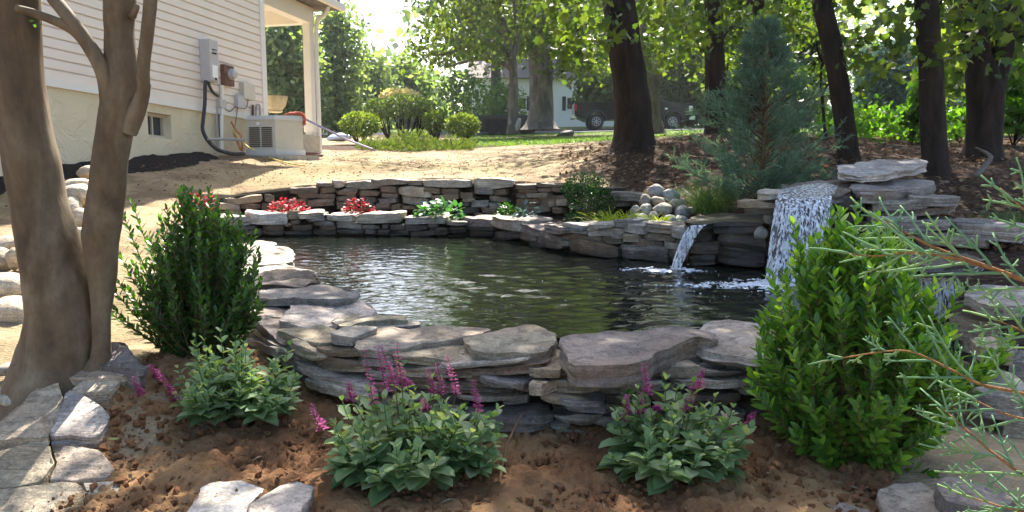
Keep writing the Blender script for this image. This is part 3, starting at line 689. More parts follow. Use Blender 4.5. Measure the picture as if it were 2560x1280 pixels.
capstone([(570, 612), (640, 600), (690, 606), (690, 616), (640, 624), (575, 626)], W_, .43, .05, 'l', 'small pale slab at the back left pond corner, behind the brightest slab')
# --- face of the front wall
fw = 'front wall'
def fstone(bx, tr, tone, o_, top, depth):
    x0, y0, x1, y1 = bx; g_ = (y1 - y0) / tr[2]
    if g_ > 34 and top < .3:                    # a tall face is really two or three thin slabs
        k = 3 if g_ > 62 else 2; cuts = [y0] + sorted(y0 + (y1 - y0) * (i + rnd.uniform(-.18, .18)) / k for i in range(1, k)) + [y1]
        for i in range(k):
            a, c = x0 + rnd.uniform(-.12, .12) * (x1 - x0), x1 + rnd.uniform(-.12, .12) * (x1 - x0)
            facestone((a, cuts[i] + 2, c, cuts[i + 1] - 2), tr, FRONT, fw, tone if i == 0 else rnd.choice((tone, 'g', 'd', 'o', 'b', 'l')), out_=o_ + rnd.uniform(-.035, .03), depth=depth, grow=1.0)
    else: facestone(bx, tr, FRONT, fw, tone, out_=o_, top=top, depth=depth, grow=1.0)
for (bx0, tone, o_) in (((155, 285, 365, 395), 'p', .02), ((365, 340, 610, 445), 'o', .02), ((640, 335, 800, 450), 'g', 0), ((165, 380, 395, 480), 'g', .04), ((355, 440, 600, 550), 'o', .02), ((495, 420, 685, 500), 't', .06),
    ((600, 450, 900, 575), 'b', .05), ((345, 540, 590, 720), 'p', 0), ((545, 540, 930, 730), 't', .06), ((1000, 510, 1480, 630), 'o', .03), ((1130, 580, 1590, 725), 'l', .03), ((640, 690, 870, 830), 'b', 0), ((850, 720, 980, 830), 't', .03),
    ((1120, 720, 1290, 850), 'g', .02), ((1380, 520, 1930, 610), 'l', .07), ((1590, 620, 1880, 715), 'g', .05), ((1440, 690, 1800, 790), 'd', .03), ((1870, 560, 2060, 700), 't', .05), ((1550, 920, 2050, 1050), 'b', .02), ((900, 600, 1120, 720), 'g', 0), ((980, 730, 1120, 850), 'b', -.02), ((1290, 740, 1450, 860), 'd', -.02), ((170, 480, 350, 580), 'd', -.02), ((880, 830, 1200, 950), 'd', -.03), ((1230, 850, 1560, 960), 'b', -.03)):
    fstone(bx0, A_, tone, o_, top=.42 if bx0[1] < 345 else .14, depth=.2 if bx0[1] < 345 else .34)
for (bx0, tone, o_) in (((395, 440, 710, 580), 't', .06), ((480, 530, 780, 700), 'u', .07), ((650, 430, 1110, 490), 'l', .05), ((840, 485, 1130, 530), 'g', .02), ((780, 510, 1040, 620), 'd', 0), ((1080, 285, 1330, 430), 't', .06),
    ((1170, 430, 1660, 490), 'l', .06), ((1050, 510, 1580, 590), 'd', .05), ((1330, 358, 1580, 415), 'g', .03), ((1630, 380, 1800, 462), 'g', .05), ((1560, 490, 1830, 540), 'l', .04), ((650, 620, 960, 775), 't', 0), ((960, 650, 1280, 775), 'b', .02), ((1240, 600, 1590, 710), 'g', .03),
    ((460, 750, 800, 910), 'l', .06), ((430, 690, 570, 785), 'g', .02), ((1370, 735, 1650, 805), 'g', .03), ((1590, 590, 1850, 740), 'b', .02), ((1450, 790, 1750, 870), 'o', .03), ((250, 780, 460, 900), 'd', -.02), ((1600, 455, 1830, 492), 'g', .03), ((800, 790, 1150, 900), 'd', -.02), ((1150, 800, 1450, 900), 'b', -.02), ((1750, 740, 2000, 850), 'd', 0), ((1800, 380, 2050, 480), 'g', .03), ((1840, 490, 2100, 590), 'd', .02), ((1860, 600, 2150, 720), 'g', 0)):
    fstone(bx0, B_, tone, o_, top=.45 if bx0[1] < 400 else .14, depth=.2 if bx0[1] < 400 else .34)
for px in range(610, 2020, 52):                 # thin chinking slabs packed between the bigger stones
    for py in (940, 975, 1010, 1050):
        if rnd.random() < .42:
            hw_, hh_ = rnd.uniform(28, 70), rnd.uniform(8, 16); x_, y_ = px + rnd.uniform(-25, 25), py + rnd.uniform(-18, 18) + (0 if px > 900 else (px - 900) * .12)
            facestone((x_ - hw_, y_ - hh_, x_ + hw_, y_ + hh_), W_, FRONT, fw, rnd.choice('gdbpogt'), out_=rnd.uniform(-.05, .015), depth=.26)
capstone([(1440, 800), (1500, 778), (1700, 780), (1980, 785), (2035, 830), (2030, 880), (1960, 905), (1800, 908), (1640, 900), (1560, 870), (1470, 830)], A_, .175, .06, 'g', 'large rounded grey slab jutting low from the front wall, above bare soil', group='stones of the front wall')
capstone([(300, 490), (380, 400), (470, 362), (520, 380), (550, 440), (470, 460), (380, 495)], B_, .335, .05, 't', 'small tilted tan stone under the gap beside the six-sided capstone', group='stones of the front wall')
# --- lower back wall (at the far water's edge)
lw = 'lower back wall'
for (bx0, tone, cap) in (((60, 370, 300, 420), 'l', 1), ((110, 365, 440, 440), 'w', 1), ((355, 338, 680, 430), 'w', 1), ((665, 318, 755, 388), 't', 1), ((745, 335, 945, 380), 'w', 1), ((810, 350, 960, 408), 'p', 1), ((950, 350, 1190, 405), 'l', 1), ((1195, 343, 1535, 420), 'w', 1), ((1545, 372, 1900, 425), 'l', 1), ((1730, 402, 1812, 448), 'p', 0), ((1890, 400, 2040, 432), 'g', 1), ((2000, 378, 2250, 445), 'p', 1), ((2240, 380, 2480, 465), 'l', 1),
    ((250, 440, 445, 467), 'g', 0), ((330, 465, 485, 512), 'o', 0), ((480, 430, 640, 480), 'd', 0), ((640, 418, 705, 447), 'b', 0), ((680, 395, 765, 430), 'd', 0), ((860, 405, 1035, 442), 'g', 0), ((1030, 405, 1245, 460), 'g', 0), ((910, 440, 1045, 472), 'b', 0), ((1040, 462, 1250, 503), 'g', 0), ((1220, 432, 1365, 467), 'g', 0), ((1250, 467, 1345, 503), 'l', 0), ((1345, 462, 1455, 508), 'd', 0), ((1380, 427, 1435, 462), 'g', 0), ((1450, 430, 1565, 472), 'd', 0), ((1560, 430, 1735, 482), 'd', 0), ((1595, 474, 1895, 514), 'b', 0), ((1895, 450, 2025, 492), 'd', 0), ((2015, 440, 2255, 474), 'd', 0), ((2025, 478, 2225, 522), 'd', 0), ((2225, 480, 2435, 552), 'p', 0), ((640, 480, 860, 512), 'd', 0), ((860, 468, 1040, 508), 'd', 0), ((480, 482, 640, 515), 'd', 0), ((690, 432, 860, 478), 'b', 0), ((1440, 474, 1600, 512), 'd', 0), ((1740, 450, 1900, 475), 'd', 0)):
    facestone(bx0, C_, LOWER, lw, tone, depth=.5 if cap else .36, mat='stone_pond', out_=.05 if cap else 0, cap=cap, grow=1.0)
for (bx0, tone, cap) in (((250, 455, 540, 530), 'p', 0), ((320, 515, 455, 582), 'p', 0), ((370, 570, 485, 642), 'u', 0), ((450, 515, 650, 642), 'p', 0), ((535, 445, 720, 525), 'p', 1), ((640, 512, 855, 582), 'b', 0), ((628, 580, 735, 625), 'g', 0), ((690, 582, 1110, 700), 'b', 0), ((670, 445, 885, 520), 'g', 1), ((870, 440, 1080, 482), 'l', 1), ((855, 475, 1145, 548), 'l', 0), ((1075, 418, 1225, 477), 'u', 1), ((1135, 440, 1345, 522), 'l', 1), ((1040, 512, 1155, 568), 'g', 0), ((1140, 522, 1290, 592), 'o', 0), ((970, 532, 1155, 612), 'd', 0), ((1225, 467, 1345, 527), 'g', 0), ((1335, 443, 1580, 520), 'g', 1), ((1275, 520, 1555, 582), 'g', 0), ((1180, 572, 1485, 632), 'd', 0), ((1105, 612, 1505, 742), 'p', 0), ((1465, 592, 1605, 648), 'g', 0), ((1555, 465, 1685, 562), 'l', 1), ((850, 548, 980, 600), 'd', 0), ((1500, 650, 1640, 740), 'd', 0), ((1550, 560, 1680, 640), 'd', 0)):
    facestone(bx0, D_, LOWER, lw, tone, depth=.45 if cap else .36, mat='stone_pond', out_=.04 if cap else 0, cap=cap, grow=.99)
# --- upper back wall
uw = 'upper back wall'
for (bx0, tone, cap) in (((110, 268, 315, 320), 'g', 1), ((185, 315, 318, 362), 't', 0), ((195, 215, 490, 272), 'o', 1), ((315, 262, 475, 322), 'b', 0), ((490, 200, 565, 262), 'd', 1), ((690, 148, 900, 195), 'd', 1), ((740, 172, 912, 232), 'b', 0), ((890, 112, 1012, 142), 'p', 1), ((1018, 92, 1108, 152), 'w', 1), ((1100, 97, 1385, 165), 'g', 1), ((1310, 82, 1605, 132), 'g', 1), ((1060, 150, 1205, 190), 'p', 0), ((860, 192, 1032, 237), 'b', 0), ((1040, 172, 1205, 207), 'b', 0), ((910, 145, 1045, 190), 'b', 0), ((820, 237, 1032, 292), 'b', 0), ((1370, 137, 1505, 187), 'b', 0), ((1498, 142, 1765, 222), 'l', 0), ((1370, 190, 1505, 227), 'p', 0), ((1530, 222, 1755, 282), 'g', 0), ((1350, 230, 1505, 272), 'p', 0), ((1340, 267, 1455, 317), 'b', 0), ((1450, 277, 1535, 332), 'b', 0), ((1530, 287, 1655, 317), 'b', 0), ((1580, 92, 1705, 132), 'p', 1), ((1690, 87, 2085, 150), 'l', 1), ((1685, 150, 1832, 182), 'b', 0), ((1765, 197, 1985, 247), 'b', 0), ((1757, 165, 1832, 197), 'g', 0), ((1830, 155, 1982, 197), 'b', 0), ((2085, 77, 2385, 162), 'l', 1), ((2082, 147, 2235, 202), 'g', 0), ((2230, 162, 2335, 212), 'b', 0), ((1980, 182, 2092, 232), 'b', 0), ((1995, 227, 2095, 257), 't', 0), ((2058, 247, 2205, 302), 'g', 0), ((2200, 262, 2295, 312), 'g', 0), ((2200, 212, 2345, 257), 'g', 0), ((2145, 302, 2262, 347), 'b', 0), ((2085, 340, 2155, 377), 'b', 0), ((2155, 347, 2265, 392), 'b', 0), ((1980, 257, 2062, 292), 'd', 0), ((1990, 300, 2140, 345), 'd', 0), ((560, 250, 690, 320), 'b', 0), ((690, 235, 820, 300), 'b', 0), ((1040, 210, 1200, 250), 'd', 0), ((1200, 170, 1370, 215), 'b', 0), ((1205, 218, 1345, 262), 'd', 0), ((1040, 252, 1200, 310), 'b', 0), ((1210, 265, 1340, 320), 'd', 0), ((1660, 285, 1800, 330), 'd', 0), ((1760, 250, 1980, 300), 'd', 0), ((470, 265, 560, 325), 'b', 0)):
    facestone(bx0, C_, UPPER, uw, tone, depth=.36, out_=.02 if cap else 0, cap=cap, grow=.99)
for (bx0, tone, cap) in (((295, 130, 452, 166), 'd', 1), ((450, 125, 645, 156), 'd', 1), ((298, 166, 442, 202), 'b', 0), ((560, 155, 685, 192), 'b', 0), ((440, 160, 562, 192), 'b', 0), ((430, 217, 662, 262), 'b', 0), ((380, 200, 545, 237), 'g', 0), ((480, 262, 602, 302), 'b', 0), ((600, 250, 695, 302), 't', 0), ((545, 262, 602, 312), 't', 0), ((570, 312, 662, 362), 'b', 0), ((290, 202, 402, 242), 'd', 0), ((325, 332, 462, 392), 'd', 0), ((475, 292, 562, 352), 'd', 0), ((400, 387, 582, 440), 'd', 0), ((575, 402, 775, 440), 'd', 0), ((660, 160, 1040, 200), 'd', 1), ((1040, 197, 1305, 262), 'g', 1), ((1050, 252, 1175, 277), 'g', 0), ((1040, 277, 1165, 307), 'g', 0), ((290, 242, 470, 290), 'b', 0), ((290, 290, 470, 332), 'd', 0), ((700, 210, 1040, 270), 'b', 0), ((700, 275, 1040, 340), 'd', 0), ((1180, 262, 1330, 320), 'd', 0), ((800, 345, 1040, 400), 'd', 0)):
    facestone(bx0, D_, UPPER, uw, tone, depth=.34, out_=.02 if cap else 0, cap=cap)
# ------------------------------------------------------------------ waterfall rocks
def PT(px, py, zf, df, k):                     # on a plane rising away from the viewer
    r = ray(px, py); t = (zf - df * k - CAMZ) / (r[2] - k * r[1]); return Vector((r[0] * t, r[1] * t, CAMZ + r[2] * t))
def tiltslab(pts, tr, df, pyf, db, pyb, th, tone, label, mat='stone', **kw):
    zf, zb = zat(pyf, df), zat(pyb, db); k = (zb - zf) / (db - df); ox, oy, s = tr
    Q = [PT(ox + a / s, oy + b_ / s, zf, df, k) for a, b_ in pts]
    zc = sum(q.z for q in Q) / len(Q)
    o = slab('waterfall_rock', [xy(q) for q in Q], zc - th, zc, tone, mat, n=40, tilt=(0, k), rough=1.5, **kw)
    return tag(o, label, 'rock', 'slabs of the waterfall')
tiltslab([(1140, 132), (1200, 98), (1300, 76), (1500, 57), (1730, 52), (1832, 70), (1835, 95), (1760, 108), (1700, 128), (1560, 155), (1350, 172), (1230, 155)], E_, 6.15, 432, 6.8, 397, .06, 'l', 'topmost pale slab balanced on the waterfall rocks')
tiltslab([(715, 275), (760, 232), (900, 212), (1100, 187), (1250, 172), (1400, 200), (1400, 260), (1300, 290), (1180, 318), (1120, 345), (950, 356), (740, 345)], E_, 5.68, 497, 6.5, 440, .07, 'g', 'wet ledge slab the tall waterfall pours over', mat='wet')
tiltslab([(1270, 225), (1450, 212), (1700, 196), (1880, 216), (1892, 242), (1640, 275), (1350, 280)], E_, 5.85, 472, 6.45, 445, .10, 'g', 'thick layered slab right of the tall waterfall, under the topmost slab')
FALLW = [pz(1850, 6.1), pz(1930, 5.86), pz(2080, 5.8), pz(2180, 5.9), pz(2350, 5.8), pz(2500, 5.55), pz(2700, 5.3)]
SPW = [pz(1690, 6.5), pz(1760, 6.42), pz(1900, 6.1), pz(1960, 6.0)]
ww = 'waterfall rocks'
def rocks(lst, tr, path, mat='stone', depth=.5):
    for bx0, tone, o_, lab in lst:
        o = facestone(bx0, tr, path, ww, tone, depth=depth, mat=mat, out_=o_, label=lab, grow=1.04, name='waterfall_rock'); o['category'] = 'rock'; o['group'] = 'slabs of the waterfall'
rocks([((1420, 352, 1870, 432), 'g', .06, 'thin ledge just below the thick layered slab, right of the tall waterfall'), ((1690, 330, 2065, 395), 'g', .10, 'long narrow ledge sticking out right under the thick layered slab'),
       ((1440, 425, 2050, 480), 'g', .02, 'dark grey ledge in the middle of the stack right of the tall waterfall'), ((1420, 472, 1760, 540), 'l', .08, 'pale ledge just above the right shrub, in the stack by the tall waterfall'),
       ((1330, 530, 1990, 605), 'd', .02, 'low dark ledge of the waterfall stack, behind the juniper twig tips'), ((1560, 500, 1990, 580), 'g', .12, 'sloping grey ledge at the right of the stack, under the twig tips'),
       ((1750, 590, 2300, 690), 'g', .16, 'broad grey ledge behind the upper juniper branch'), ((2080, 540, 2560, 650), 'l', .12, 'pale layered ledge at the right photo edge, above the juniper branch'), ((1990, 515, 2270, 575), 'u', .05, 'small bluish stone on the ledges beside dry leaves, far right')], E_, FALLW)
rocks([((1100, 345, 1430, 440), 'd', -.05, 'dark hollowed rock at the right side of the tall waterfall'), ((1080, 435, 1440, 530), 'd', -.04, 'dark rock low behind the right shrub tips and the tall waterfall'), ((700, 375, 1110, 480), 'd', -.06, 'wet rock high behind the falling water'), ((720, 475, 1120, 600), 'd', -.05, 'wet rock halfway down behind the falling water'),
       ((690, 595, 1100, 730), 'd', -.06, 'wet rock low behind the falling water'), ((670, 720, 1100, 930), 'd', -.05, 'wet rock at the foot of the tall waterfall, at the pond surface')], E_, FALLW, 'wet')
rocks([((595, 288, 745, 352), 'l', .08, 'pointed pale rock left of the tall waterfall lip'), ((475, 362, 745, 415), 't', .12, 'long tan ledge left of the tall waterfall, below the pointed pale rock'), ((490, 410, 720, 455), 'd', .04, 'dark thin stone under the long tan ledge')], E_, FALLW)
tiltslab([(1640, 432), (1700, 386), (1830, 366), (2030, 356), (2240, 366), (2335, 385), (2230, 405), (2000, 425), (1840, 438), (1800, 450), (1680, 446)], D_, 6.22, 560, 7.1, 534, .045, 'd', 'wet dark slab the low water spout pours from', mat='wet')
rocks([((1840, 430, 2290, 530), 'd', .0, 'dark wet rock directly under the spout slab'), ((1870, 520, 2290, 640), 'd', -.03, 'wet rock in the dark hollow between the two falls'), ((1640, 585, 1930, 690), 'b', .04, 'wet brown ledge splashed by the low water spout'), ((1690, 690, 1910, 775), 'd', .05, 'wet stone at the pond surface behind the low water spout'), ((1890, 640, 2300, 775), 'd', .04, 'long wet stone at the pond surface between the two falls'), ((1660, 470, 1860, 590), 'd', -.03, 'dark wet stone behind the falling stream of the low spout')], D_, SPW, 'wet')
# loose ledges at the right, behind and below the juniper
def loose(pts, tr, z, th, tone, label, **kw):
    return capstone(pts, tr, z, th, tone, label, group='loose stones right of the pond', **kw)
loose([(1205, 190), (1240, 150), (1350, 138), (1560, 150), (1620, 200), (1560, 250), (1400, 255), (1290, 225)], F_, .50, .06, 'l', 'wide pale slab just below the upper juniper branch at the right edge')
loose([(880, -10), (1000, -40), (1250, -30), (1330, 10), (1250, 40), (1050, 50), (930, 30)], F_, .64, .07, 'd', 'dark wet slab above the small third waterfall', mat='wet')
RW1 = [pz(2250, 4.6), pz(2380, 4.25), pz(2480, 4.1), pz(2680, 3.9)]
RW2 = [pz(2100, 3.25), pz(2300, 3.4), pz(2450, 3.42), pz(2700, 3.3)]
for bx0, tone, o_, pth, lab in (((1140, 260, 1330, 330), 'b', 0, RW1, 'brown wet stone under the wide pale slab at the right'), ((1150, 305, 1400, 420), 'o', .05, RW1, 'olive stone right of the right shrub, third below the wide pale slab'), ((1210, 410, 1345, 475), 't', .08, RW1, 'small tan stone peeking out right of the right shrub'),
    ((1360, 320, 1560, 430), 'd', .02, RW1, 'dark stone at the right edge beneath the wide pale slab'), ((1450, 500, 1560, 585), 'l', .12, RW1, 'pale flat stone at the right photo edge, halfway down'), ((1465, 590, 1560, 735), 't', .1, RW1, 'upright tan block at the right photo edge'), ((1240, 665, 1485, 785), 'u', .1, RW2, 'rounded bluish grey stone behind the lower juniper branch'),
    ((1385, 790, 1540, 915), 't', .05, RW2, 'tan stone under the upright tan block, right edge'), ((1100, 540, 1300, 640), 'd', -.05, RW2, 'dark stone hidden behind the right shrub leaves'), ((1300, 470, 1470, 540), 'o', 0, RW2, 'mossy stone above the rounded bluish stone, far right'), ((860, 930, 1170, 1085), 'b', .12, RW2, 'brown stone in the shade under the right shrub'), ((1385, 930, 1560, 1100), 'u', .05, RW2, 'grey stone behind the lowest juniper sprays, right edge'), ((1140, 425, 1330, 560), 'd', .0, RW1, 'dark stone low in the shade, right of the right shrub'), ((1310, 560, 1540, 680), 'b', .0, RW1, 'brown stone at the foot of the stack, right photo edge'), ((1330, 645, 1560, 700), 'l', .06, RW2, 'thin pale slab above the rounded bluish grey stone, right edge'), ((1120, 700, 1250, 790), 'b', .02, RW2, 'small brown stone left of the rounded bluish grey stone'), ((1180, 920, 1400, 1010), 'd', .03, RW2, 'dark slab under the lower juniper branch'), ((1300, 430, 1480, 480), 'l', .1, RW1, 'thin pale slab right of the small tan stone, far right'), ((1160, 800, 1390, 920), 'b', .0, RW2, 'dark brown stone between the right shrub and the lower juniper sprays')):
    o = facestone(bx0, F_, pth, 'loose', tone, out_=o_, label=lab, depth=.3, name='loose_stone'); o['group'] = 'loose stones right of the pond'
loose([(1080, 1150), (1110, 1105), (1200, 1095), (1380, 1150), (1490, 1200), (1440, 1250), (1280, 1260), (1130, 1215)], F_, .16, .09, 'p', 'purplish slab at the lower right, behind the lowest juniper sprays')
loose([(770, 1185), (870, 1125), (1000, 1130), (1100, 1190), (1170, 1300), (1050, 1360), (860, 1340)], F_, .10, .06, 't', 'flat greyish tan slab at the bottom right, beside the purplish slab')
loose([(480, 1290), (600, 1240), (740, 1275), (780, 1340), (600, 1380)], F_, .08, .05, 'g', 'grey slab cut by the bottom edge, left of the greyish tan slab')
# ------------------------------------------------------------------ flagstones at the left front
FK = .29                                     # the path of flagstones climbs gently away from us
def flag(pts, z, th, tone, label, tr=G_, **kw):
    if tr is not G_ or pts[0][0] > 1300: return capstone(pts, tr, z, th, tone, label, group='flagstones edging the garden bed', **kw)
    Q = [PT(a / G_[2], 820 + b_ / G_[2], .085 + z, 2.6, FK) for a, b_ in pts]; zc = sum(q.z for q in Q) / len(Q); yc = sum(q.y for q in Q) / len(Q)
    o = slab('flat_stone', [xy(q) for q in Q], zc - th, zc, tone, 'stone', n=34, tilt=(0, FK), **kw); return tag(o, label, 'stone', 'flagstones edging the garden bed')
flag([(600, 200), (640, 132), (730, 92), (850, 95), (925, 150), (1012, 248), (960, 285), (820, 250), (700, 232)], .07, .13, 'p', 'humped purplish stone at the upper end of the flagstones, below the left shrub', rough=2)
flag([(410, 335), (540, 222), (600, 232), (800, 267), (932, 300), (830, 352), (600, 348)], .03, .08, 't', 'tan flagstone with sun flecks just below the humped stone')
flag([(485, 430), (560, 380), (800, 345), (832, 380), (760, 420), (700, 436), (560, 458)], .015, .07, 't', 'small flagstone half buried in soil, next to the pink flower')
flag([(95, 560), (290, 380), (400, 350), (445, 470), (385, 600), (335, 765), (60, 772), (-40, 790), (-30, 660)], .02, .07, 't', 'large pale flagstone against the trunk foot, at the middle of the left path', jit=.03)
flag([(455, 440), (490, 430), (640, 488), (720, 560), (762, 622), (700, 735), (500, 738), (352, 762), (398, 605)], .012, .06, 'l', 'pale flagstone beside the soil bed, right of the large one by the trunk', jit=.03)
flag([(-60, 850), (120, 815), (330, 800), (382, 930), (300, 1060), (100, 1082), (-60, 1090)], .005, .06, 't', 'dusty flagstone cut by the left edge, in front of the large pale one', jit=.03)
flag([(352, 800), (500, 790), (700, 850), (800, 980), (780, 1060), (560, 1062), (400, 1050), (335, 1055), (402, 930)], -.002, .06, 't', 'flagstone with soil strewn on it, lower left, right of the dusty one', jit=.03)
flag([(-60, 1112), (120, 1098), (320, 1082), (560, 1088), (600, 1180), (520, 1300), (-60, 1310)], .0, .06, 't', 'flagstone filling the lower left corner', jit=.03)
flag([(580, 1082), (790, 1078), (862, 1150), (760, 1230), (560, 1300), (620, 1180)], -.006, .05, 'l', 'small flagstone at the bottom edge, between the corner one and the sunlit pale one', jit=.03)
flag([(1310, 1285), (1400, 1102), (1500, 1072), (1700, 1066), (1842, 1112), (1725, 1222), (1700, 1290), (1500, 1300)], .115, .05, 'w', 'sunlit pale flagstone at the bottom edge, in front of the soil bed')
flag([(1728, 1240), (1850, 1142), (1960, 1086), (2060, 1080), (2190, 1110), (2160, 1180), (2080, 1300), (1730, 1310)], .12, .06, 'l', 'stone with a brown stain right of the sunlit pale flagstone, bottom edge')
flag([(870, 1285), (960, 1268), (1085, 1280), (1080, 1320), (880, 1320)], .07, .04, 'l', 'sliver of pale stone cut by the bottom edge under the middle flowers', W_)
flag([(1085, 1262), (1130, 1243), (1200, 1262), (1225, 1300), (1090, 1300)], .08, .05, 't', 'small tan stone cut by the bottom edge, right of the middle flowers', W_)
crumb_field('scattered_soil', 500, [PZ(p[0], p[1], .15)[:2] for p in ((20, 1280), (60, 1100), (240, 980), (330, 1060), (340, 1280))], .004, .02, M['clod'], .045, label='crumbs of soil strewn over the left flagstones', cat='soil')
# ------------------------------------------------------------------ rounded stones
def pebble(name, c, rad, tone, label=None, group=None, mat='cobble', cat='stone', seed=0, sub=3, rz=None, lump=.22):
    r = random.Random(seed); bm = bmesh.new(); bmesh.ops.create_icosphere(bm, subdivisions=sub, radius=1); s = r.uniform(0, 90)
    for v in bm.verts:
        n = v.co.copy(); k = 1 + lump * MN.noise(n * .9 + Vector((s, 0, 0))) + lump * .35 * MN.noise(n * 2.2 + Vector((0, s, 0)))
        v.co = Vector((n.x * rad[0], n.y * rad[1], n.z * rad[2])) * k
    a = r.uniform(-.25, .25) if rz is None else rz; bm.transform(Matrix.Rotation(a, 4, 'Y')); 
    me = bpy.data.meshes.new(name); bm.to_mesh(me); bm.free(); o = link(name, me, M[mat], None, 180); o.location = c
    cc = TONE[tone]; f = r.uniform(.88, 1.12); o.color = (cc[0] * f, cc[1] * f, cc[2] * f, 1)
    return tag(o, label, cat, group)
TONE['s'] = (.30, .31, .31); TONE['c'] = (.52, .44, .33); TONE['e'] = (.36, .33, .27)
for i, (a, b_, r_, tn, lab) in enumerate(((1405, 188, 70, 's', 'topmost large grey cobble of the pile'), (1530, 226, 62, 's', 'bluish cobble right of the topmost one'), (1318, 262, 52, 'e', 'beige cobble left below the topmost one'), (1422, 265, 53, 'e', 'round beige cobble under the topmost one'), (1585, 292, 62, 's', 'grey oval cobble at the right shoulder of the pile'), (1325, 335, 52, 'e', 'cobble in the middle row, behind the two grass tufts'), (1465, 335, 66, 'e', 'large beige cobble in the middle of the pile above the right grass tuft'), (1240, 345, 42, 'e', 'cobble at the left shoulder above the left grass tuft'),
    (1612, 362, 60, 's', 'grey cobble low on the right side of the pile'), (1692, 340, 44, 'e', 'rightmost small cobble beside the green grass clump'), (1298, 412, 50, 'l', 'pale cobble between the two grass tufts at the bottom'), (1208, 402, 34, 'l', 'smallest pale cobble at the bottom left, in the left tuft'), (1602, 418, 52, 'l', 'flat pale cobble at the bottom right corner of the pile'), (1385, 395, 44, 'e', 'cobble half hidden behind the right grass tuft'), (1520, 410, 46, 's', 'cobble at the bottom, behind the right end of the right tuft'))):
    d = 7.55 + (300 - b_) * .0016; p = P(1200 + a / 3.2, 420 + b_ / 3.2, d); rr = r_ / 3.2 / F * d
    pebble('cobble', p, (rr * (1.0 + .14 * math.sin(i * 2.3)), rr, rr * (.92 - .12 * math.sin(i * 2.3))), tn, lab, 'cobbles piled on the back terrace', seed=i, cat='cobble', lump=.36)
for i, (a, b_, r_, d, lab) in enumerate(((2250, 520, 55, 5.95, 'grey cobble wedged left of the tall waterfall'), (2310, 400, 46, 5.98, 'smaller grey cobble above the one wedged beside the tall waterfall'))):
    p = P(1200 + a / 3.2, 420 + b_ / 3.2, d); rr = r_ / 3.2 / F * d
    pebble('cobble', p, (rr, rr, rr), 's', lab, 'cobbles wedged by the waterfall', seed=40 + i, cat='cobble')
# boulder pile behind the myrtle trunk (picture px: x, y, rx, ry, distance)
for i, (a, b_, rx, ry, d, tn, lab) in enumerate(((215, 500, 34, 30, 7.25, 'c', 'boulder at the back of the pile, mostly hidden by the right stem'), (170, 548, 30, 26, 7.0, 'c', 'boulder low at the left of the pile, hidden by the left trunk'), (218, 430, 24, 16, 7.3, 'c', 'topmost small boulder of the pile behind the tree trunks'), (195, 462, 38, 17, 7.15, 'c', 'flat boulder second from the top, between the trunks'), (192, 485, 40, 26, 7.0, 'c', 'large tan boulder in the middle of the pile between the trunks'), (178, 525, 26, 30, 6.85, 'c', 'upright boulder at the left foot of the pile between the trunks'), (207, 543, 26, 26, 6.75, 'c', 'round tan boulder at the right foot of the pile between the trunks'), (172, 490, 18, 18, 7.2, 'c', 'small boulder peeking out at the left of the pile'), (205, 583, 30, 14, 6.3, 'c', 'low bright stone in the notch of the two trunks'),
    (20, 615, 60, 26, 5.75, 'c', 'sunlit boulder on top at the left photo edge'), (8, 650, 26, 30, 5.45, 'c', 'boulder cut by the left edge, below the sunlit top one'), (42, 648, 25, 28, 5.4, 'c', 'round boulder behind the left trunk, second row'), (18, 712, 62, 36, 5.0, 'c', 'long tan boulder at the left edge, third row'), (30, 790, 66, 45, 4.6, 'c', 'biggest boulder at the bottom of the left edge pile'))):
    p = P(a, b_, d); k = d / F
    pebble('boulder', p, (rx * k, (rx + ry) / 2 * k, ry * k), tn, lab, 'boulders behind the crape myrtle', seed=60 + i, cat='boulder', lump=.3)
for i, (a, b_, rx, ry, lab) in enumerate(((20, 965, 26, 16, 'rounded pebble nearest the trunk foot'), (45, 980, 22, 14, 'pebble right of the one nearest the trunk foot'), (15, 1000, 24, 13, 'pebble at the left edge below the trunk foot'), (32, 1010, 32, 18, 'largest oval pebble beside the flagstone'), (22, 1042, 18, 14, 'grey pebble under the largest oval one'), (8, 1072, 12, 12, 'lowest pebble at the left edge'), (55, 955, 14, 12, 'small pebble in the soil beside the trunk foot'))):
    q = PZ(a, b_, .19); k = q.y / F
    pebble('pebble', (q.x, q.y, g1(q.x, q.y) + .03), (rx * k, rx * k, ry * k), 'e', lab, 'pebbles at the foot of the crape myrtle', seed=90 + i, cat='pebble')

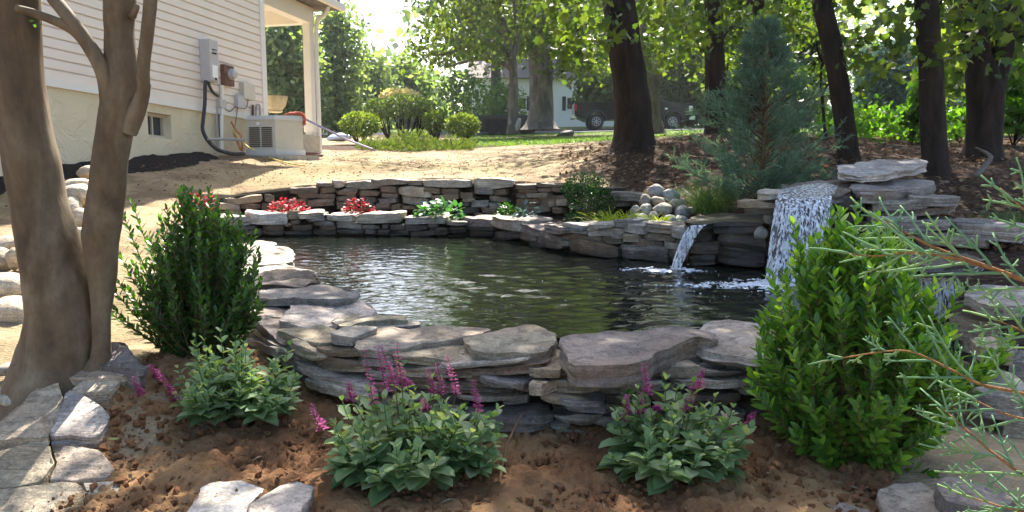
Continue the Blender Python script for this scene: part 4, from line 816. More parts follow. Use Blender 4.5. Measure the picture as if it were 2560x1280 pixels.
# ------------------------------------------------------------------ falling water
def fallsheet(name, tops, bots, label, nx=36, nz=26, jit=.012, strands=70, arc=1.0, film=None):
    t = thing(name, label, 'waterfall', bots[0]); t['kind'] = 'thing'
    def at(u, v):
        k = u * (len(tops) - 1); i = min(int(k), len(tops) - 2); f = k - i
        a = tops[i].lerp(tops[i + 1], f); k = u * (len(bots) - 1); i = min(int(k), len(bots) - 2); f = k - i; b_ = bots[i].lerp(bots[i + 1], f)
        h = v ** .62 if arc else v
        return Vector((a.x + (b_.x - a.x) * h, a.y + (b_.y - a.y) * h, a.z + (b_.z - a.z) * v))
    m = MB(); vs = []
    for j in range(nz + 1):
        for i in range(nx + 1):
            p = at(i / nx, j / nz); n = MN.noise(Vector((i * .55, j * .12, 3))); p.y += n * jit * (0.4 + j / nz); vs.append(p)
    m.add(vs, [(j * (nx + 1) + i, j * (nx + 1) + i + 1, (j + 1) * (nx + 1) + i + 1, (j + 1) * (nx + 1) + i) for j in range(nz) for i in range(nx)])
    m.build('water_sheet', M['fall'], t, 180)
    m = MB(); r = random.Random(5)
    for s in range(strands):
        u = r.random(); v0 = r.random() ** 1.5 * .6; v1 = min(1, v0 + r.uniform(.25, .7)); wob = r.uniform(-.02, .02); pts = []
        k = 9
        for q in range(k):
            v = v0 + (v1 - v0) * q / (k - 1); p = at(min(max(u + wob * math.sin(q * .9), 0), 1), v); p.y -= .012 + r.uniform(0, .008); p.x += r.uniform(-.003, .003); pts.append(p)
        rr = r.uniform(.001, .0036); m.tube(pts, [rr * x for x in (.15, .6, .9, 1, 1, .9, .75, .5, .15)], 5)
    m.build('water_strands', M['fall'], t, 180)['kind'] = 'stuff'
    m = MB()
    for s in range(strands // 8):
        p = at(r.uniform(-.05, 1.05) if 0 else r.random(), .35 + .65 * r.random()); p += Vector((r.uniform(-.05, .05), r.uniform(-.08, .02), r.uniform(-.02, .04)))
        rr = r.uniform(.0015, .0045); m.lathe(p, [(0.0005, -rr), (rr, 0), (.0005, rr)], 6)
    m.build('droplets', M['strand'], t, 180)['kind'] = 'stuff'
    return t
tp = [PT(x, y, zat(497, 5.68), 5.68, .17) + Vector((0, -.01, .012)) for x, y in ((1944, 488), (1962, 494), (2000, 497), (2045, 495), (2078, 492))]
bt = [PZ(x, y, WL) for x, y in ((1912, 706), (1940, 712), (1985, 714), (2030, 712), (2062, 706))]
fallsheet('tall_waterfall', tp, bt, 'tall curtain of white falling water spilling from the wet ledge into the pond', nx=60, strands=130)
tp = [P(x, y, 6.2) + Vector((0, 0, .01)) for x, y in ((1728, 566), (1750, 566), (1768, 564))]
bt = [PZ(x, y, WL) for x, y in ((1676, 672), (1684, 675), (1700, 674))]
fallsheet('water_spout', tp, bt, 'low narrow stream of water arching left from the dark slab', nx=16, strands=70, jit=.006)
tp = [P(x, y, 4.42) for x, y in ((2290, 662), (2330, 668), (2385, 672))]
bt = [P(x, y, 4.30) for x, y in ((2285, 800), (2330, 800), (2395, 790))]
fallsheet('small_waterfall', tp, bt, 'small broken cascade seen through the leaves of the right shrub', nx=24, strands=70)
# wet film running over the ledges, froth and bubbles on the pond
b = MB()
def film(pts, zf, df, k, name, lab):
    m = MB(); Q = [PT(x, y, zf, df, k) + Vector((0, 0, .016)) for x, y in pts]; m.add(Q, [tuple(range(len(Q)))]); return tag(m.build(name, M['fall']), lab, 'water film')
film([(1930, 487), (1955, 478), (2010, 467), (2060, 462), (2095, 470), (2085, 490), (2045, 497), (2000, 499), (1950, 494)], zat(497, 5.68), 5.68, .17, 'water_film', 'thin water running over the wet ledge to the tall waterfall')
def froth(name, cs, n, smin, smax, flat, lab):
    ico = bmesh.new(); bmesh.ops.create_icosphere(ico, subdivisions=2, radius=.5); tv = np.array([v.co[:] for v in ico.verts]); tv[:, 2] *= flat; tf = [tuple(v.index for v in f.verts) for f in ico.faces]; ico.free()
    Pp = []
    for (px, py, sx, sy, wgt) in cs:
        c = PZ(px, py, WL); k = int(n * wgt); a = nr.normal(size=(k, 2)) * np.array((sx, sy)); Pp.append(np.c_[c.x + a[:, 0], c.y + a[:, 1], np.full(k, WL)])
    Pp = np.concatenate(Pp); ok = inside(POND, Pp[:, 0], Pp[:, 1]); Pp = Pp[ok]; m = len(Pp); s = smin + (smax - smin) * nr.random(m) ** 2.5
    X = np.c_[nr.normal(size=(m, 2)), np.zeros(m)]
    V, Fs = scatter((tv, tf), Pp, X, np.tile((0, 0, 1.0), (m, 1)), s)
    return tag(link(name, np_mesh(name, V, Fs), M['foam'], None, 180), lab, 'foam', kind='stuff')
froth('foam', ((1640, 674, .13, .05, .8), (1690, 676, .1, .06, .8), (1930, 708, .14, .09, 1.2), (1850, 712, .22, .06, .9), (1985, 720, .15, .1, .8)), 900, .004, .034, .2, 'white froth on the pond where the waterfalls land')
froth('bubbles', ((1650, 700, .5, .25, .7), (1850, 730, .5, .2, .7), (1450, 680, .7, .5, .5), (1150, 690, .8, .6, .25), (1750, 720, .4, .3, .5)), 34, .005, .014, .35, 'small bubbles floating on the pond')

# ------------------------------------------------------------------ wording for the wall stones (what they are, which course, beside what)
LM = {'upper back wall': [(715, 'the left red plant'), (890, 'the right red plant'), (1100, 'the green hosta'), (1310, 'the blue hosta'), (1465, 'the boxwood'), (1640, 'the cobble pile'), (580, 'its left end'), (990, 'the big pale block'), (1210, 'the largest rounded capstone')],
      'lower back wall': [(715, 'the left red plant'), (890, 'the right red plant'), (1100, 'the green hosta'), (1290, 'the whitest rounded capstone'), (1465, 'the boxwood'), (1540, 'the left yellow tuft'), (1640, 'the right yellow tuft'), (1700, 'the water spout'), (590, 'its left end')],
      'front wall': [(640, 'the left sage plant'), (700, 'the left pond corner'), (980, 'the tallest flower spikes'), (1130, 'the thin middle flower spikes'), (1280, 'the six-sided capstone'), (1480, 'the rounded jutting slab'), (1620, 'the short pink spikes'), (1740, 'the long capstone tail'), (1930, 'the right shrub'), (820, 'the bare soil patch')]}
def course(wall, mx, my):
    if wall == 'upper back wall': t_ = np.interp(mx, [520, 700, 870, 1250, 1450, 1600], [505, 472, 455, 452, 462, 485]); b_ = np.interp(mx, [520, 900, 1250, 1600], [540, 535, 545, 555])
    elif wall == 'lower back wall': t_ = np.interp(mx, [520, 1000, 1250, 1500, 1700], [535, 538, 550, 565, 560]); b_ = np.interp(mx, [520, 1000, 1300, 1500, 1700], [588, 588, 602, 640, 650])
    else: t_ = np.interp(mx, [600, 800, 1000, 1500, 2000], [790, 840, 870, 930, 900]); b_ = np.interp(mx, [600, 800, 1000, 1500, 2000], [930, 1000, 1060, 1110, 1090])
    return int(np.clip((my - t_) / (b_ - t_) * 4, 0, 3))
CN = ('top course', 'second course', 'third course', 'lowest course')
byl = {}
for (o, wall, mx, my, W, th, tone, cap) in STONES:
    size = 'large' if W > .42 else 'small' if W < .17 else 'thin' if th < .045 else 'long' if W > 3.6 * th else 'thick' if th > .1 else 'middling'
    lx, ln = min(LM[wall], key=lambda a: abs(a[0] - mx))
    rel = ('behind ' if wall == 'upper back wall' else 'below ') if abs(lx - mx) < 22 else 'left of ' if mx < lx else 'right of '
    if 'end' in ln: rel = 'at '
    co = 0 if cap else course(wall, mx, my)
    lab = '%s %s %s %s, %s%s%s' % (size, TNAME[tone], wall, 'cap' if cap else 'stone', '' if cap else CN[co] + ', ', rel, ln)
    byl.setdefault(lab, []).append((mx, o)); tag(o, lab, 'stone', 'stones of the ' + wall)
for lab, l in byl.items():
    if len(l) > 1:
        l.sort(key=lambda a: a[0]); nm = {2: ('left', 'right'), 3: ('left', 'middle', 'right')}.get(len(l)) or ['leftmost', 'second', 'third', 'fourth', 'fifth'][:len(l) - 1] + ['rightmost']
        for (mx, o), q in zip(l, nm): o['label'] = q + ' ' + lab
# ------------------------------------------------------------------ shrubs and flowers near the camera
def shoots(base, tips, leafn, lmin, lmax, last=.26, ang=.85, spread=.03, tmpl=None, bend=.35, twirl=2.4):
    """leafy shoots from a base to given tips: returns leaves (verts, faces) and stem paths"""
    Pp, X, N, S, stems = [], [], [], [], []
    for tip in tips:
        tip = Vector(tip); b0 = Vector(base) + Vector((rnd.uniform(-spread, spread), rnd.uniform(-spread, spread), 0))
        dv = tip - b0; mid = b0 + dv * .5 + Vector((dv.x, dv.y, 0)) * bend * .35 - Vector((0, 0, dv.z * .06)); pts = []
        for k in range(13):
            t = k / 12; pts.append(b0 * (1 - t) ** 2 + mid * 2 * t * (1 - t) + tip * t * t)
        stems.append(pts); Lg = dv.length; a0 = rnd.uniform(0, 6)
        for j in range(leafn):
            u = 1 - (last / max(Lg, last)) * (1 - (j / (leafn - 1)) ** .9); u = min(max(u, .05), 1); k = u * 12; i = min(int(k), 11); f = k - i
            p = pts[i].lerp(pts[i + 1], f); ax = (pts[i + 1] - pts[i]).normalized()
            a0 += twirl + rnd.uniform(-.25, .25); e1 = ax.cross(Vector((.3, .2, .9)) if abs(ax.z) < .9 else Vector((1, 0, 0))).normalized(); e2 = ax.cross(e1)
            rad = e1 * math.cos(a0) + e2 * math.sin(a0); th = ang * (1 - .45 * (j / leafn) ** 3) + rnd.uniform(-.2, .2)
            d = ax * math.cos(th) + rad * math.sin(th); Pp.append(p); X.append(d); N.append(ax * math.sin(th) - rad * math.cos(th) + Vector((0, 0, .25)))
            S.append(rnd.uniform(lmin, lmax) * (1 - .35 * (j / leafn) ** 4))
    return scatter(tmpl, [p[:] for p in Pp], [x[:] for x in X], [n[:] for n in N], S), stems
def envelope_tips(n, c, prof, H, surf=.55, sq=1.0, lean=(0, 0)):
    """tips spread through a silhouette: prof(t)->radius, t from 0 (bottom) to 1 (top)"""
    out = []
    while len(out) < n:
        t = rnd.random() ** .8; rr = prof(t)
        if rnd.random() > rr / max(prof(.5), prof(.3), .01): continue
        q = rr * (rnd.random() ** surf); a = rnd.uniform(0, 2 * math.pi)
        out.append(Vector((c[0] + q * math.cos(a) + lean[0] * t, c[1] + q * math.sin(a) * sq + lean[1] * t, c[2] + t * H)))
    return out
HL = leaf_t(.22, .05, .05)
def holly(loc, prof, H, n, label, lean=(0, 0), extra=(), lmin=.038, lmax=.056, lmat='holly_shaded'):
    t = thing('holly_shrub', label, 'shrub', loc, 'evergreen holly shrubs by the pond')
    tips = envelope_tips(n, loc, prof, H, .5, 1, lean) + [Vector(e) for e in extra]
    lv, st = shoots((loc[0], loc[1], loc[2] - .02), tips, 26, lmin, lmax, .30, .85, .05, HL, .5)
    leaf_obj('foliage', lv, M[lmat], t)
    m = MB()
    for pts in st: m.tube([p for p in pts[::2]], lerpl([.006, .0035, .0015], 7), 5)
    m.build('stems', M['twig'], t, 180); return t
b0 = GP(478, 3.72)
pr = lambda t: np.interp(t, [0, .08, .25, .45, .65, .85, 1], [.10, .21, .30, .33, .30, .20, .07])
holly(b0, pr, zat(470, 3.72) - b0.z, 350, 'upright shaded dark green shrub beside the tree trunks at the left of the pond', (.02, 0), extra=[P(235, 745, 3.6), P(262, 690, 3.6), P(275, 670, 3.62), P(640, 760, 3.7), P(625, 800, 3.7), P(450, 470, 3.75), P(470, 482, 3.7), P(300, 640, 3.6), P(285, 770, 3.55), P(500, 500, 3.8), P(310, 540, 3.75), P(330, 505, 3.8)])
b0 = GP(2170, 2.95)
pr = lambda t: np.interp(t, [0, .08, .25, .45, .65, .85, 1], [.15, .28, .37, .385, .33, .23, .08])
holly(b0, pr, zat(535, 2.95) - b0.z, 440, 'large bright green shrub in front of the waterfalls at the right', (-.04, 0), extra=[P(1875, 960, 2.85), P(1890, 985, 2.8), P(1930, 690, 2.9), P(2100, 530, 2.95), P(2140, 525, 2.95), P(1985, 560, 2.95), P(2520, 870, 3.0), P(2500, 900, 3.0), P(2480, 880, 2.95), P(2440, 930, 2.95), P(2210, 1130, 2.7), P(2330, 1190, 2.8), P(1990, 1090, 2.75), P(1905, 850, 2.85), P(2530, 830, 3.05), P(2400, 720, 3), P(2050, 1110, 2.7), P(2230, 1100, 2.7)], lmin=.046, lmax=.074, lmat='holly')
SL = ([(0, 0, 0), (.3, 0, -.02), (.65, 0, -.08), (1, 0, -.2), (.22, .2, .05), (.5, .3, .06), (.82, .2, -.05), (.22, -.2, .05), (.5, -.3, .06), (.82, -.2, -.05)], [(0, 1, 4), (1, 2, 5, 4), (2, 6, 5), (2, 3, 6), (0, 7, 1), (1, 7, 8, 2), (2, 8, 9), (2, 9, 3)])
def florets(path, m0, n, sz):
    """whorls of small two-lipped flowers up a spike"""
    Pp, X, N, S = [], [], [], []
    for k in range(n):
        u = k / (n - 1); i = min(int(u * (len(path) - 1)), len(path) - 2); p = path[i].lerp(path[i + 1], u * (len(path) - 1) - i)
        for q in range(6):
            a = q * 1.047 + k * .5 + rnd.uniform(-.3, .3); d = Vector((math.cos(a), math.sin(a), .35 + rnd.uniform(-.3, .3))); Pp.append((p + d * .004)[:]); X.append(d[:]); N.append((-d.x * .3, -d.y * .3, 1)); S.append(sz * (1.15 - .7 * u) * rnd.uniform(.7, 1.2))
    m0.append(scatter(leaf_t(.3, .12, .1), Pp, X, N, S))
def sage(loc, rad, H, nst, spikes, label, seed, lean=(0, 0), lsz=(.045, .085)):
    global rnd
    rnd_old = rnd; rnd = random.Random(seed)
    t = thing('sage_plant', label, 'flowering plant', loc, 'pink flowering sages in the garden bed')
    Pp, X, N, S = [], [], [], []; sm = MB()
    for s in range(nst):
        a = rnd.uniform(0, 6.283); q = rad * rnd.random() ** .55; hh = H * (1 - .5 * (q / rad) ** 1.6) * (rnd.uniform(.5, 1.1) if rnd.random() < .88 else rnd.uniform(1.15, 1.4))
        b_ = Vector(loc) + Vector((math.cos(a) * q * .35, math.sin(a) * q * .35, 0)); e = Vector(loc) + Vector((math.cos(a) * q + lean[0], math.sin(a) * q + lean[1], hh)); mid = (b_ + e) / 2 + Vector((math.cos(a) * q * .2, math.sin(a) * q * .2, 0))
        pts = [b_ * (1 - k / 6) ** 2 + mid * 2 * (k / 6) * (1 - k / 6) + e * (k / 6) ** 2 for k in range(7)]
        sm.tube(pts, lerpl([.003, .0015], 7), 5); a0 = rnd.uniform(0, 3)
        for nn in range(7):
            u = .22 + .78 * nn / 6; k = u * 6; i = min(int(k), 5); p = pts[i].lerp(pts[i + 1], k - i); ax = (pts[i + 1] - pts[i]).normalized(); a0 += 1.57
            for sgn in (0, math.pi):
                an = a0 + sgn + rnd.uniform(-.3, .3); th = (1.25 - .75 * (nn / 6) ** 2) + rnd.uniform(-.25, .25); rdv = Vector((math.cos(an), math.sin(an), 0))
                d = ax * math.cos(th) + rdv * math.sin(th); Pp.append(p[:]); X.append(d[:]); N.append((-rdv.x * .35 + rnd.uniform(-.3, .3), -rdv.y * .35 + rnd.uniform(-.3, .3), 1)); S.append(rnd.uniform(*lsz) * (1.4 - 1.05 * (nn / 6) ** 1.1))
    sm.build('stems', M['grass'], t, 180)
    leaf_obj('foliage', scatter(SL, Pp, X, N, S), M['salvia'], t)
    for (a, b_, c, d_, dd) in spikes:            # spike base px, tip px, distance
        p0, p1 = P(a, b_, dd), P(c, d_, dd - .02); low = Vector(loc).lerp(p0, .6); low.z = loc[2] + (p0.z - loc[2]) * .5
        path = curve_pts([Vector(loc) + Vector((rnd.uniform(-.03, .03), 0, .03)), low, p0, p1], 5); fl = []
        florets([p0.lerp(p1, k / 8) + Vector((math.sin(k * .8) * .003, 0, 0)) for k in range(9)], fl, 12, .0185)
        o = leaf_obj('flower_spike', fl, M['flower'], t); st = MB(); st.tube(path, lerpl([.0025, .0012], len(path)), 5); st.build('stalk', M['rust'] if False else M['twig'], o, 180)
    rnd = rnd_old; return t
l1 = GP(575, 3.15, .03); sage(l1, .27, .31, 62, [(440, 1000, 392, 925, 3.0), (352, 990, 335, 945, 3.05), (400, 950, 375, 915, 3.05)], 'low grey green sage in front of the left shrub, few drooping pink flowers', 1, (0, 0), (.05, .09))
l2 = GP(1015, 2.72, .03); sage(l2, .32, .30, 70, [(935, 1010, 912, 880, 2.75), (965, 980, 945, 870, 2.72), (985, 960, 952, 865, 2.68), (1005, 970, 992, 862, 2.7), (880, 1000, 872, 955, 2.75), (1020, 965, 1000, 935, 2.75), (1085, 985, 1070, 925, 2.8), (1105, 985, 1092, 910, 2.8), (1140, 985, 1118, 892, 2.78), (1195, 1030, 1185, 955, 2.75), (805, 1075, 780, 1015, 2.72), (1065, 1030, 1060, 1000, 2.8)], 'bushiest sage in the middle of the bed with many tall magenta flower spikes', 2, (.01, 0), (.055, .11))
l3 = GP(1690, 2.72, .03); sage(l3, .27, .29, 60, [(1620, 985, 1610, 912, 2.72), (1745, 975, 1758, 925, 2.72), (1715, 1025, 1738, 955, 2.7), (1815, 1085, 1822, 1025, 2.75), (1872, 1065, 1884, 1035, 2.75), (1565, 1050, 1568, 990, 2.75), (1600, 1040, 1606, 985, 2.75), (1640, 1030, 1644, 1015, 2.78)], 'sage at the right of the bed with short bright pink flower spikes', 3, (.01, 0), (.055, .105))
# ---- back terrace plants
def mound(name, loc, rx, rz, n, tmpl, mat, lmin, lmax, label, cat, group=None, ry=None, up=.5, stem=True):
    t = thing(name, label, cat, loc, group); ry = ry or rx * .7
    d = rdir(n); d[:, 2] = abs(d[:, 2]); q = nr.random(n) ** .4
    Pp = np.array(loc)[None] + d * q[:, None] * np.array((rx, ry, rz))[None]
    X = d + nr.normal(size=(n, 3)) * .5; X[:, 2] *= .5; N = nr.normal(size=(n, 3)) * .5 + np.array((0, 0, 1.0)) + d * .3
    leaf_obj('leaves', scatter(tmpl, Pp, X, N, nr.uniform(lmin, lmax, n)), M[mat], t)
    if stem:
        m = MB()
        for k in range(14):
            a = rnd.uniform(0, 6.28); e = Vector(loc) + Vector((math.cos(a) * rx * .7, math.sin(a) * ry * .7, rz * rnd.uniform(.4, .9))); m.tube([Vector(loc), Vector(loc).lerp(e, .5) + Vector((0, 0, rz * .1)), e], [.004, .003, .002], 4)
        m.build('stems', M['twig'], t, 180)
    return t
RL = leaf_t(.36, .06, .1)
TZ = .535
def tz(px, d): p = GP(px, d); return Vector((p.x, p.y, TZ))
mound('red_leaved_plant', tz(718, 9.0), .27, .24, 340, RL, 'red', .028, .055, 'larger crimson leaved plant at the left of the back terrace', 'plant', 'red leaved plants on the terrace')
mound('red_leaved_plant', tz(893, 9.15), .21, .24, 230, RL, 'red', .028, .055, 'smaller scarlet plant on the terrace, nearer the middle of the wall', 'plant', 'red leaved plants on the terrace')
mound('red_leaved_plant', P(500, 535, 8.0), .2, .22, 220, RL, 'red', .03, .065, 'red plant showing behind the top of the left shrub', 'plant', 'red leaved plants on the terrace')
HT = leaf_t(.33, .05, .22)
mound('hosta', tz(1100, 8.95), .29, .20, 170, HT, 'hosta', .06, .11, 'spreading green hosta on the terrace behind the lower wall', 'plant', 'hostas on the terrace', stem=False)
mound('hosta', tz(1318, 8.6), .13, .22, 60, HT, 'bluehosta', .06, .10, 'small bluish hosta against the upper back wall', 'plant', 'hostas on the terrace', stem=False)
mound('fern', tz(1272, 8.75), .15, .2, 200, LEAF2N, 'box', .05, .09, 'thin dark fern left of the bluish hosta', 'plant')
# boxwood
def boxwood(loc, blobs, n, label):
    t = thing('boxwood', label, 'shrub', loc); Pp = []; D = []
    for (dx, dy, dz_, rx, ry, rz, wgt) in blobs:
        k = int(n * wgt); d = rdir(k); q = nr.random(k) ** .28; Pp.append(np.array(loc)[None] + np.array((dx, dy, dz_)) + d * q[:, None] * np.array((rx, ry, rz))); D.append(d)
    Pp = np.concatenate(Pp); D = np.concatenate(D)
    leaf_obj('foliage', scatter(leaf_t(.3, .05, .05), Pp, D + nr.normal(size=D.shape) * .6, nr.normal(size=D.shape) * .6 + (0, 0, 1), nr.uniform(.02, .036, len(Pp))), M['box'], t)
    m = MB()
    for k in range(9):
        e = Vector(loc) + Vector((rnd.uniform(-.2, .2), rnd.uniform(-.15, .1), rnd.uniform(.2, .5))); m.tube([loc, Vector(loc).lerp(e, .5), e], [.008, .005, .002], 5)
    m.build('stems', M['twig'], t, 180); return t
boxwood(tz(1468, 8.35), [(0, 0, .40, .24, .2, .13, .35), (-.17, -.02, .34, .1, .1, .09, .15), (.02, 0, .2, .22, .18, .22, .5), (.18, -.04, .22, .12, .1, .14, .2), (-.17, -.05, .05, .06, .05, .06, .06)], 2600, 'dark green boxwood standing on the terrace left of the cobble pile')
# yellow grass tufts, green grass clumps
def tuft(name, loc, n, ln, wd, droop, mat, label, group, spread=.05, up=1.0, cat='grass', fan=None):
    a = nr.uniform(0, 2 * math.pi, n); el = nr.uniform(.3, 1.2, n); d = np.c_[np.cos(a) * np.cos(el), np.sin(a) * np.cos(el), np.sin(el) * up]
    r0 = np.array(loc)[None] + np.c_[nr.normal(size=n) * spread, nr.normal(size=n) * spread, np.zeros(n)]
    V, Fs = blade_mesh(r0, unit(d), nr.uniform(ln * .6, ln, n), nr.uniform(wd * .6, wd, n), nr.uniform(droop * .6, droop, n))
    return tag(link(name, np_mesh(name, V, Fs), M[mat], None, 180), label, cat, group)
tuft('grass_tuft', tz(1540, 7.25) + Vector((0, 0, .05)), 150, .33, .015, .5, 'hakone', 'yellow grass tuft left of the cobble pile', 'yellow grass tufts', .08, 1.5)
tuft('grass_tuft', tz(1640, 7.1) + Vector((0, 0, .05)), 130, .28, .014, .5, 'hakone', 'yellow grass tuft in front of the cobble pile', 'yellow grass tufts', .07, 1.5)
tuft('grass_clump', GP(1775, 7.45, .0), 520, .5, .006, .3, 'grass', 'tall fine green grass clump at the left foot of the young juniper', 'green grass clumps', .09, 1.6)
tuft('grass_clump', GP(2535, 6.3, .0), 160, .3, .007, .4, 'grass', 'wispy green grass clump at the far right above the ledges', 'green grass clumps', .08, 1.4)
# young feathery juniper
def juniper(px, d, Htop, wprof, n, label):
    b_ = GP(px, d, -.03); t = thing('young_juniper', label, 'conifer', b_); H = Htop - b_.z; m = MB(); Pp, X, N, S = [], [], [], []
    m.tube([b_, b_ + Vector((.02, 0, H * .5)), b_ + Vector((-.02, 0, H * .98))], [.03, .018, .004], 7)
    nb = 200
    for k in range(nb):
        u = (k + rnd.random()) / nb; u = u ** 1.2; rr = wprof(u) * rnd.choice((rnd.uniform(.35, .8), rnd.uniform(.7, 1.25))); a = rnd.uniform(0, 6.283); z0 = b_.z + H * max(.02, u - .12 * rr / .5)
        s = Vector((b_.x, b_.y, z0)); e = Vector((b_.x + math.cos(a) * rr, b_.y + math.sin(a) * rr * .8, b_.z + H * min(1.02, u + .05 + .08 * rnd.random()))); mid = s.lerp(e, .55) + Vector((0, 0, -.04 * rr))
        pts = [s * (1 - q / 5) ** 2 + mid * 2 * (q / 5) * (1 - q / 5) + e * (q / 5) ** 2 for q in range(6)]; m.tube(pts, lerpl([.006, .0012], 6), 4)
        for j in range(n):
            v = .25 + .75 * rnd.random() ** .8; i = min(int(v * 5), 4); p = pts[i].lerp(pts[i + 1], v * 5 - i); ax = (pts[i + 1] - pts[i]).normalized()
            dd = ax * rnd.uniform(.5, 1.1) + Vector((rnd.gauss(0, .55), rnd.gauss(0, .55), rnd.gauss(.12, .4))); Pp.append(p[:]); X.append(dd[:]); N.append((rnd.gauss(0, 1), rnd.gauss(0, 1), rnd.gauss(0, 1))); S.append(rnd.choice((rnd.uniform(.05, .11), rnd.uniform(.09, .19))))
    m.build('branches', M['twig'], t, 180); leaf_obj('foliage', scatter(spray_t(5, .03), Pp, X, N, S), M['juniper'], t); return t
juniper(1905, 7.7, zat(82, 7.7), lambda u: np.interp(u, [0, .15, .35, .55, .75, .9, 1], [.62, .80, .72, .50, .31, .16, .03]), 26, 'feathery blue green young juniper behind the waterfall rocks')
# ---- foreground juniper: branches traced across the right of the picture
def jbranch(tw, fo, pts, d0, d1, r0, subs, seed, knob=.0024, green_from=.55):
    r = random.Random(seed); k = len(pts); W3 = [P(a, b_, d0 + (d1 - d0) * i / (k - 1)) for i, (a, b_) in enumerate(pts)]; path = curve_pts(W3, 7); n = len(path)
    tw.tube(path, lerpl([r0, r0 * .75, r0 * .45, r0 * .3], n), 7, jit=.08)
    def twig(p, dirv, ln, rad, depth):
        q = [p]; dv = dirv.normalized(); steps = max(4, int(ln / .012))
        for s in range(steps): dv = (dv + Vector((r.gauss(0, .07), r.gauss(0, .05), r.gauss(.015, .06)))).normalized(); q.append(q[-1] + dv * ln / steps)
        fo.tube(q, [rad * (1 + .28 * (s % 2)) * (1 - .45 * s / steps) for s in range(steps + 1)], 6)
        if depth:
            for s in range(1, steps, 1 if depth > 1 else 2):
                for sg in (1, -1):
                    if r.random() < (.34 if depth > 1 else .25):
                        side = dv.cross(Vector((0, 1, .25))).normalized() * sg + dv * 1.0 + Vector((0, r.uniform(-.5, .5), 0)); twig(q[s], side, ln * r.uniform(.14, .30) * (1.1 - s / steps) + .008, rad * .85, depth - 1)
    for u, sg, ln in subs:
        i = min(int(u * (n - 1)), n - 2); ax = (path[i + 1] - path[i]).normalized(); side = ax.cross(Vector((0, 1, 0))).normalized() * sg
        twig(path[i], ax * 1.0 + side * .62 + Vector((0, r.uniform(-.35, .35), 0)), ln * .85, knob * (.7 + ln * 1.2), 2)
    ax = (path[-1] - path[-3]).normalized(); twig(path[-4], ax, .06, knob * .9, 1)
t = thing('juniper_shrub', 'blue green juniper reaching into the right foreground, scaly twigs on orange stems', 'conifer', P(2700, 760, 1.15))
def jb(pts, d0, d1, r0, subs, seed, **kw):
    a, b_ = MB(), MB(); jbranch(a, b_, pts, d0, d1, r0, subs, seed, **kw); o = a.build('branch', M['jtwig'], t, 180); b_.build('leaf_sprays', M['jfront'], o, 180)
jb([(2680, 745), (2560, 700), (2450, 660), (2340, 620), (2250, 575), (2170, 535)], 1.10, 1.28, .0046, [(.15, 1, .13), (.2, -1, .10), (.3, 1, .15), (.36, -1, .12), (.45, 1, .15), (.5, -1, .10), (.58, 1, .16), (.65, -1, .10), (.72, 1, .10), (.8, -1, .08), (.86, 1, .07)], 1)
jb([(2470, 668), (2380, 645), (2280, 632), (2180, 640), (2090, 628)], 1.17, 1.25, .003, [(.2, -1, .10), (.35, 1, .12), (.45, -1, .12), (.55, 1, .09), (.65, -1, .09), (.8, 1, .05), (.85, -1, .05)], 2)
jb([(2700, 640), (2600, 560), (2500, 470)], 1.12, 1.2, .003, [(.2, -1, .12), (.4, 1, .1), (.5, -1, .12), (.7, -1, .1), (.75, 1, .06)], 3)
jb([(2680, 1030), (2560, 985), (2450, 960), (2370, 920), (2280, 880), (2170, 945 - 20), (2060, 912)][:5] + [(2200, 935 - 55), (2050, 905)], 1.18, 1.36, .0034, [(.2, -1, .12), (.28, 1, .10), (.36, -1, .15), (.42, 1, .12), (.5, -1, .12), (.58, 1, .09), (.66, -1, .09), (.75, 1, .04), (.82, -1, .05), (.9, 1, .03), (.93, -1, .03)], 4)
jb([(2700, 1260), (2580, 1200), (2480, 1130), (2400, 1060), (2340, 1005)], 1.05, 1.25, .0035, [(.12, 1, .13), (.2, -1, .10), (.3, 1, .14), (.38, -1, .10), (.48, 1, .13), (.55, -1, .10), (.64, 1, .11), (.72, -1, .08), (.8, 1, .08), (.88, -1, .05)], 5)
jb([(2700, 1330), (2600, 1290), (2500, 1265), (2400, 1235)], 1.05, 1.2, .003, [(.2, 1, .12), (.4, -1, .10), (.5, 1, .12), (.65, 1, .1), (.8, -1, .06)], 6)
jb([(2700, 880), (2620, 850), (2540, 820), (2470, 790)], 1.1, 1.22, .003, [(.2, 1, .1), (.35, -1, .12), (.5, 1, .1), (.6, -1, .1), (.75, 1, .08), (.85, -1, .06)], 7)
jb([(2700, 1110), (2600, 1060), (2500, 1030), (2410, 985)], 1.1, 1.22, .003, [(.35, -1, .10), (.5, 1, .10), (.75, 1, .08)], 8)
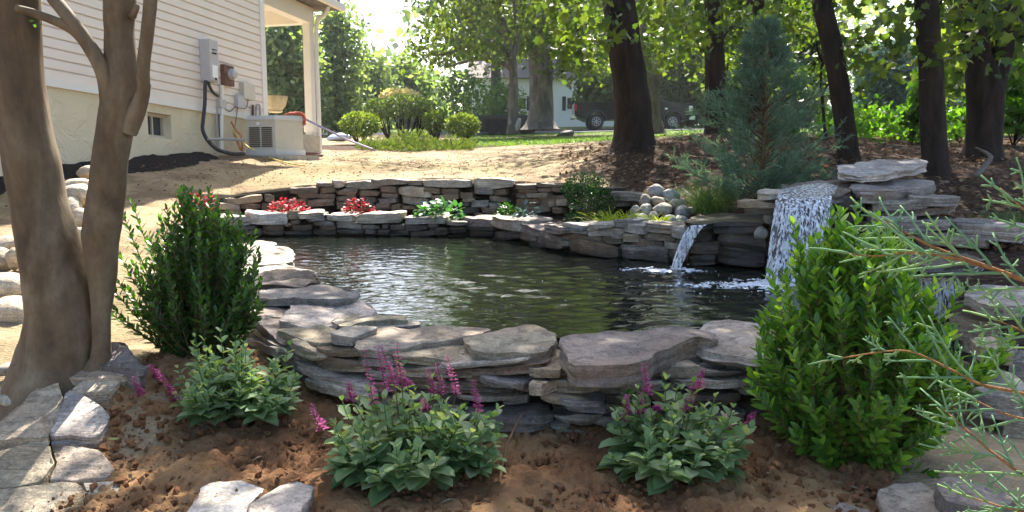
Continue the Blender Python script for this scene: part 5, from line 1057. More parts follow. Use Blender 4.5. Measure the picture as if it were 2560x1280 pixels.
# ------------------------------------------------------------------ trees
def trunk_mesh(b, pts, rad, n=18, rough=.05, flare=0):
    """tapered trunk with uneven, root-flared surface"""
    path = curve_pts(pts, 6); k = len(path); rr = lerpl(rad, k); base = len(b.v); s0 = rnd.uniform(0, 50); ref = None
    for i, p in enumerate(path):
        tn = (path[min(i + 1, k - 1)] - path[max(i - 1, 0)]).normalized()
        if ref is None: ref = tn.cross(Vector((0, 1, 0)) if abs(tn.y) < .9 else Vector((1, 0, 0))).normalized()
        ref = (ref - tn * ref.dot(tn)).normalized(); q = tn.cross(ref)
        for j in range(n):
            a = 2 * math.pi * j / n; d = ref * math.cos(a) + q * math.sin(a)
            f = 1 + rough * 2 * MN.noise(Vector((math.cos(a) * 2.2, math.sin(a) * 2.2, i * .22 + s0))) + flare * math.exp(-i / 2.2) * (.6 + .6 * MN.noise(Vector((math.cos(a) * 1.7, math.sin(a) * 1.7, s0))))
            b.v.append(tuple(p + d * rr[i] * f))
    for i in range(k - 1):
        for j in range(n): b.f.append((base + i * n + j, base + i * n + (j + 1) % n, base + (i + 1) * n + (j + 1) % n, base + (i + 1) * n + j)); b.m.append(0)
    b.f.append(tuple(base + (k - 1) * n + j for j in range(n))); b.m.append(0)
def clumps(cs, per, rad, tmpl, lmin, lmax, flat=.6, up=.5):
    """leaf clumps: cs = array of clump centres"""
    cs = np.asarray(cs); m = len(cs); r = np.repeat(rad * nr.uniform(.6, 1.3, m), per)[:, None]
    d = nr.normal(size=(m * per, 3)) * .55; d[:, 2] *= flat
    Pp = np.repeat(cs, per, 0) + d * r; X = rdir(m * per, -.25); N = rdir(m * per, up)
    return scatter(tmpl, Pp, X, N, nr.uniform(lmin, lmax, m * per))
def blobpts(blobs, n):
    """points spread in a set of ellipsoids (centre, radii)"""
    vol = np.array([b[1][0] * b[1][1] * b[1][2] for b in blobs]) ** .8; cnt = (n * vol / vol.sum()).astype(int) + 1; out = []
    for (c, r), k in zip(blobs, cnt):
        d = rdir(k); q = nr.random(k) ** .42; out.append(np.array(c)[None] + d * q[:, None] * np.array(r))
    return np.concatenate(out)
def tree(name, label, cat, base, trunk, rad, blobs, ncl, per, crad, tmpl, lmin, lmax, lmat, bark='bark', group=None, limbs=16, forks=(), flare=.35, flat=.6, n=18, lr=.035):
    t = thing(name, label, cat, base, group); b = MB(); trunk_mesh(b, trunk, rad, n, flare=flare)
    for pts, rr in forks: trunk_mesh(b, pts, rr, n, flare=0)
    cs = blobpts(blobs, ncl)
    leaf_obj('crown', clumps(cs, per, crad, tmpl, lmin, lmax, flat), M[lmat], t)
    if limbs:
        m = b; allp = curve_pts(trunk, 6)
        for pts, rr in forks: allp += curve_pts(pts, 6)
        for k in range(limbs):
            e = Vector(cs[rnd.randrange(len(cs))]); cand = [p for p in allp if p.z < e.z + .3 and p.z > base[2] + (allp[-1].z - base[2]) * .18] or allp[-4:]
            s = min(cand, key=lambda p: (p - e).length + rnd.uniform(0, 1.5)); mid = s.lerp(e, .5) + Vector((rnd.uniform(-.3, .3), rnd.uniform(-.3, .3), rnd.uniform(.1, .5)))
            L_ = (e - s).length; m.tube(curve_pts([s, mid, e], 5), lerpl([min(lr, .012 * L_ + .012), .006], 11), 6, jit=.1)
    b.build('trunk', M[bark], t, 180)
    return t
def V3(px, py, d): return P(px, py, d)
# --- crape myrtle, two smooth stems joined at the foot
d = 3.35
t = thing('crape_myrtle', 'large crape myrtle with two smooth brown stems at the left front', 'tree', GP(150, d))
b = MB(); k_ = d / F
def cols(rows, dz0=0, dz1=0): n_ = len(rows); return [P((x0 + x1) / 2, y, d + dz0 + (dz1 - dz0) * i / (n_ - 1)) for i, (y, x0, x1) in enumerate(rows)], [(x1 - x0) / 2 * k_ for y, x0, x1 in rows]
for rows, n_, rg, dz0, dz1, fl in (
    ([(1010, 0, 300), (960, 20, 270), (900, 45, 245), (843, 64, 246), (781, 70, 242), (687, 60, 222), (593, 46, 190), (500, 31, 160), (406, 14, 144), (312, 2, 121), (156, -12, 100), (0, -18, 94), (-300, -20, 80), (-900, -40, 30)], 30, .02, 0, .05, .10),
    ([(960, 180, 280), (900, 225, 276), (850, 232, 275), (781, 230, 276), (687, 222, 290), (593, 208, 296), (546, 214, 303), (468, 225, 311), (390, 235, 318), (312, 247, 332), (234, 258, 345), (156, 264, 341), (78, 265, 332), (0, 262, 336), (-150, 270, 335), (-900, 310, 355)], 26, .02, -.03, 0, 0),
    ([(330, 300, 342), (270, 325, 365), (226, 345, 374), (200, 343, 373), (156, 344, 374), (78, 354, 384), (0, 361, 391), (-150, 370, 396), (-700, 420, 440)], 16, .04, -.03, -.15, 0)):
    pts, rr = cols(rows, dz0, dz1); trunk_mesh(b, pts, rr, n_, rg, fl)
trunk_mesh(b, [P(275, 290, d - .03), P(262, 190, d - .06), P(220, 110, d - .08), P(165, 35, d - .1), P(100, -60, d - .1), P(0, -300, d - .2)], [x * k_ for x in (22, 19, 17, 16, 14, 12)], 14, .05)
trunk_mesh(b, [P(245, 150, d - .07), P(180, 75, d - .1), P(90, 35, d - .14), P(40, 20, d - .2)], [x * k_ for x in (12, 11, 10, 8)], 10, .06)
trunk_mesh(b, [P(330, 40, d - .03), P(341, 22, d - .05), P(344, 12, d - .05)], [x * k_ for x in (10, 7, 5)], 8, .1)
trunk_mesh(b, [P(358, 218, d - .06), P(370, 213, d - .06), P(375, 210, d - .06)], [x * k_ for x in (12, 8, 4)], 8, .1)
b.build('trunk', M['bark_smooth'], t, 180)
cb = P(180, -300, d); cs = blobpts([((cb.x - .3, cb.y + .3, 3.9), (1.9, 1.6, .7)), ((cb.x + .9, cb.y + .9, 4.3), (1.6, 1.6, .6)), ((cb.x - 1, cb.y - .4, 4.4), (1.5, 1.5, .6))], 120)
leaf_obj('crown', clumps(cs, 26, .3, LEAF2, .04, .075), M['pale'], t)
lv = [P(95, 58, d - .15), P(92, 66, d - .15), P(88, 52, d - .15)]
leaf_obj('sprig', scatter(LEAF2, [p[:] for p in lv], rdir(3), rdir(3), np.full(3, .025)), M['vine'], t)
# --- the big dark trunk in front of the truck, and its woodland neighbours: crowns mostly above the picture
wg = 'maples on the wooded bank'
def fromcols(cols, d, tilt=0): return [P(a, b_, d + tilt * i) for i, (a, b_) in enumerate(cols)]
def crown(c, rx, rz, k=5, droop=()):
    out = []
    for i in range(k):
        a = 2 * math.pi * i / k + rnd.uniform(-.4, .4); q = rx * rnd.uniform(.35, .65); out.append(((c[0] + math.cos(a) * q, c[1] + math.sin(a) * q, c[2] + rnd.uniform(-.4, .5) * rz), (rx * rnd.uniform(.4, .6), rx * rnd.uniform(.4, .6), rz * rnd.uniform(.45, .7))))
    return out + list(droop)
def bl(px, py, d, rx, ry, rd): p = P(px, py, d); k = d / F; return (tuple(p), (rx * k, rd, ry * k))
d = 11
tree('maple_tree', 'thickest dark tree trunk standing in front of the black pickup, leaning left', 'tree', GP(1582, d), fromcols([(1586, 385), (1584, 350), (1583, 290), (1574, 200), (1560, 100), (1546, 0), (1530, -150), (1500, -500), (1480, -900)], d), [x * d / F for x in (66, 52, 46, 42, 40, 39, 36, 30, 20)],
     crown((1.2, 11, 7.4), 3.2, 1.9, 6, [bl(1440, 40, 10.2, 120, 110, .9), bl(1480, 95, 11.5, 110, 60, .9), bl(1640, 50, 11.8, 90, 100, 1.0), bl(1380, -40, 10.5, 150, 90, 1), ((.4, 7.8, 6.3), (1.4, 1.2, .7)), ((1.5, 7.2, 5.4), (1.2, 1.0, .7)), ((-.7, 7.2, 5.8), (.8, .7, .5)), ((2.2, 8.2, 6.4), (1.5, 1.3, .8)), ((.3, 9.6, 7.8), (2, 1.4, .9))]), 400, 26, .50, MAPLE, .08, .14, 'maple', group=wg, limbs=26, n=24)
d = 15
tree('maple_tree', 'straight dark trunk between the pickup hood and the young juniper', 'tree', GP(1790, d), fromcols([(1792, 345), (1790, 320), (1788, 240), (1786, 120), (1783, 0), (1780, -300), (1785, -700)], d), [x * d / F for x in (38, 27, 25, 24, 22, 19, 12)],
     crown((4.2, 15.5, 8.2), 3.2, 2.0, 6, [bl(1720, 60, 14.5, 80, 90, 1), bl(1860, 80, 15.5, 70, 100, 1.0), bl(1690, 120, 16, 60, 60, .8), bl(1800, -30, 14, 150, 60, 1.2), bl(1740, 40, 16, 110, 80, 1.2)]), 280, 22, .55, MAPLE, .08, .14, 'maple', group=wg, limbs=20)
d = 16.5
tree('maple_tree', 'dark trunk rising directly behind the top of the young juniper', 'tree', GP(1885, d), fromcols([(1880, 350), (1882, 250), (1886, 120), (1888, 0), (1890, -400)], d), [x * d / F for x in (30, 26, 24, 22, 14)],
     crown((5.5, 17, 8.2), 2.8, 1.9, 5, [bl(1950, 80, 17, 110, 100, 1), bl(1980, 190, 18, 80, 60, 1), bl(1850, 160, 18, 50, 90, 1), bl(1990, 60, 18, 90, 90, 1.2)]), 240, 22, .55, MAPLE, .08, .15, 'maple', group=wg, limbs=16)
d = 9.4
tree('maple_tree', 'slender leaning trunk right of the young juniper, bending left upward', 'tree', GP(2125, d), fromcols([(2122, 415), (2118, 370), (2108, 280), (2092, 180), (2074, 90), (2055, 0), (2030, -200), (2000, -700)], d), [x * d / F for x in (32, 25, 24, 24, 24, 23, 21, 12)],
     crown((3.6, 10.2, 7.4), 3.0, 1.9, 6, [bl(2170, 120, 9.6, 70, 130, .6), bl(1990, 40, 9.8, 70, 50, .6), bl(2110, -20, 9.2, 110, 50, .7)]), 330, 24, .42, MAPLE, .08, .14, 'maple', group=wg, limbs=16)
d = 8.2
tree('maple_tree', 'upright dark trunk behind the topmost waterfall slab', 'tree', GP(2336, d), fromcols([(2338, 440), (2336, 400), (2332, 300), (2328, 180), (2320, 80), (2316, 0), (2310, -300), (2300, -800)], d), [x * d / F for x in (38, 31, 29, 28, 27, 27, 24, 14)],
     crown((4.6, 9.2, 7.2), 3.0, 1.9, 6, [bl(2235, 25, 8.0, 60, 40, .5), bl(2290, 115, 7.9, 100, 36, .4), bl(2200, 150, 8.3, 70, 30, .4), bl(2420, 30, 8.0, 90, 70, .6), bl(2420, 150, 8.6, 60, 50, .5)]), 340, 24, .36, MAPLE, .08, .14, 'maple', group=wg, limbs=16)
d = 9.6
tree('maple_tree', 'forked dark trunk at the far right, dividing into two stems', 'tree', GP(2440, d), fromcols([(2452, 420), (2458, 360), (2462, 280), (2462, 220), (2445, 140), (2435, 60), (2425, -100), (2410, -600)], d), [x * d / F for x in (52, 42, 40, 42, 30, 29, 26, 14)],
     crown((6.2, 10.8, 7.4), 3.2, 2.0, 6, [bl(2520, 40, 9.2, 70, 70, .7), bl(2450, 80, 9.0, 50, 60, .5), bl(2560, 130, 9.6, 60, 80, .7)]), 340, 24, .45, MAPLE, .09, .15, 'maple', group=wg, limbs=16, forks=[(fromcols([(2470, 260), (2490, 190), (2508, 110), (2520, 30), (2540, -150), (2570, -600)], d), [x * d / F for x in (34, 26, 24, 22, 20, 10)])])
d = 20
tree('maple_tree', 'pale forked trunk showing just right of the thickest trunk', 'tree', GP(1630, d), fromcols([(1636, 335), (1634, 290), (1630, 240), (1622, 180), (1610, 100), (1600, 0), (1590, -300)], d), [x * d / F for x in (26, 17, 19, 14, 12, 11, 7)],
     crown((2.6, 20.5, 8.5), 3.2, 2.2, 5, [bl(1640, 110, 19, 70, 80, 1.2), bl(1700, 140, 21, 60, 60, 1), ((0, 18.5, 8.5), (2.0, 1.5, 1)), ((-2.2, 20, 9), (1.6, 1.4, .9)), bl(1560, 60, 21, 90, 70, 1.2)]), 230, 20, .6, MAPLE, .09, .16, 'maple', 'bark_grey', wg, 14, forks=[(fromcols([(1634, 230), (1645, 185), (1655, 130), (1665, 30), (1680, -200)], d), [x * d / F for x in (14, 10, 9, 8, 5)])])
# --- slender yard tree and the shaggy one behind it
d = 27
tree('shade_tree', 'slender yard tree with arching branches left of the shaggy trunk', 'tree', GP(1282, d), fromcols([(1283, 335), (1283, 280), (1284, 200), (1278, 140), (1262, 80), (1250, 0), (1240, -120), (1230, -260)], d), [x * d / F for x in (16, 12, 11, 11, 9, 8, 6, 3)],
     [bl(1180, 40, d, 170, 80, 2.2), bl(1100, 105, d - .5, 100, 55, 1.6), bl(1270, -60, d, 200, 110, 2.5), bl(1210, 130, d - 1, 110, 40, 1.6), bl(1060, 150, d, 70, 25, 1.2), bl(1120, -90, d, 140, 80, 2)], 200, 24, .55, LEAF2, .12, .24, 'oak', 'bark_grey', None, 10, forks=[(fromcols([(1278, 150), (1240, 105), (1190, 105), (1130, 130), (1060, 140)], d), [x * d / F for x in (8, 6, 5, 4, 2)]), (fromcols([(1280, 175), (1240, 150), (1180, 150), (1110, 170)], d), [x * d / F for x in (7, 5, 4, 2)]), (fromcols([(1282, 150), (1292, 90), (1288, 0), (1300, -150)], d), [x * d / F for x in (8, 6, 5, 3)])], n=12)
d = 31.5
tree('oak_tree', 'thick shaggy barked tree rooted in the mulch island left of the pickup', 'tree', GP(1352, d), fromcols([(1352, 325), (1352, 300), (1353, 250), (1352, 190), (1350, 130), (1348, 40), (1340, -200)], d), [x * d / F for x in (46, 33, 29, 29, 30, 22, 14)],
     [bl(1400, 60, d, 130, 90, 2.2), bl(1350, -60, d, 190, 110, 3), bl(1450, 120, d - 1, 90, 70, 1.6), bl(1330, 110, d - 2.2, 60, 50, 1), bl(1480, 160, d + 1, 70, 50, 1.4), bl(1290, 20, d - 1, 60, 60, 1.2)], 230, 24, .7, MAPLE, .13, .22, 'oak', 'bark_shaggy', None, 12)
# thin sapling by the leaning trunk
d = 10.2
tree('sapling', 'thin bare sapling left of the leaning trunk', 'tree', GP(2062, d), fromcols([(2066, 350), (2060, 300), (2056, 250), (2052, 190), (2060, 130)], d), [x * d / F for x in (5, 4, 4, 3, 2)], [bl(2080, 150, d, 30, 30, .2), bl(2020, 180, d, 30, 30, .2)], 12, 12, .18, LEAF2, .04, .08, 'vine', limbs=4, forks=[(fromcols([(2057, 230), (2075, 205), (2092, 195)], d), [x * d / F for x in (3, 2, 1.5)])], flare=0, n=6)
# --- evergreens and trees beyond the house and the drive
def fartree(px, d, top, wpx, mat, label, ncl=150, per=34, lmin=.16, lmax=.32, tmpl=LEAF2, shape='round', crad=.8, name='tall_tree', group='tall trees beyond the drive', low=None, bark='bark_grey'):
    b_ = GP(px, d); zt = zat(top, d); H = zt - b_.z; rx = wpx / 2 * d / F; lo = b_.z + (.06 * H if low is None else low)
    cs = []
    while len(cs) < ncl:
        u = rnd.random(); w_ = (1 - u) ** .8 if shape == 'cone' else math.sin(math.pi * min(1, .12 + u * .86)) ** .6
        a = rnd.uniform(0, 6.283); q = rx * w_ * rnd.random() ** .4 * (.8 + .4 * MN.noise(Vector((math.cos(a) * 2, math.sin(a) * 2, u * 5 + px)))); cs.append((b_.x + math.cos(a) * q, b_.y + math.sin(a) * q, lo + (zt - lo) * u))
    t = thing(name, label, 'tree', b_, group); m = MB(); m.tube([b_ - Vector((0, 0, .1)), b_ + Vector((0, 0, H * .5)), b_ + Vector((0, 0, H * .96))], [max(.08, H * .018), H * .011, H * .002], 8); m.build('trunk', M[bark], t, 180)
    leaf_obj('crown', clumps(cs, per, crad, tmpl, lmin, lmax, .55 if shape != 'cone' else .3), M[mat], t); return t
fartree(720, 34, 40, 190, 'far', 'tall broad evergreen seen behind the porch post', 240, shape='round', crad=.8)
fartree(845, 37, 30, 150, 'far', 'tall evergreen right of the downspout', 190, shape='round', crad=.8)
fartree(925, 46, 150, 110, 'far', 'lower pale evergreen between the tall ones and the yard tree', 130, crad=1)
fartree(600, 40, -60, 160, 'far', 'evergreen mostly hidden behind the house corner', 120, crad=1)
fartree(1000, 60, 165, 120, 'far', 'distant hazy tree left of the yard tree crown', 110, crad=1.4, lmin=.4, lmax=.8)
fartree(1160, 44, 190, 140, 'pale', 'pale open tree behind the clipped domes', 100, 14, crad=1, tmpl=LEAF2, name='pale_tree', group=None)
fartree(1240, 50, -520, 420, 'oak', 'very tall tree behind the slender yard tree', 420, 30, crad=1.4, lmin=.35, lmax=.6, low=5)
fartree(1450, 66, -420, 420, 'oak', 'very tall tree above the white house', 380, 30, crad=1.7, lmin=.45, lmax=.75, low=6)
fartree(1700, 50, 30, 170, 'oak', 'broad tree just beyond the pickup hood', 220, crad=1.2, lmin=.35, lmax=.6, tmpl=MAPLE)
fartree(1840, 46, 20, 170, 'oak', 'broad tree behind the young juniper', 200, crad=1.2, lmin=.35, lmax=.6, tmpl=MAPLE)
fartree(1990, 42, 60, 150, 'far', 'hazy tree left of the leaning trunk', 150, crad=1.0, lmin=.3, lmax=.5)
fartree(2205, 24, 120, 210, 'spruce', 'blue spruce with layered boughs beyond the leaning trunk', 260, 22, .18, .36, shape='cone', crad=.7, tmpl=SPRAY, name='blue_spruce', group=None)
fartree(2400, 34, 60, 190, 'far', 'tree beyond the two right trunks', 160, crad=1.0, lmin=.25, lmax=.45)
fartree(2560, 22, -40, 260, 'vine', 'bright leafy tree at the far right edge', 200, 20, .14, .26, crad=.8, tmpl=MAPLE, low=.5)
fartree(850, 60, -560, 620, 'oak', 'unseen tall tree added behind the evergreens, its crown greening the pond reflection', 300, 30, crad=1.7, lmin=.4, lmax=.65, low=18)  # added tree; its unseen high crown replaces sky in the pond's reflection
fartree(1560, 66, 40, 170, 'far', 'far tree behind the thickest trunk', 120, crad=1.6, lmin=.5, lmax=.9)
fartree(2290, 46, 130, 150, 'pale', 'pale tree left of the upright trunk', 90, crad=1.2, lmin=.35, lmax=.6)
for a in ((1690, 47, -20, 150, 'leafy tree behind the pickup hood, left of the broad one', 1.4), (1835, 25, -60, 140, 'leafy tree right behind the straight dark trunk', 1.2), (1985, 23, -40, 130, 'leafy tree between the young juniper and the leaning trunk', 1.6), (2420, 19, -60, 150, 'leafy tree between the upright and the forked trunk', 1.2), (2540, 15, -60, 120, 'leafy tree at the right edge, behind the forked trunk', 1.0), (1475, 48, -60, 150, 'leafy tree above the pickup bed', 4.0)):
    fartree(a[0], a[1], a[2], a[3], 'oak', a[4], 170, 30, .10, .20, MAPLE, crad=.75, low=a[5], group='leafy trees behind the maples')
fartree(1250, 49, 215, 130, 'pale', 'pale open tree in front of the white house', 90, 16, .2, .4, crad=.9, name='pale_tree', group=None)
fartree(1500, 47, 190, 90, 'oak', 'leafy tree behind the pickup bed, in front of the white house', 110, 20, .2, .36, MAPLE, crad=.9, low=1.6, group='leafy trees behind the maples')
# far-off wood closing the view
cs = []
for k in range(620):
    a = rnd.uniform(-.95, .95); dd = rnd.uniform(75, 105); x = math.tan(a) * dd
    if -.40 < a < -.10 and rnd.random() < .75: hh = rnd.uniform(0, 6)
    else: hh = rnd.uniform(0, 13) if a < .0 else rnd.uniform(0, 15)
    cs.append((x, dd, g1(x, dd) + hh))
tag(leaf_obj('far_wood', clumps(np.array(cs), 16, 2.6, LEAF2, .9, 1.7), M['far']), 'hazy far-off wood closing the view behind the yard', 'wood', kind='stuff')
# understorey and vines at the right
def bush(name, px, d, w_, h_, n, mat, label, cat='shrub', group=None, lmin=.06, lmax=.12, tmpl=MAPLE, py=None, rd=None):
    b_ = GP(px, d); k = d / F; t = thing(name, label, cat, b_, group); cs = blobpts([((b_.x, b_.y, b_.z + h_ * k * .5), (w_ * k / 2, rd or w_ * k / 3, h_ * k * .5))], n)
    leaf_obj('foliage', clumps(cs, 18, .22 * max(.5, k * 60), tmpl, lmin, lmax), M[mat], t); m = MB()
    for q in range(8):
        e = Vector(cs[rnd.randrange(len(cs))]); m.tube([b_, b_.lerp(e, .6), e], [.012, .008, .003], 5)
    m.build('stems', M['bark'], t, 180); return t
vg = 'leafy bushes under the right trees'
bush('leafy_bush', 2530, 11.5, 160, 260, 60, 'vine', 'tall bright leafy bush at the far right edge, behind the forked trunk', group=vg)
bush('leafy_bush', 2390, 13, 60, 80, 22, 'vine', 'small leafy bush between the upright and the forked trunk', group=vg)
bush('leafy_bush', 2280, 12, 34, 190, 26, 'vine', 'narrow vine covered sapling beside the upright trunk', group=vg, lmin=.06, lmax=.1)
bush('leafy_bush', 1960, 13, 60, 60, 16, 'vine', 'low leafy bush right of the young juniper foot', group=vg)
cs = []
for k in range(150):
    px = rnd.uniform(2060, 2480); dd = rnd.uniform(11.5, 18); q = GP(px, dd); cs.append((q.x, q.y, q.z + rnd.uniform(.05, .4)))
tag(leaf_obj('ground_cover', clumps(np.array(cs), 20, .35, MAPLE, .06, .12), M['vine']), 'leafy ground cover spreading under the right trees', 'ground cover', kind='stuff')
for px, w_, lab in ((2178, 56, 'larger rounded yellow shrub far beyond the leaning trunk'), (2228, 44, 'smaller rounded yellow shrub right of the larger one')):
    d = 27; b_ = P(px, 318, d); mound('yellow_shrub', b_, w_ / 2 * d / F, 26 * d / F, 420, LEAF2, 'yellowbush', .08, .16, lab, 'shrub', 'yellow shrubs beyond the trees', stem=False)
# ---- clipped shrubs by the drive
def clipped(px, py, rx, ry, d, label, mat='topiary', n=1500, stemh=None, lean=0, lf=(.05, .10), name='clipped_shrub', group='ball clipped shrubs'):
    b_ = GP(px + lean, d); c = P(px, py, d); k = d / F; t = thing(name, label, 'shrub', b_, group); dd = rdir(n); q = nr.random(n) ** .22
    sc_ = np.array((rx * k, rx * k * .9, ry * k)); Pp = np.array(c)[None] + dd * q[:, None] * sc_ * (1 + .06 * fbm(dd * 3, 2, int(px)))[:, None]
    leaf_obj('foliage', scatter(LEAF2, Pp, dd + nr.normal(size=dd.shape) * .5, nr.normal(size=dd.shape) * .5 + dd, nr.uniform(*lf, n)), M[mat], t); m = MB()
    for q in range(7):
        e = c + Vector((rnd.uniform(-.6, .6) * rx * k, rnd.uniform(-.4, .4) * rx * k, rnd.uniform(-.3, .2) * ry * k)); m.tube(curve_pts([b_ - Vector((0, 0, .05)), b_.lerp(e, .5) + Vector(((e.x - b_.x) * .1, 0, -.05)), e], 4), lerpl([.035, .02, .012], 9), 6)
    m.build('stems', M['bark'], t, 180); return t
clipped(900, 311, 48, 29, 21, 'largest ball clipped shrub, left of the dome shrubs', n=2200)
clipped(1088, 304, 31, 26, 22.5, 'ball clipped shrub between the dome shrub and the right ball', n=1500)
clipped(1157, 313, 41, 27, 20.5, 'ball clipped shrub on a leaning trunk, right of the others', n=1900, lean=22)
dg = 'dome topped shrubs on bare stems'
clipped(1012, 266, 64, 28, 23, 'wide dome shrub on spreading bare stems, the tallest clipped one', 'dome', 2400, name='dome_shrub', group=dg)
clipped(948, 272, 38, 22, 23.5, 'smaller dome shrub on bare stems left of the tallest dome', 'dome', 1300, name='dome_shrub', group=dg, lean=30)
clipped(1060, 272, 30, 20, 23.6, 'smallest dome shrub on bare stems right of the tallest dome', 'dome', 900, name='dome_shrub', group=dg, lean=-25)
clipped(1000, 240, 46, 13, 36, 'golden leaved shrub glowing behind the dome shrubs', 'gold', 700, lf=(.12, .22), name='golden_shrub', group=None)
# low spreading juniper
t = thing('spreading_juniper', 'low spreading green juniper in front of the clipped balls', 'shrub', GP(1050, 18)); n = 2600
x = nr.uniform(905, 1185, n); dd = nr.uniform(16.6, 20.0, n); X_ = (x - 1280) / F / cp * dd; Z_ = gz(X_, dd); h = .03 + .34 * np.clip(fbm(np.c_[X_ * 1.5, dd * 1.5, dd * 0], 3, 5) * 1.1 + .3, 0, 1.2) * (1 - abs((x - 1045) / 150) ** 4)
leaf_obj('foliage', scatter(SPRAY, np.c_[X_, dd, Z_ + h * nr.random(n) ** .4], rdir(n, .4), rdir(n, .6), nr.uniform(.08, .2, n)), M['spread'], t)
m = MB()
for q in range(12):
    a = GP(rnd.uniform(930, 1160), rnd.uniform(17, 19.5)); m.tube([a, a + Vector((rnd.uniform(-.5, .5), rnd.uniform(-.3, .3), .22))], [.02, .008], 5)
m.build('stems', M['bark'], t, 180)
# ---- litter: dry leaves, straw, chips; lawn blades
def litter(name, n, px, dr, smin, smax, mat, label, cat, tmpl=LEAF2, up=1.4, dens=None):
    x = nr.uniform(*px, n); d_ = dr[0] + (dr[1] - dr[0]) * nr.random(n) ** 1.3; X_ = (x - 1280) / F / cp * d_; ok = ~inside(HOLE, X_, d_)
    if dens is not None: ok &= dens(x, d_, X_)
    X_, d_ = X_[ok], d_[ok]; k = len(X_)
    return tag(leaf_obj(name, scatter(tmpl, np.c_[X_, d_, gz(X_, d_) + .02 + nr.random(k) * .03], np.c_[nr.normal(size=(k, 2)), nr.normal(size=k) * .25], rdir(k, up), nr.uniform(smin, smax, k)), M[mat]), label, cat, kind='stuff')
litter('leaf_litter', 5200, (1400, 2700), (5.5, 15), .03, .085, 'litter', 'dry leaves littering the wooded bank', 'leaves')
litter('leaf_litter', 7000, (380, 1700), (8.5, 17), .010, .045, 'litter', 'scattered dry leaves and straw on the bare slope', 'leaves', LEAF2N)
litter('leaf_litter', 260, (-100, 900), (5.0, 11), .02, .05, 'litter', 'dry leaves near the house wall', 'leaves')
litter('twig_litter', 420, (1600, 2700), (5.5, 13), .10, .35, 'litter', 'fallen twigs on the wooded bank', 'twigs', ([(0, .012, 0), (1, .004, .02), (1, -.004, .02), (0, -.012, 0), (.5, 0, .03)], [(0, 1, 4), (1, 2, 4), (2, 3, 4), (3, 0, 4)]))
xb_ = nr.uniform(-1.7, 1.7, 260); yb_ = nr.uniform(2.2, 3.4, 260); kb_ = inside(BEDP, xb_, yb_); xb_, yb_ = xb_[kb_], yb_[kb_]; nb_ = len(xb_)
tag(leaf_obj('bed_litter', scatter(LEAF2N, np.c_[xb_, yb_, gz(xb_, yb_) + .06], np.c_[nr.normal(size=(nb_, 2)), nr.normal(size=nb_) * .3], rdir(nb_, 1.2), nr.uniform(.012, .04, nb_)), M['litter']), 'bits of dry leaf and bark on the garden soil', 'leaves', kind='stuff')
k = 15000; x = nr.uniform(1150, 2000, k); dd = 18 + 20 * nr.random(k) ** 1.4; X_ = (x - 1280) / F / cp * dd
ok = ~((((X_ - 1.2) / 3.2) ** 2 + ((dd - 31.5) / 2.4) ** 2) < 1); X_, dd = X_[ok], dd[ok]; k = len(X_)
V_, F_2 = blade_mesh(np.c_[X_, dd, gz(X_, dd)], unit(np.c_[nr.normal(size=(k, 2)) * .5, np.ones(k)]), nr.uniform(.05, .11, k), np.full(k, .02), np.full(k, .2), 2)
tag(link('lawn', np_mesh('lawn', V_, [f for f in F_2]), M['lawn'], None, 180), 'mown grass of the sunlit lawn', 'grass', kind='stuff')
# sticks
def stick(pts, r0, label, mat='twig'):
    m = MB(); m.tube(curve_pts(pts, 5), lerpl([r0, r0 * .8, r0 * .5], 5 * (len(pts) - 1) + 1), 7, jit=.12); return tag(m.build('stick', M[mat], None, 180), label, 'stick')
def bz(px, py, dz_=.05): q = PZ(px, py, .06); return Vector((q.x, q.y, bed_z(q.x, q.y) + dz_))
stick([bz(1248, 1232, .0), bz(1262, 1185, .05), bz(1285, 1150, .08), bz(1310, 1122, .11)], .006, 'pale crooked stick poking from the soil right of the middle sage')
stick([P(2440, 440, 6.9), P(2475, 400, 7.3), P(2470, 385, 7.6), P(2440, 370, 8)], .025, 'pale bent dead branch lying on the bank right of the upright trunk', 'bark_grey')
# ------------------------------------------------------------------ the house
HA = R(16.1); HW = Vector((math.sin(HA), math.cos(HA), 0)); HN = Vector((math.cos(HA), -math.sin(HA), 0)); TILT = .05
HC = P(664, 400, 13.2)
def H(s, o, z):                                  # s = metres along the wall from its far corner towards us, o = out from the wall
    p = HC - HW * s + HN * o; return Vector((p.x, p.y, z + s * TILT))
def hs(px, py, o=0):                             # where a picture point falls on the wall plane pushed out by o
    r = Vector(ray(px, py)); c0 = Vector((0, 0, CAMZ)); q = HC + HN * o; t = (q - c0).dot(HN) / r.dot(HN); p = c0 + r * t
    s = -(p - HC).dot(HW); return s, p.z - s * TILT
house = thing('house', 'cream sided house with stucco base and porch at the upper left', 'house', H(3, -2, .9))
ZS = hs(660, 292)[1]; S1 = 8.5; LAP = .118
def hbox(b, s0, s1, o0, o1, z0, z1, m=0):
    b.hexa([H(s1, o0, z0), H(s1, o1, z0), H(s0, o1, z0), H(s0, o0, z0), H(s1, o0, z1), H(s1, o1, z1), H(s0, o1, z1), H(s0, o0, z1)], m)
b = MB(); z = ZS; k = 0
while z < 7.0:                                   # lapped siding
    o1, o0 = .030, .008
    b.quad(H(S1, o1, z), H(.06, o1, z), H(.06, o1 - .006, z + LAP * .80), H(S1, o1 - .006, z + LAP * .80))
    b.quad(H(S1, o1 - .006, z + LAP * .80), H(.06, o1 - .006, z + LAP * .80), H(.06, o0, z + LAP), H(S1, o0, z + LAP))
    b.quad(H(S1, o0, z), H(.06, o0, z), H(.06, o1, z), H(S1, o1, z)); z += LAP
b.build('siding', M['siding'], house)
b = MB(); hbox(b, -.06, .06, -.12, .045, ZS - .02, 7.0); b.build('corner_trim', M['trim'], house)
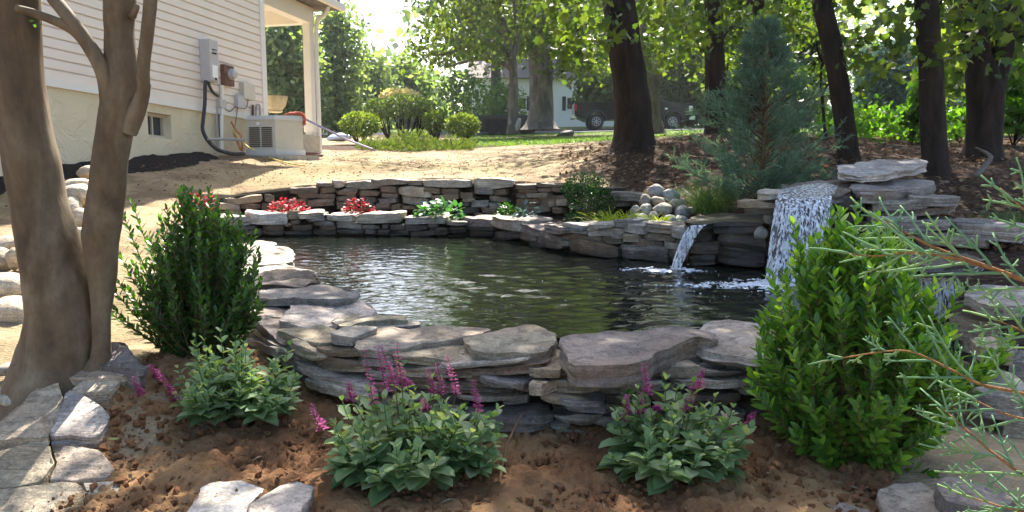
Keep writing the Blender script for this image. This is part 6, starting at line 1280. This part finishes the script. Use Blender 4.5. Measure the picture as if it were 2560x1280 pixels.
b = MB(); hbox(b, .06, S1, -.02, .04, ZS - .09, ZS - .001); b.build('starter_strip', M['trim'], house)
# stucco base with the basement window
ws0, wz0 = hs(430, 348); ws1, wz1 = hs(368, 281)
wz1 = hs(430, 292)[1] + .02
b = MB(); ZB = .2
hbox(b, -.02, ws0, -.25, 0, ZB, ZS - .09); hbox(b, ws1, S1, -.25, 0, ZB, ZS - .09); hbox(b, ws0, ws1, -.25, 0, ZB, wz0); hbox(b, ws0, ws1, -.25, 0, wz1, ZS - .09)
hbox(b, 0, S1, -6, -.26, ZB, 6.9); b.build('foundation', M['stucco'], house)
b = MB(); e = .04
hbox(b, ws0, ws0 + e, -.17, -.10, wz0, wz1); hbox(b, ws1 - e, ws1, -.17, -.10, wz0, wz1); hbox(b, ws0 + e, ws1 - e, -.17, -.10, wz1 - e, wz1); hbox(b, ws0 + e, ws1 - e, -.17, -.10, wz0, wz0 + e); hbox(b, (ws0 + ws1) / 2 - .012, (ws0 + ws1) / 2 + .012, -.16, -.12, wz0 + e, wz1 - e)
wn = b.build('basement_window', M['tan'], house)
b = MB(); hbox(b, ws0 + e, ws1 - e, -.18, -.15, wz0 + e, wz1 - e); b.build('pane', M['glass'], wn)
b = MB(); b.quad(H(S1, .5, 6.95), H(-3.2, .5, 6.95), H(-3.2, -4, 9.5), H(S1, -4, 9.5)); b.quad(H(S1, .5, 6.75), H(-3.2, .5, 6.75), H(-3.2, .5, 6.95), H(S1, .5, 6.95)); b.quad(H(S1, .5, 6.95), H(-.1, .5, 6.95), H(-.1, -.3, 6.95), H(S1, -.3, 6.95)); b.build('roof', M['shingle'], house)
# porch: beam, ceiling, post, deck edge, downspout
zc = zat(42, 15.5); pd = 15.6; pp0 = P(777, 300, pd); pso, psz = (pp0 - HC).dot(HN), 0; pss = -(pp0 - HC).dot(HW)
b = MB(); hbox(b, pss - .06, -.06, -3.5, pso + .1, zc + .26, zc + .30); b.build('porch_ceiling', M['soffit'], house)
b = MB(); hbox(b, pss - .06, pss + .10, -3.5, pso + .1, zc, zc + .26); hbox(b, pss + .10, -.06, pso - .1, pso + .1, zc, zc + .26); b.build('porch_beam', M['trim'], house)
b = MB(); b.hexa([H(pss + .0, pso - .09, ZS - .35), H(pss + .0, pso + .09, ZS - .35), H(pss - .02, pso + .09, ZS - .35), H(pss - .02, pso - .09, ZS - .35), H(pss + .0, pso - .09, 0), H(pss, pso + .09, 0), H(pss - .02, pso + .09, 0), H(pss - .02, pso - .09, 0)]) if 0 else None
hbox(b, pss - .075, pss + .075, pso - .075, pso + .075, 1.3, zc); hbox(b, pss - .1, pss + .1, pso - .1, pso + .1, 1.85, 1.98); b.build('porch_post', M['trim'], house)
b = MB(); hbox(b, pss - .15, -.05, -3.5, pso + .15, 1.0, 1.78); b.build('porch_deck', M['concrete'], house)
b = MB(); b.tube(curve_pts([H(pss - .1, pso + .42, zc + .36), H(pss - .1, pso + .30, zc + .16), H(pss - .09, pso + .13, zc - .05), H(pss - .09, pso + .13, 2.2), H(pss - .09, pso + .13, 1.45), H(pss - .1, pso + .22, 1.36)], 4), .04, 8); b.build('downspout', M['trim'], house, 180)
b = MB(); b.hexa([H(-.06, -3.5, zc + .32), H(-.06, pso + .5, zc + .32), H(pss - .4, pso + .5, zc + .32), H(pss - .4, -3.5, zc + .32), H(-.06, -3.5, zc + 1.0), H(-.06, pso + .5, zc + .40), H(pss - .4, pso + .5, zc + .40), H(pss - .4, -3.5, zc + 1.0)]); b.build('porch_roof', M['shingle'], house)
b = MB(); hbox(b, pss - .4, -.06, pso + .5, pso + .6, zc + .30, zc + .42); b.build('gutter', M['trim'], house)
# planter on the porch
pc = P(688, 275, 15.2)
b = MB(); k = 15.2 / F; b.lathe((pc.x, pc.y, zat(282, 15.2)), [(.10, 0), (.15, .02), (.14, .05), (.20, .12), (.24, .26), (.25, .28), (.25, .31), (.21, .31), (.19, .22)], 8); tag(b.build('planter', M['urn'], None, 25), 'cream eight-sided planter on the porch behind the house corner', 'planter')
# ---- electric gear on the wall
sA = hs(496, 150)[0]; o1 = .20; sB = hs(545, 150, o1)[0]; zt_, zb_ = hs(516, 97, o1)[1], hs(516, 200, o1)[1]
t = thing('transfer_switch', 'tall grey electric cabinet on the siding with a black name plate', 'electric box', H(sA, 0, zb_))
b = MB(); hbox(b, sB, sA, .03, o1 - .02, zb_, zt_); b.build('cabinet', M['greybox'], t)
b = MB(); hbox(b, sB - .008, sA + .008, .03, o1, zb_ + .02, zt_ + .012); b.build('cover', M['greybox'], t)
s_ = sA - (sA - sB) * .26; s2_ = sA - (sA - sB) * .82; zz = zt_ - (zt_ - zb_) * .26
b = MB(); hbox(b, s2_, s_, o1 + .001, o1 + .006, zz - .035, zz + .035); pl = b.build('name_plate', M['dark'], t)
fc = bpy.data.curves.new('lettering', 'FONT'); fc.body = 'GENERAC'; fc.size = .05; fc.extrude = .001; fc.align_x = 'CENTER'; fc.align_y = 'CENTER'
fo = bpy.data.objects.new('lettering', fc); C.objects.link(fo); fc.materials.append(M['white']); ct = H((s_ + s2_) / 2, o1 + .008, zz)
fo.hide_render = True; lm = Matrix(((HW.x, 0, HN.x, ct.x), (HW.y, 0, HN.y, ct.y), (HW.z, 1, HN.z, ct.z), (0, 0, 0, 1)))
bpy.context.view_layer.update(); lme = bpy.data.meshes.new_from_object(fo.evaluated_get(bpy.context.evaluated_depsgraph_get())); lme.transform(lm); bpy.data.objects.remove(fo); link('lettering', lme, [], pl)
b = MB(); hbox(b, sB + .02, sB + .14, o1 + .001, o1 + .004, zb_ + .06, zb_ + .24); b.build('white_label', M['white'], t)
b = MB(); hbox(b, sA - .12, sA - .09, o1 + .001, o1 + .012, zb_ + .03, zb_ + .06); b.build('latch', M['dark'], t)
# meter
m0 = hs(546, 160)[0]; m1 = hs(570, 160)[0]; mz0, mz1 = hs(558, 214)[1], hs(558, 164)[1]
t = thing('meter_box', 'rusty brown meter box with round glass meter, beside the grey cabinet', 'electric box', H(m0, 0, mz0))
b = MB(); hbox(b, m1, m0, .03, .10, mz0, mz1); b.build('box', M['rust'], t)
mc = H((m0 * .35 + m1 * .65), .10, (mz0 * .42 + mz1 * .58)); b = MB()
for i in range(1): b.tube([mc, mc + HN * .03, mc + HN * .08, mc + HN * .10], [.07, .07, .065, .04], 16)
b.build('meter_glass', M['greybox'], t, 40)
b = MB(); b.tube([mc - HN * .002, mc + HN * .035], [.082, .082], 16); b.build('ring', M['greybox'], t, 40)
def wallbox(name, x0, y0, x1, y1, o, mat, label):
    s0, z0 = hs(x0, y1); s1, z1 = hs(x1, y0); z1 = hs(x0, y0)[1]; b = MB(); hbox(b, s1, s0, .02, o, z0, z1); hbox(b, s1 - .008, s0 + .008, o - .03, o - .012, z1 - .02, z1 + .012); return tag(b.build(name, M[mat], None), label, 'utility box')
wallbox('utility_box', 596, 208, 622, 246, .11, 'beigebox', 'beige utility box near the house corner, above the generator')
wallbox('utility_box', 582, 238, 599, 268, .10, 'greybox', 'small rounded grey utility box left of the beige one')
wallbox('junction_box', 537, 248, 551, 268, .10, 'greybox', 'grey junction box on the vertical conduit, upper of two')
wallbox('junction_box', 535, 270, 547, 285, .08, 'greybox', 'grey junction box on the vertical conduit, lower of two')
def hp(px, py, o=.06): s, z = hs(px, py, o); return H(s, o, z)
def pipe(name, pts, r, mat, label, o=.06, n=8):
    b = MB(); pts = curve_pts([hp(*q[:2], q[2] if len(q) > 2 else o) for q in pts], 6); b.tube(pts, r, n); return tag(b.build(name, M[mat], None, 180), label, 'pipe' if 'conduit' in name or 'pipe' in name else 'cable')
pipe('conduit', [(515, 203, .12), (513, 215, .12), (512, 260, .1), (508, 300, .1), (507, 325, .12), (520, 352, .2), (545, 374, .35), (580, 384, .5), (612, 384, .6)], .028, 'blackpipe', 'black flexible conduit curving from the grey cabinet to the generator')
pipe('conduit', [(520, 203, .12), (524, 216, .1), (532, 230, .08), (545, 240, .06)], .022, 'blackpipe', 'short black conduit between the grey cabinet and the white riser')
pipe('conduit', [(554, 213), (555, 250), (553, 300), (553, 340), (554, 385)], .034, 'trim', 'white vertical riser pipe under the meter')
pipe('conduit', [(541, 285), (541, 330), (541, 378)], .016, 'pipe', 'thin grey conduit running down from the junction boxes')
pipe('conduit', [(520, 348, .25), (560, 348, .3), (612, 350, .55)], .02, 'pipe', 'horizontal grey conduit running to the generator')
pipe('cable', [(547, 275), (548, 320), (551, 350)], .008, 'blackpipe', 'black cable beside the riser pipe')
pipe('cable', [(563, 272), (575, 278), (590, 266)], .007, 'blackpipe', 'looping black cable under the small grey utility box')
pipe('cable', [(600, 246), (605, 268), (615, 270), (621, 248)], .006, 'blackpipe', 'thin cable loop hanging under the beige utility box')
pipe('cable', [(594, 268), (590, 300), (586, 320)], .006, 'rust', 'brown wire hanging under the grey utility box')
pipe('pipe', [(578, 305), (590, 325), (603, 342, .3), (606, 378, .3)], .016, 'orange', 'orange pipe sloping down to the generator', .1)
pipe('pipe', [(585, 330), (592, 350, .2), (602, 375, .3)], .02, 'orange', 'second orange pipe near the ground behind the generator', .08)
pipe('cord', [(580, 325, .1), (600, 348, .4), (622, 368, .75), (640, 376, 1.1)], .008, 'yellow', 'yellow cord drooping in front of the generator', .1)
pipe('pipe', [(640, 300), (641, 266), (648, 262), (650, 270), (650, 290)], .015, 'pipe', 'hooked grey pipe rising above the generator lid')
pipe('pipe', [(632, 290), (632, 262)], .02, 'rust', 'short brown pipe stub above the generator lid')
# ---- generator
gd = 12.3
g0 = P(617, 388, gd); GAN = R(26)                # front (louvred) face, then the long side going back right
gx_ = Vector((math.cos(R(-4)), math.sin(R(-4)), 0)); gy_ = Vector((math.sin(R(30)), math.cos(R(30)), 0))
gw = (690 - 617) / F * gd * 1.0; gh = (388 - 292) / F * gd
gl = .78
gb = Vector((g0.x, g0.y, g0.z))
gright = P(690, 388, gd - .12) - gb; gright.z = 0; gback = P(762, 388, gd + .35) - P(690, 388, gd - .12); gback.z = 0
def Gp(u, v, z): return gb + gright * u + gback * v + Vector((0, 0, z))
def gbox(b, u0, u1, v0, v1, z0, z1, m=0): b.hexa([Gp(u0, v0, z0), Gp(u1, v0, z0), Gp(u1, v1, z0), Gp(u0, v1, z0), Gp(u0, v0, z1), Gp(u1, v0, z1), Gp(u1, v1, z1), Gp(u0, v1, z1)], m)
t = thing('generator', 'beige standby generator with louvred end beside the house wall', 'generator', Gp(.5, .5, 0))
b = MB(); gbox(b, .02, .98, .02, .98, .08, gh - .06); b.build('body', M['beigebox'], t)
b = MB(); gbox(b, -.01, 1.01, -.01, 1.02, 0, .09); b.build('base', M['lid'], t)
b = MB(); b.hexa([Gp(-.01, -.02, gh - .06), Gp(1.01, -.02, gh - .06), Gp(1.01, 1.02, gh - .06), Gp(-.01, 1.02, gh - .06), Gp(.06, .04, gh + .005), Gp(.97, .04, gh + .005), Gp(.97, .96, gh + .02), Gp(.06, .96, gh + .02)]); b.build('lid', M['lid'], t)
for cx0 in (.12, .54):
    b = MB()
    for r_ in range(10): gbox(b, cx0, cx0 + .34, -.012, .03, .13 + r_ * .031, .145 + r_ * .031)
    b.build('louvre', M['dark'], t)
b = MB(); gbox(b, 1.0, 1.0 - .02 + .012, .66, .86, .22, .25); 
b = MB(); gbox(b, .38, .46, -.008, .01, .46, .50); b.build('badge', M['white'], t)
b = MB(); gbox(b, .975, .984, .62, .86, .21, .25); pl = b.build('name_strip', M['tan'], t)
b = MB(); gbox(b, -.5, 1.35, -.25, 1.15, -.22, -.003); tag(b.build('concrete_pad', M['concrete'], None), 'low concrete pad under the generator', 'pad')
b = MB(); b.tube(curve_pts([Gp(.80, .55, gh + .03), Gp(.88, .7, gh + .05), Gp(.96, .9, gh + .05), Gp(1.0, 1.0, gh + .02), Gp(1.03, 1.0, gh - .12)], 5), lerpl([.015, .03, .02], 21), 8, jit=.35); tag(b.build('rag', M['redcloth'], None, 180), 'crumpled red cloth on the generator lid', 'cloth')
b = MB(); e = P(945, 378, 17.2); b.tube([Gp(1.02, .98, gh - .02), Gp(1.02, .98, gh - .02).lerp(e, .5) - Vector((0, 0, .04)), e], .02, 6); tag(b.build('strap', M['purple'], None, 180), 'taut bluish purple strap from the generator corner to the ground', 'strap')
b = MB(); q = [PZ(672, 388, 0) for _ in range(1)]; y0 = [GP(672, 11.9, .03), GP(700, 11.7, .02), GP(735, 11.4, .02), GP(765, 11.3, .02)]; b.tube(curve_pts(y0, 5), .009, 6); tag(b.build('cord', M['yellow'], None, 180), 'yellow cord lying on the bare soil in front of the generator', 'cable')
b = MB()
for rr in (.16, .12): b.tube([GP(778, 13.6, .04) + Vector((math.cos(a) * rr * 1.2, math.sin(a) * rr, .03 * (rr < .14))) for a in np.linspace(0, 6.2, 18)], .022, 6)
tag(b.build('hose_coil', M['rust'], None, 180), 'coiled reddish hose on the ground right of the generator', 'hose')
# dark mulch heaped along the wall
n = 60; b = MB(); vs = []; 
for i in range(n + 1):
    s = 7.0 - (7.0 - 1.75) * i / n
    for j in range(13):
        o = .46 * j / 12; p = H(s, o + .002, 0); hgt = (.12 * (1 - (j / 12) ** 2) - .03) * (.8 + .5 * MN.noise(Vector((s * 2, o * 5, 1)))) + .03 * MN.noise(Vector((s * 9, o * 12, 2)))
        p.z = g1(p.x, p.y) + hgt; vs.append(p)
b.add(vs, [(i * 13 + j, i * 13 + j + 1, (i + 1) * 13 + j + 1, (i + 1) * 13 + j) for i in range(n) for j in range(12)]); tag(b.build('mulch_bed', M['darkmulch'], None, 180), kind='structure')
# ------------------------------------------------------------------ drive, vehicles, white house
b = MB(); vs = []
xs = np.linspace(-16, 16, 33); ys = np.linspace(37.6, 43.4, 7)
for y in ys:
    for x in xs: vs.append((x, y, g1(x, y) + .03))
b.add(vs, [(j * 33 + i, j * 33 + i + 1, (j + 1) * 33 + i + 1, (j + 1) * 33 + i) for j in range(6) for i in range(32)]); tag(b.build('driveway', M['tar'], None, 180), kind='structure')
def vehicle_frame(px0, py0, px1, py1, d): a = P(px0, py0, d); c = P(px1, py1, d); return a, (c - a)
def wheel(parent, c, r, wd, rim=True):
    global M
    b = MB(); b.lathe(c, [(r * .62, -wd / 2), (r * .95, -wd / 2), (r, -wd * .3), (r, wd * .3), (r * .95, wd / 2), (r * .62, wd / 2)], 28, axis='y'); w_ = b.build('wheel', M['rubber'], parent, 30)
    b = MB(); b.lathe((c[0], c[1] - wd * .42, c[2]), [(r * .60, -.01), (r * .60, .05)], 24, axis='y')
    r_o = b.build('rim', M['black_metal' if rim else 'greybox'], w_, 30); b = MB()
    if not rim: return
    for k in range(8):
        a = k * math.pi / 4; u = Vector((math.cos(a), 0, math.sin(a))); q = Vector((-u.z, 0, u.x)); o = Vector((c[0], c[1] - wd * .46, c[2]))
        b.hexa([o + u * (r * .58 if e0_ else .04) + q * s1_ * .022 + Vector((0, e2_, 0)) for (e0_, s1_, e2_) in ((0, -1, -.02), (1, -1, -.02), (1, -1, .02), (0, -1, .02), (0, 1, -.02), (1, 1, -.02), (1, 1, .02), (0, 1, .02))])
    b.lathe((c[0], c[1] - wd * .5, c[2]), [(r * .16, -.02), (r * .16, .03)], 12, axis='y'); b.tube([(c[0] + r * .57 * math.cos(a), c[1] - wd * .46, c[2] + r * .57 * math.sin(a)) for a in np.linspace(0, 6.2832, 25)], .022, 6); b.build('spokes', M['pipe'], w_, 30)
D = 40.2; kx = D / F
tx0 = P(1436, 320, D).x; tl = (1733 - 1436) * kx / cp * 1.0; tzb = g1(P(1580, 320, D).x, D) + .03
tk = thing('pickup_truck', 'black crew cab pickup parked on the drive behind the thickest trunk', 'truck', (tx0 + tl / 2, D + 1, tzb))
def T(x, z): return (tx0 + x * tl / 6.35, tzb + z)
def prof_solid(b, prof, y0, y1, m=0, inset=0):
    n = len(prof); vs = [(x, y0 + inset, z) for x, z in prof] + [(x, y1 - inset, z) for x, z in prof]
    b.add(vs, [tuple(range(n)), tuple(reversed(range(n, 2 * n)))] + [((i + 1) % n, i, n + i, n + (i + 1) % n) for i in range(n)], m)
def arch(cx_, r, n=9): return [(cx_ + r * math.cos(a), .42 + r * math.sin(a)) for a in np.linspace(math.pi, 0, n)]
body = [(0.05, .62), (0.0, .75), (0.02, 1.32), (2.42, 1.33), (2.44, 1.36), (4.55, 1.36), (5.3, 1.34), (6.0, 1.27), (6.12, 1.18), (6.15, .70), (6.0, .55)] + [(x, z) for x, z in arch(5.15, .47)[::-1]] + [(4.5, .5), (1.9, .5)] + [(x, z) for x, z in arch(1.15, .47)[::-1]] + [(.3, .58)]
b = MB(); prof_solid(b, [T(x, z) for x, z in body], D, D + 1.95); b.build('body', M['black_paint'], tk, 30)
cab = [(2.46, 1.37), (2.5, 1.5), (2.62, 1.92), (2.75, 1.97), (3.95, 1.97), (4.1, 1.92), (4.75, 1.42), (4.8, 1.37)]
b = MB(); n = len(cab); vs = [(*T(x, z)[:1], D + .02 + .18 * max(0, z - 1.4) / .57, T(x, z)[1]) for x, z in cab] + [(*T(x, z)[:1], D + 1.93 - .18 * max(0, z - 1.4) / .57, T(x, z)[1]) for x, z in cab]
b.add(vs, [tuple(range(n)), tuple(reversed(range(n, 2 * n)))] + [((i + 1) % n, i, n + i, n + (i + 1) % n) for i in range(n)]); b.build('cab', M['black_paint'], tk, 30)
for wn_ in ([(2.62, 1.46), (2.72, 1.86), (3.28, 1.88), (3.28, 1.46)], [(3.36, 1.46), (3.36, 1.88), (3.95, 1.88), (4.45, 1.46)]):
    b = MB(); vs = [(T(x, z)[0], D + .005 + .18 * max(0, z - 1.4) / .57, T(x, z)[1]) for x, z in wn_]; b.add(vs + [(v[0], v[1] + .01, v[2]) for v in vs], [(0, 1, 2, 3), (7, 6, 5, 4), (0, 4, 5, 1), (1, 5, 6, 2), (2, 6, 7, 3), (3, 7, 4, 0)]); b.build('window', M['glass'], tk)
b = MB(); vs = [(T(4.12, 1.9)[0], D + .25, T(4.12, 1.9)[1] + .012), (T(4.74, 1.44)[0], D + .12, T(4.74, 1.44)[1] + .012), (T(4.74, 1.44)[0], D + 1.83, T(4.74, 1.44)[1] + .012), (T(4.12, 1.9)[0], D + 1.7, T(4.12, 1.9)[1] + .012)]; b.add(vs, [(0, 1, 2, 3)]); b.build('windscreen', M['glass'], tk)
for wx in (1.15, 5.15): wheel(tk, (T(wx, 0)[0], D + .14, tzb + .38), .38, .27); wheel(tk, (T(wx, 0)[0], D + 1.8, tzb + .38), .38, .27)
def tbox(name, x0, x1, z0, z1, y0, y1, mat): b = MB(); a, c = T(x0, z0), T(x1, z1); b.box(((a[0] + c[0]) / 2, D + (y0 + y1) / 2, (a[1] + c[1]) / 2), (c[0] - a[0], y1 - y0, c[1] - a[1])); return b.build(name, M[mat], tk)
tbox('front_bumper', 6.02, 6.32, .48, .74, .03, 1.92, 'chrome'); tbox('rear_bumper', -.12, .12, .55, .72, .05, 1.9, 'chrome'); tbox('grille', 6.10, 6.20, .78, 1.16, .35, 1.6, 'chrome'); tbox('headlight', 5.98, 6.17, .88, 1.16, -.01, .33, 'lamp'); tbox('headlight', 5.98, 6.17, .88, 1.16, 1.62, 1.96, 'lamp'); tbox('tail_light', -.01, .12, .92, 1.25, -.01, .16, 'tail'); tbox('mirror', 4.35, 4.5, 1.42, 1.68, -.24, -.02, 'black_paint'); tbox('door_handle', 3.05, 3.22, 1.16, 1.21, -.03, -.001, 'chrome'); tbox('door_handle', 4.0, 4.0 + .17, 1.16, 1.21, -.03, -.001, 'chrome'); tbox('running_board', 2.3, 4.4, .42, .48, -.12, .08, 'black_metal'); tbox('fender_emblem', 4.72, 4.86, .98, 1.06, -.012, -.001, 'chrome')
for wx in (1.15, 5.15):
    b = MB(); pts = [(T(wx, 0)[0] + .49 * math.cos(a) * tl / 6.35, D - .02, tzb + .42 + .49 * math.sin(a)) for a in np.linspace(math.pi, 0, 13)]; b.tube(pts, .04, 6); b.build('wheel_arch', M['black_metal'], tk, 180)
# dump trailer
D2 = 37.6; tr = thing('dump_trailer', 'dark blue-black utility trailer half hidden by the yard trees', 'trailer', P(1262, 330, D2)); k2 = D2 / F
xa, xb = P(1197, 300, D2).x, P(1338, 300, D2).x; zt0 = zat(291, D2); zb0 = zat(322, D2); zg = g1((xa + xb) / 2, D2) + .03
b = MB(); b.box(((xa + xb) / 2, D2 + .9, (zt0 + zb0) / 2), (xb - xa, 1.8, zt0 - zb0)); b.box(((xa + xb) / 2, D2 + .9, zt0 + .02), (xb - xa + .1, 1.9, .07)); b.box(((xa + xb) / 2, D2 + .9, zb0 - .06), (xb - xa, 1.5, .10))
for i in range(8): b.box((xa + (xb - xa) * (i + .5) / 8, D2 - .03, (zt0 + zb0) / 2), (.06, .055, zt0 - zb0 - .02))
b.build('box', M['black_metal'], tr)
for wx in (1233, 1262):
    c = P(wx, 325, D2); wheel(tr, (c.x, D2 - .12, zg + .33), .33, .2, False)
b = MB(); c0, c1 = P(1215, 310, D2).x, P(1282, 310, D2).x; zf = zg + .74; b.box(((c0 + c1) / 2, D2 - .14, zf), (c1 - c0, .3, .05)); b.hexa([Vector((c0 - .18, D2 - .29, zf - .3)), Vector((c0 - .14, D2 - .29, zf - .3)), Vector((c0 - .14, D2 + .01, zf - .3)), Vector((c0 - .18, D2 + .01, zf - .3)), Vector((c0 - .02, D2 - .29, zf + .02)), Vector((c0 + .02, D2 - .29, zf + .02)), Vector((c0 + .02, D2 + .01, zf + .02)), Vector((c0 - .02, D2 + .01, zf + .02))]); b.build('fender', M['black_metal'], tr)
for dx in (-6, 12):
    pebble('boulder', P(1284 + dx, 300 if 0 else 302, 26.6 if dx < 0 else 26.4) + Vector((0, .3, -.1)), (.09, .08, .24), 'l', ('pale upright stone leaning at the left of the slender yard tree foot', 'pale upright stone at the right of the slender yard tree foot')[dx > 0], 'stones at the yard tree foot', seed=200 + dx, cat='boulder')
# white house
D3 = 58; wh = thing('white_house', 'white house with dark shutters far beyond the trailer', 'house', GP(1400, D3)); xa, xb = P(1180, 250, D3).x, P(1545, 250, D3).x; z0 = g1((xa + xb) / 2, D3) - .5; z1 = zat(196, D3)
b = MB(); b.box(((xa + xb) / 2, D3 + 3.5, (z0 + z1) / 2), (xb - xa, 7, z1 - z0)); b.build('wall', M['white'], wh)
b = MB(); ym = D3 + 3.5; b.add([(xa - .4, D3 - .5, z1), (xb + .4, D3 - .5, z1), (xb + .4, D3 + 7.5, z1), (xa - .4, D3 + 7.5, z1), (xa - .4, ym, z1 + 1.8), (xb + .4, ym, z1 + 1.8)], [(0, 1, 5, 4), (2, 3, 4, 5), (0, 4, 3), (1, 2, 5), (3, 2, 1, 0)]); b.build('roof', M['shingle'], wh)
for c_, wide in ((1427, 11), (1480, 9), (1240, 11), (1305, 11)):
    a, e = P(c_ - wide, 243, D3), P(c_ + wide, 275, D3)
    b = MB(); b.box(((a.x + e.x) / 2, D3 - .02, (a.z + e.z) / 2), (e.x - a.x, .06, a.z - e.z)); b.box(((a.x + e.x) / 2, D3 - .05, a.z + .05), (e.x - a.x + .1, .12, .1)); w_ = b.build('window', M['white'], wh)
    b = MB(); b.box(((a.x + e.x) / 2, D3 - .055, (a.z + e.z) / 2), (e.x - a.x - .14, .02, a.z - e.z - .14)); b.build('pane', M['glass'], w_)
    for s in (-1, 1): b = MB(); b.box(((a.x + e.x) / 2 + s * ((e.x - a.x) / 2 + .17), D3 - .03, (a.z + e.z) / 2), (.26, .06, a.z - e.z + .1)); b.build('shutter', M['black_metal'], w_)
# pale blue bundle by the drive
pebble('tarp_bundle', P(850, 344, 24), (.38, .3, .13), 'l', 'pale blue tarp bundle on the gravel left of the ball shrubs', None, 'tarp', 'tarp', seed=77, lump=.35)
pebble('rock', P(1430, 285 + 12, 60) if 0 else GP(1412, 31, .05), (.35, .3, .15), 'd', 'dark rock in the mulch island right of the shaggy tree', None, 'stone', 'rock', seed=78, lump=.35)
for i, (px, py, ln) in enumerate(((270, 1110, .045), (1380 - 25, 885 + 0, .03))):
    if i == 0:
        q = PZ(px, py, .15); b = MB(); b.v = []; V_, F2_ = scatter(leaf_t(.2, .02, .05), [(q.x, q.y, q.z + .02)], [(1, .1, 0)], [(0, -.2, 1)], [ln]); tag(link('fallen_leaf', np_mesh('fallen_leaf', V_, F2_), M['pale'], None, 180), 'single pale green leaf lying on soil by the left flagstones', 'leaf')

# ------------------------------------------------------------------ added haze volume standing in for lens glare
m, t, o = newmat('glare_haze'); v = nd(t, 'ShaderNodeVolumePrincipled'); v.inputs['Color'].default_value = (.93, .97, 1, 1); v.inputs['Density'].default_value = .0004; v.inputs['Anisotropy'].default_value = .55
L(t, v.outputs[0], o.inputs['Volume'])
b = MB(); b.box((0, 68, 14), (300, 180, 34)); tag(b.build('haze', m), 'thin added haze standing in for lens glare', 'haze', kind='stuff')
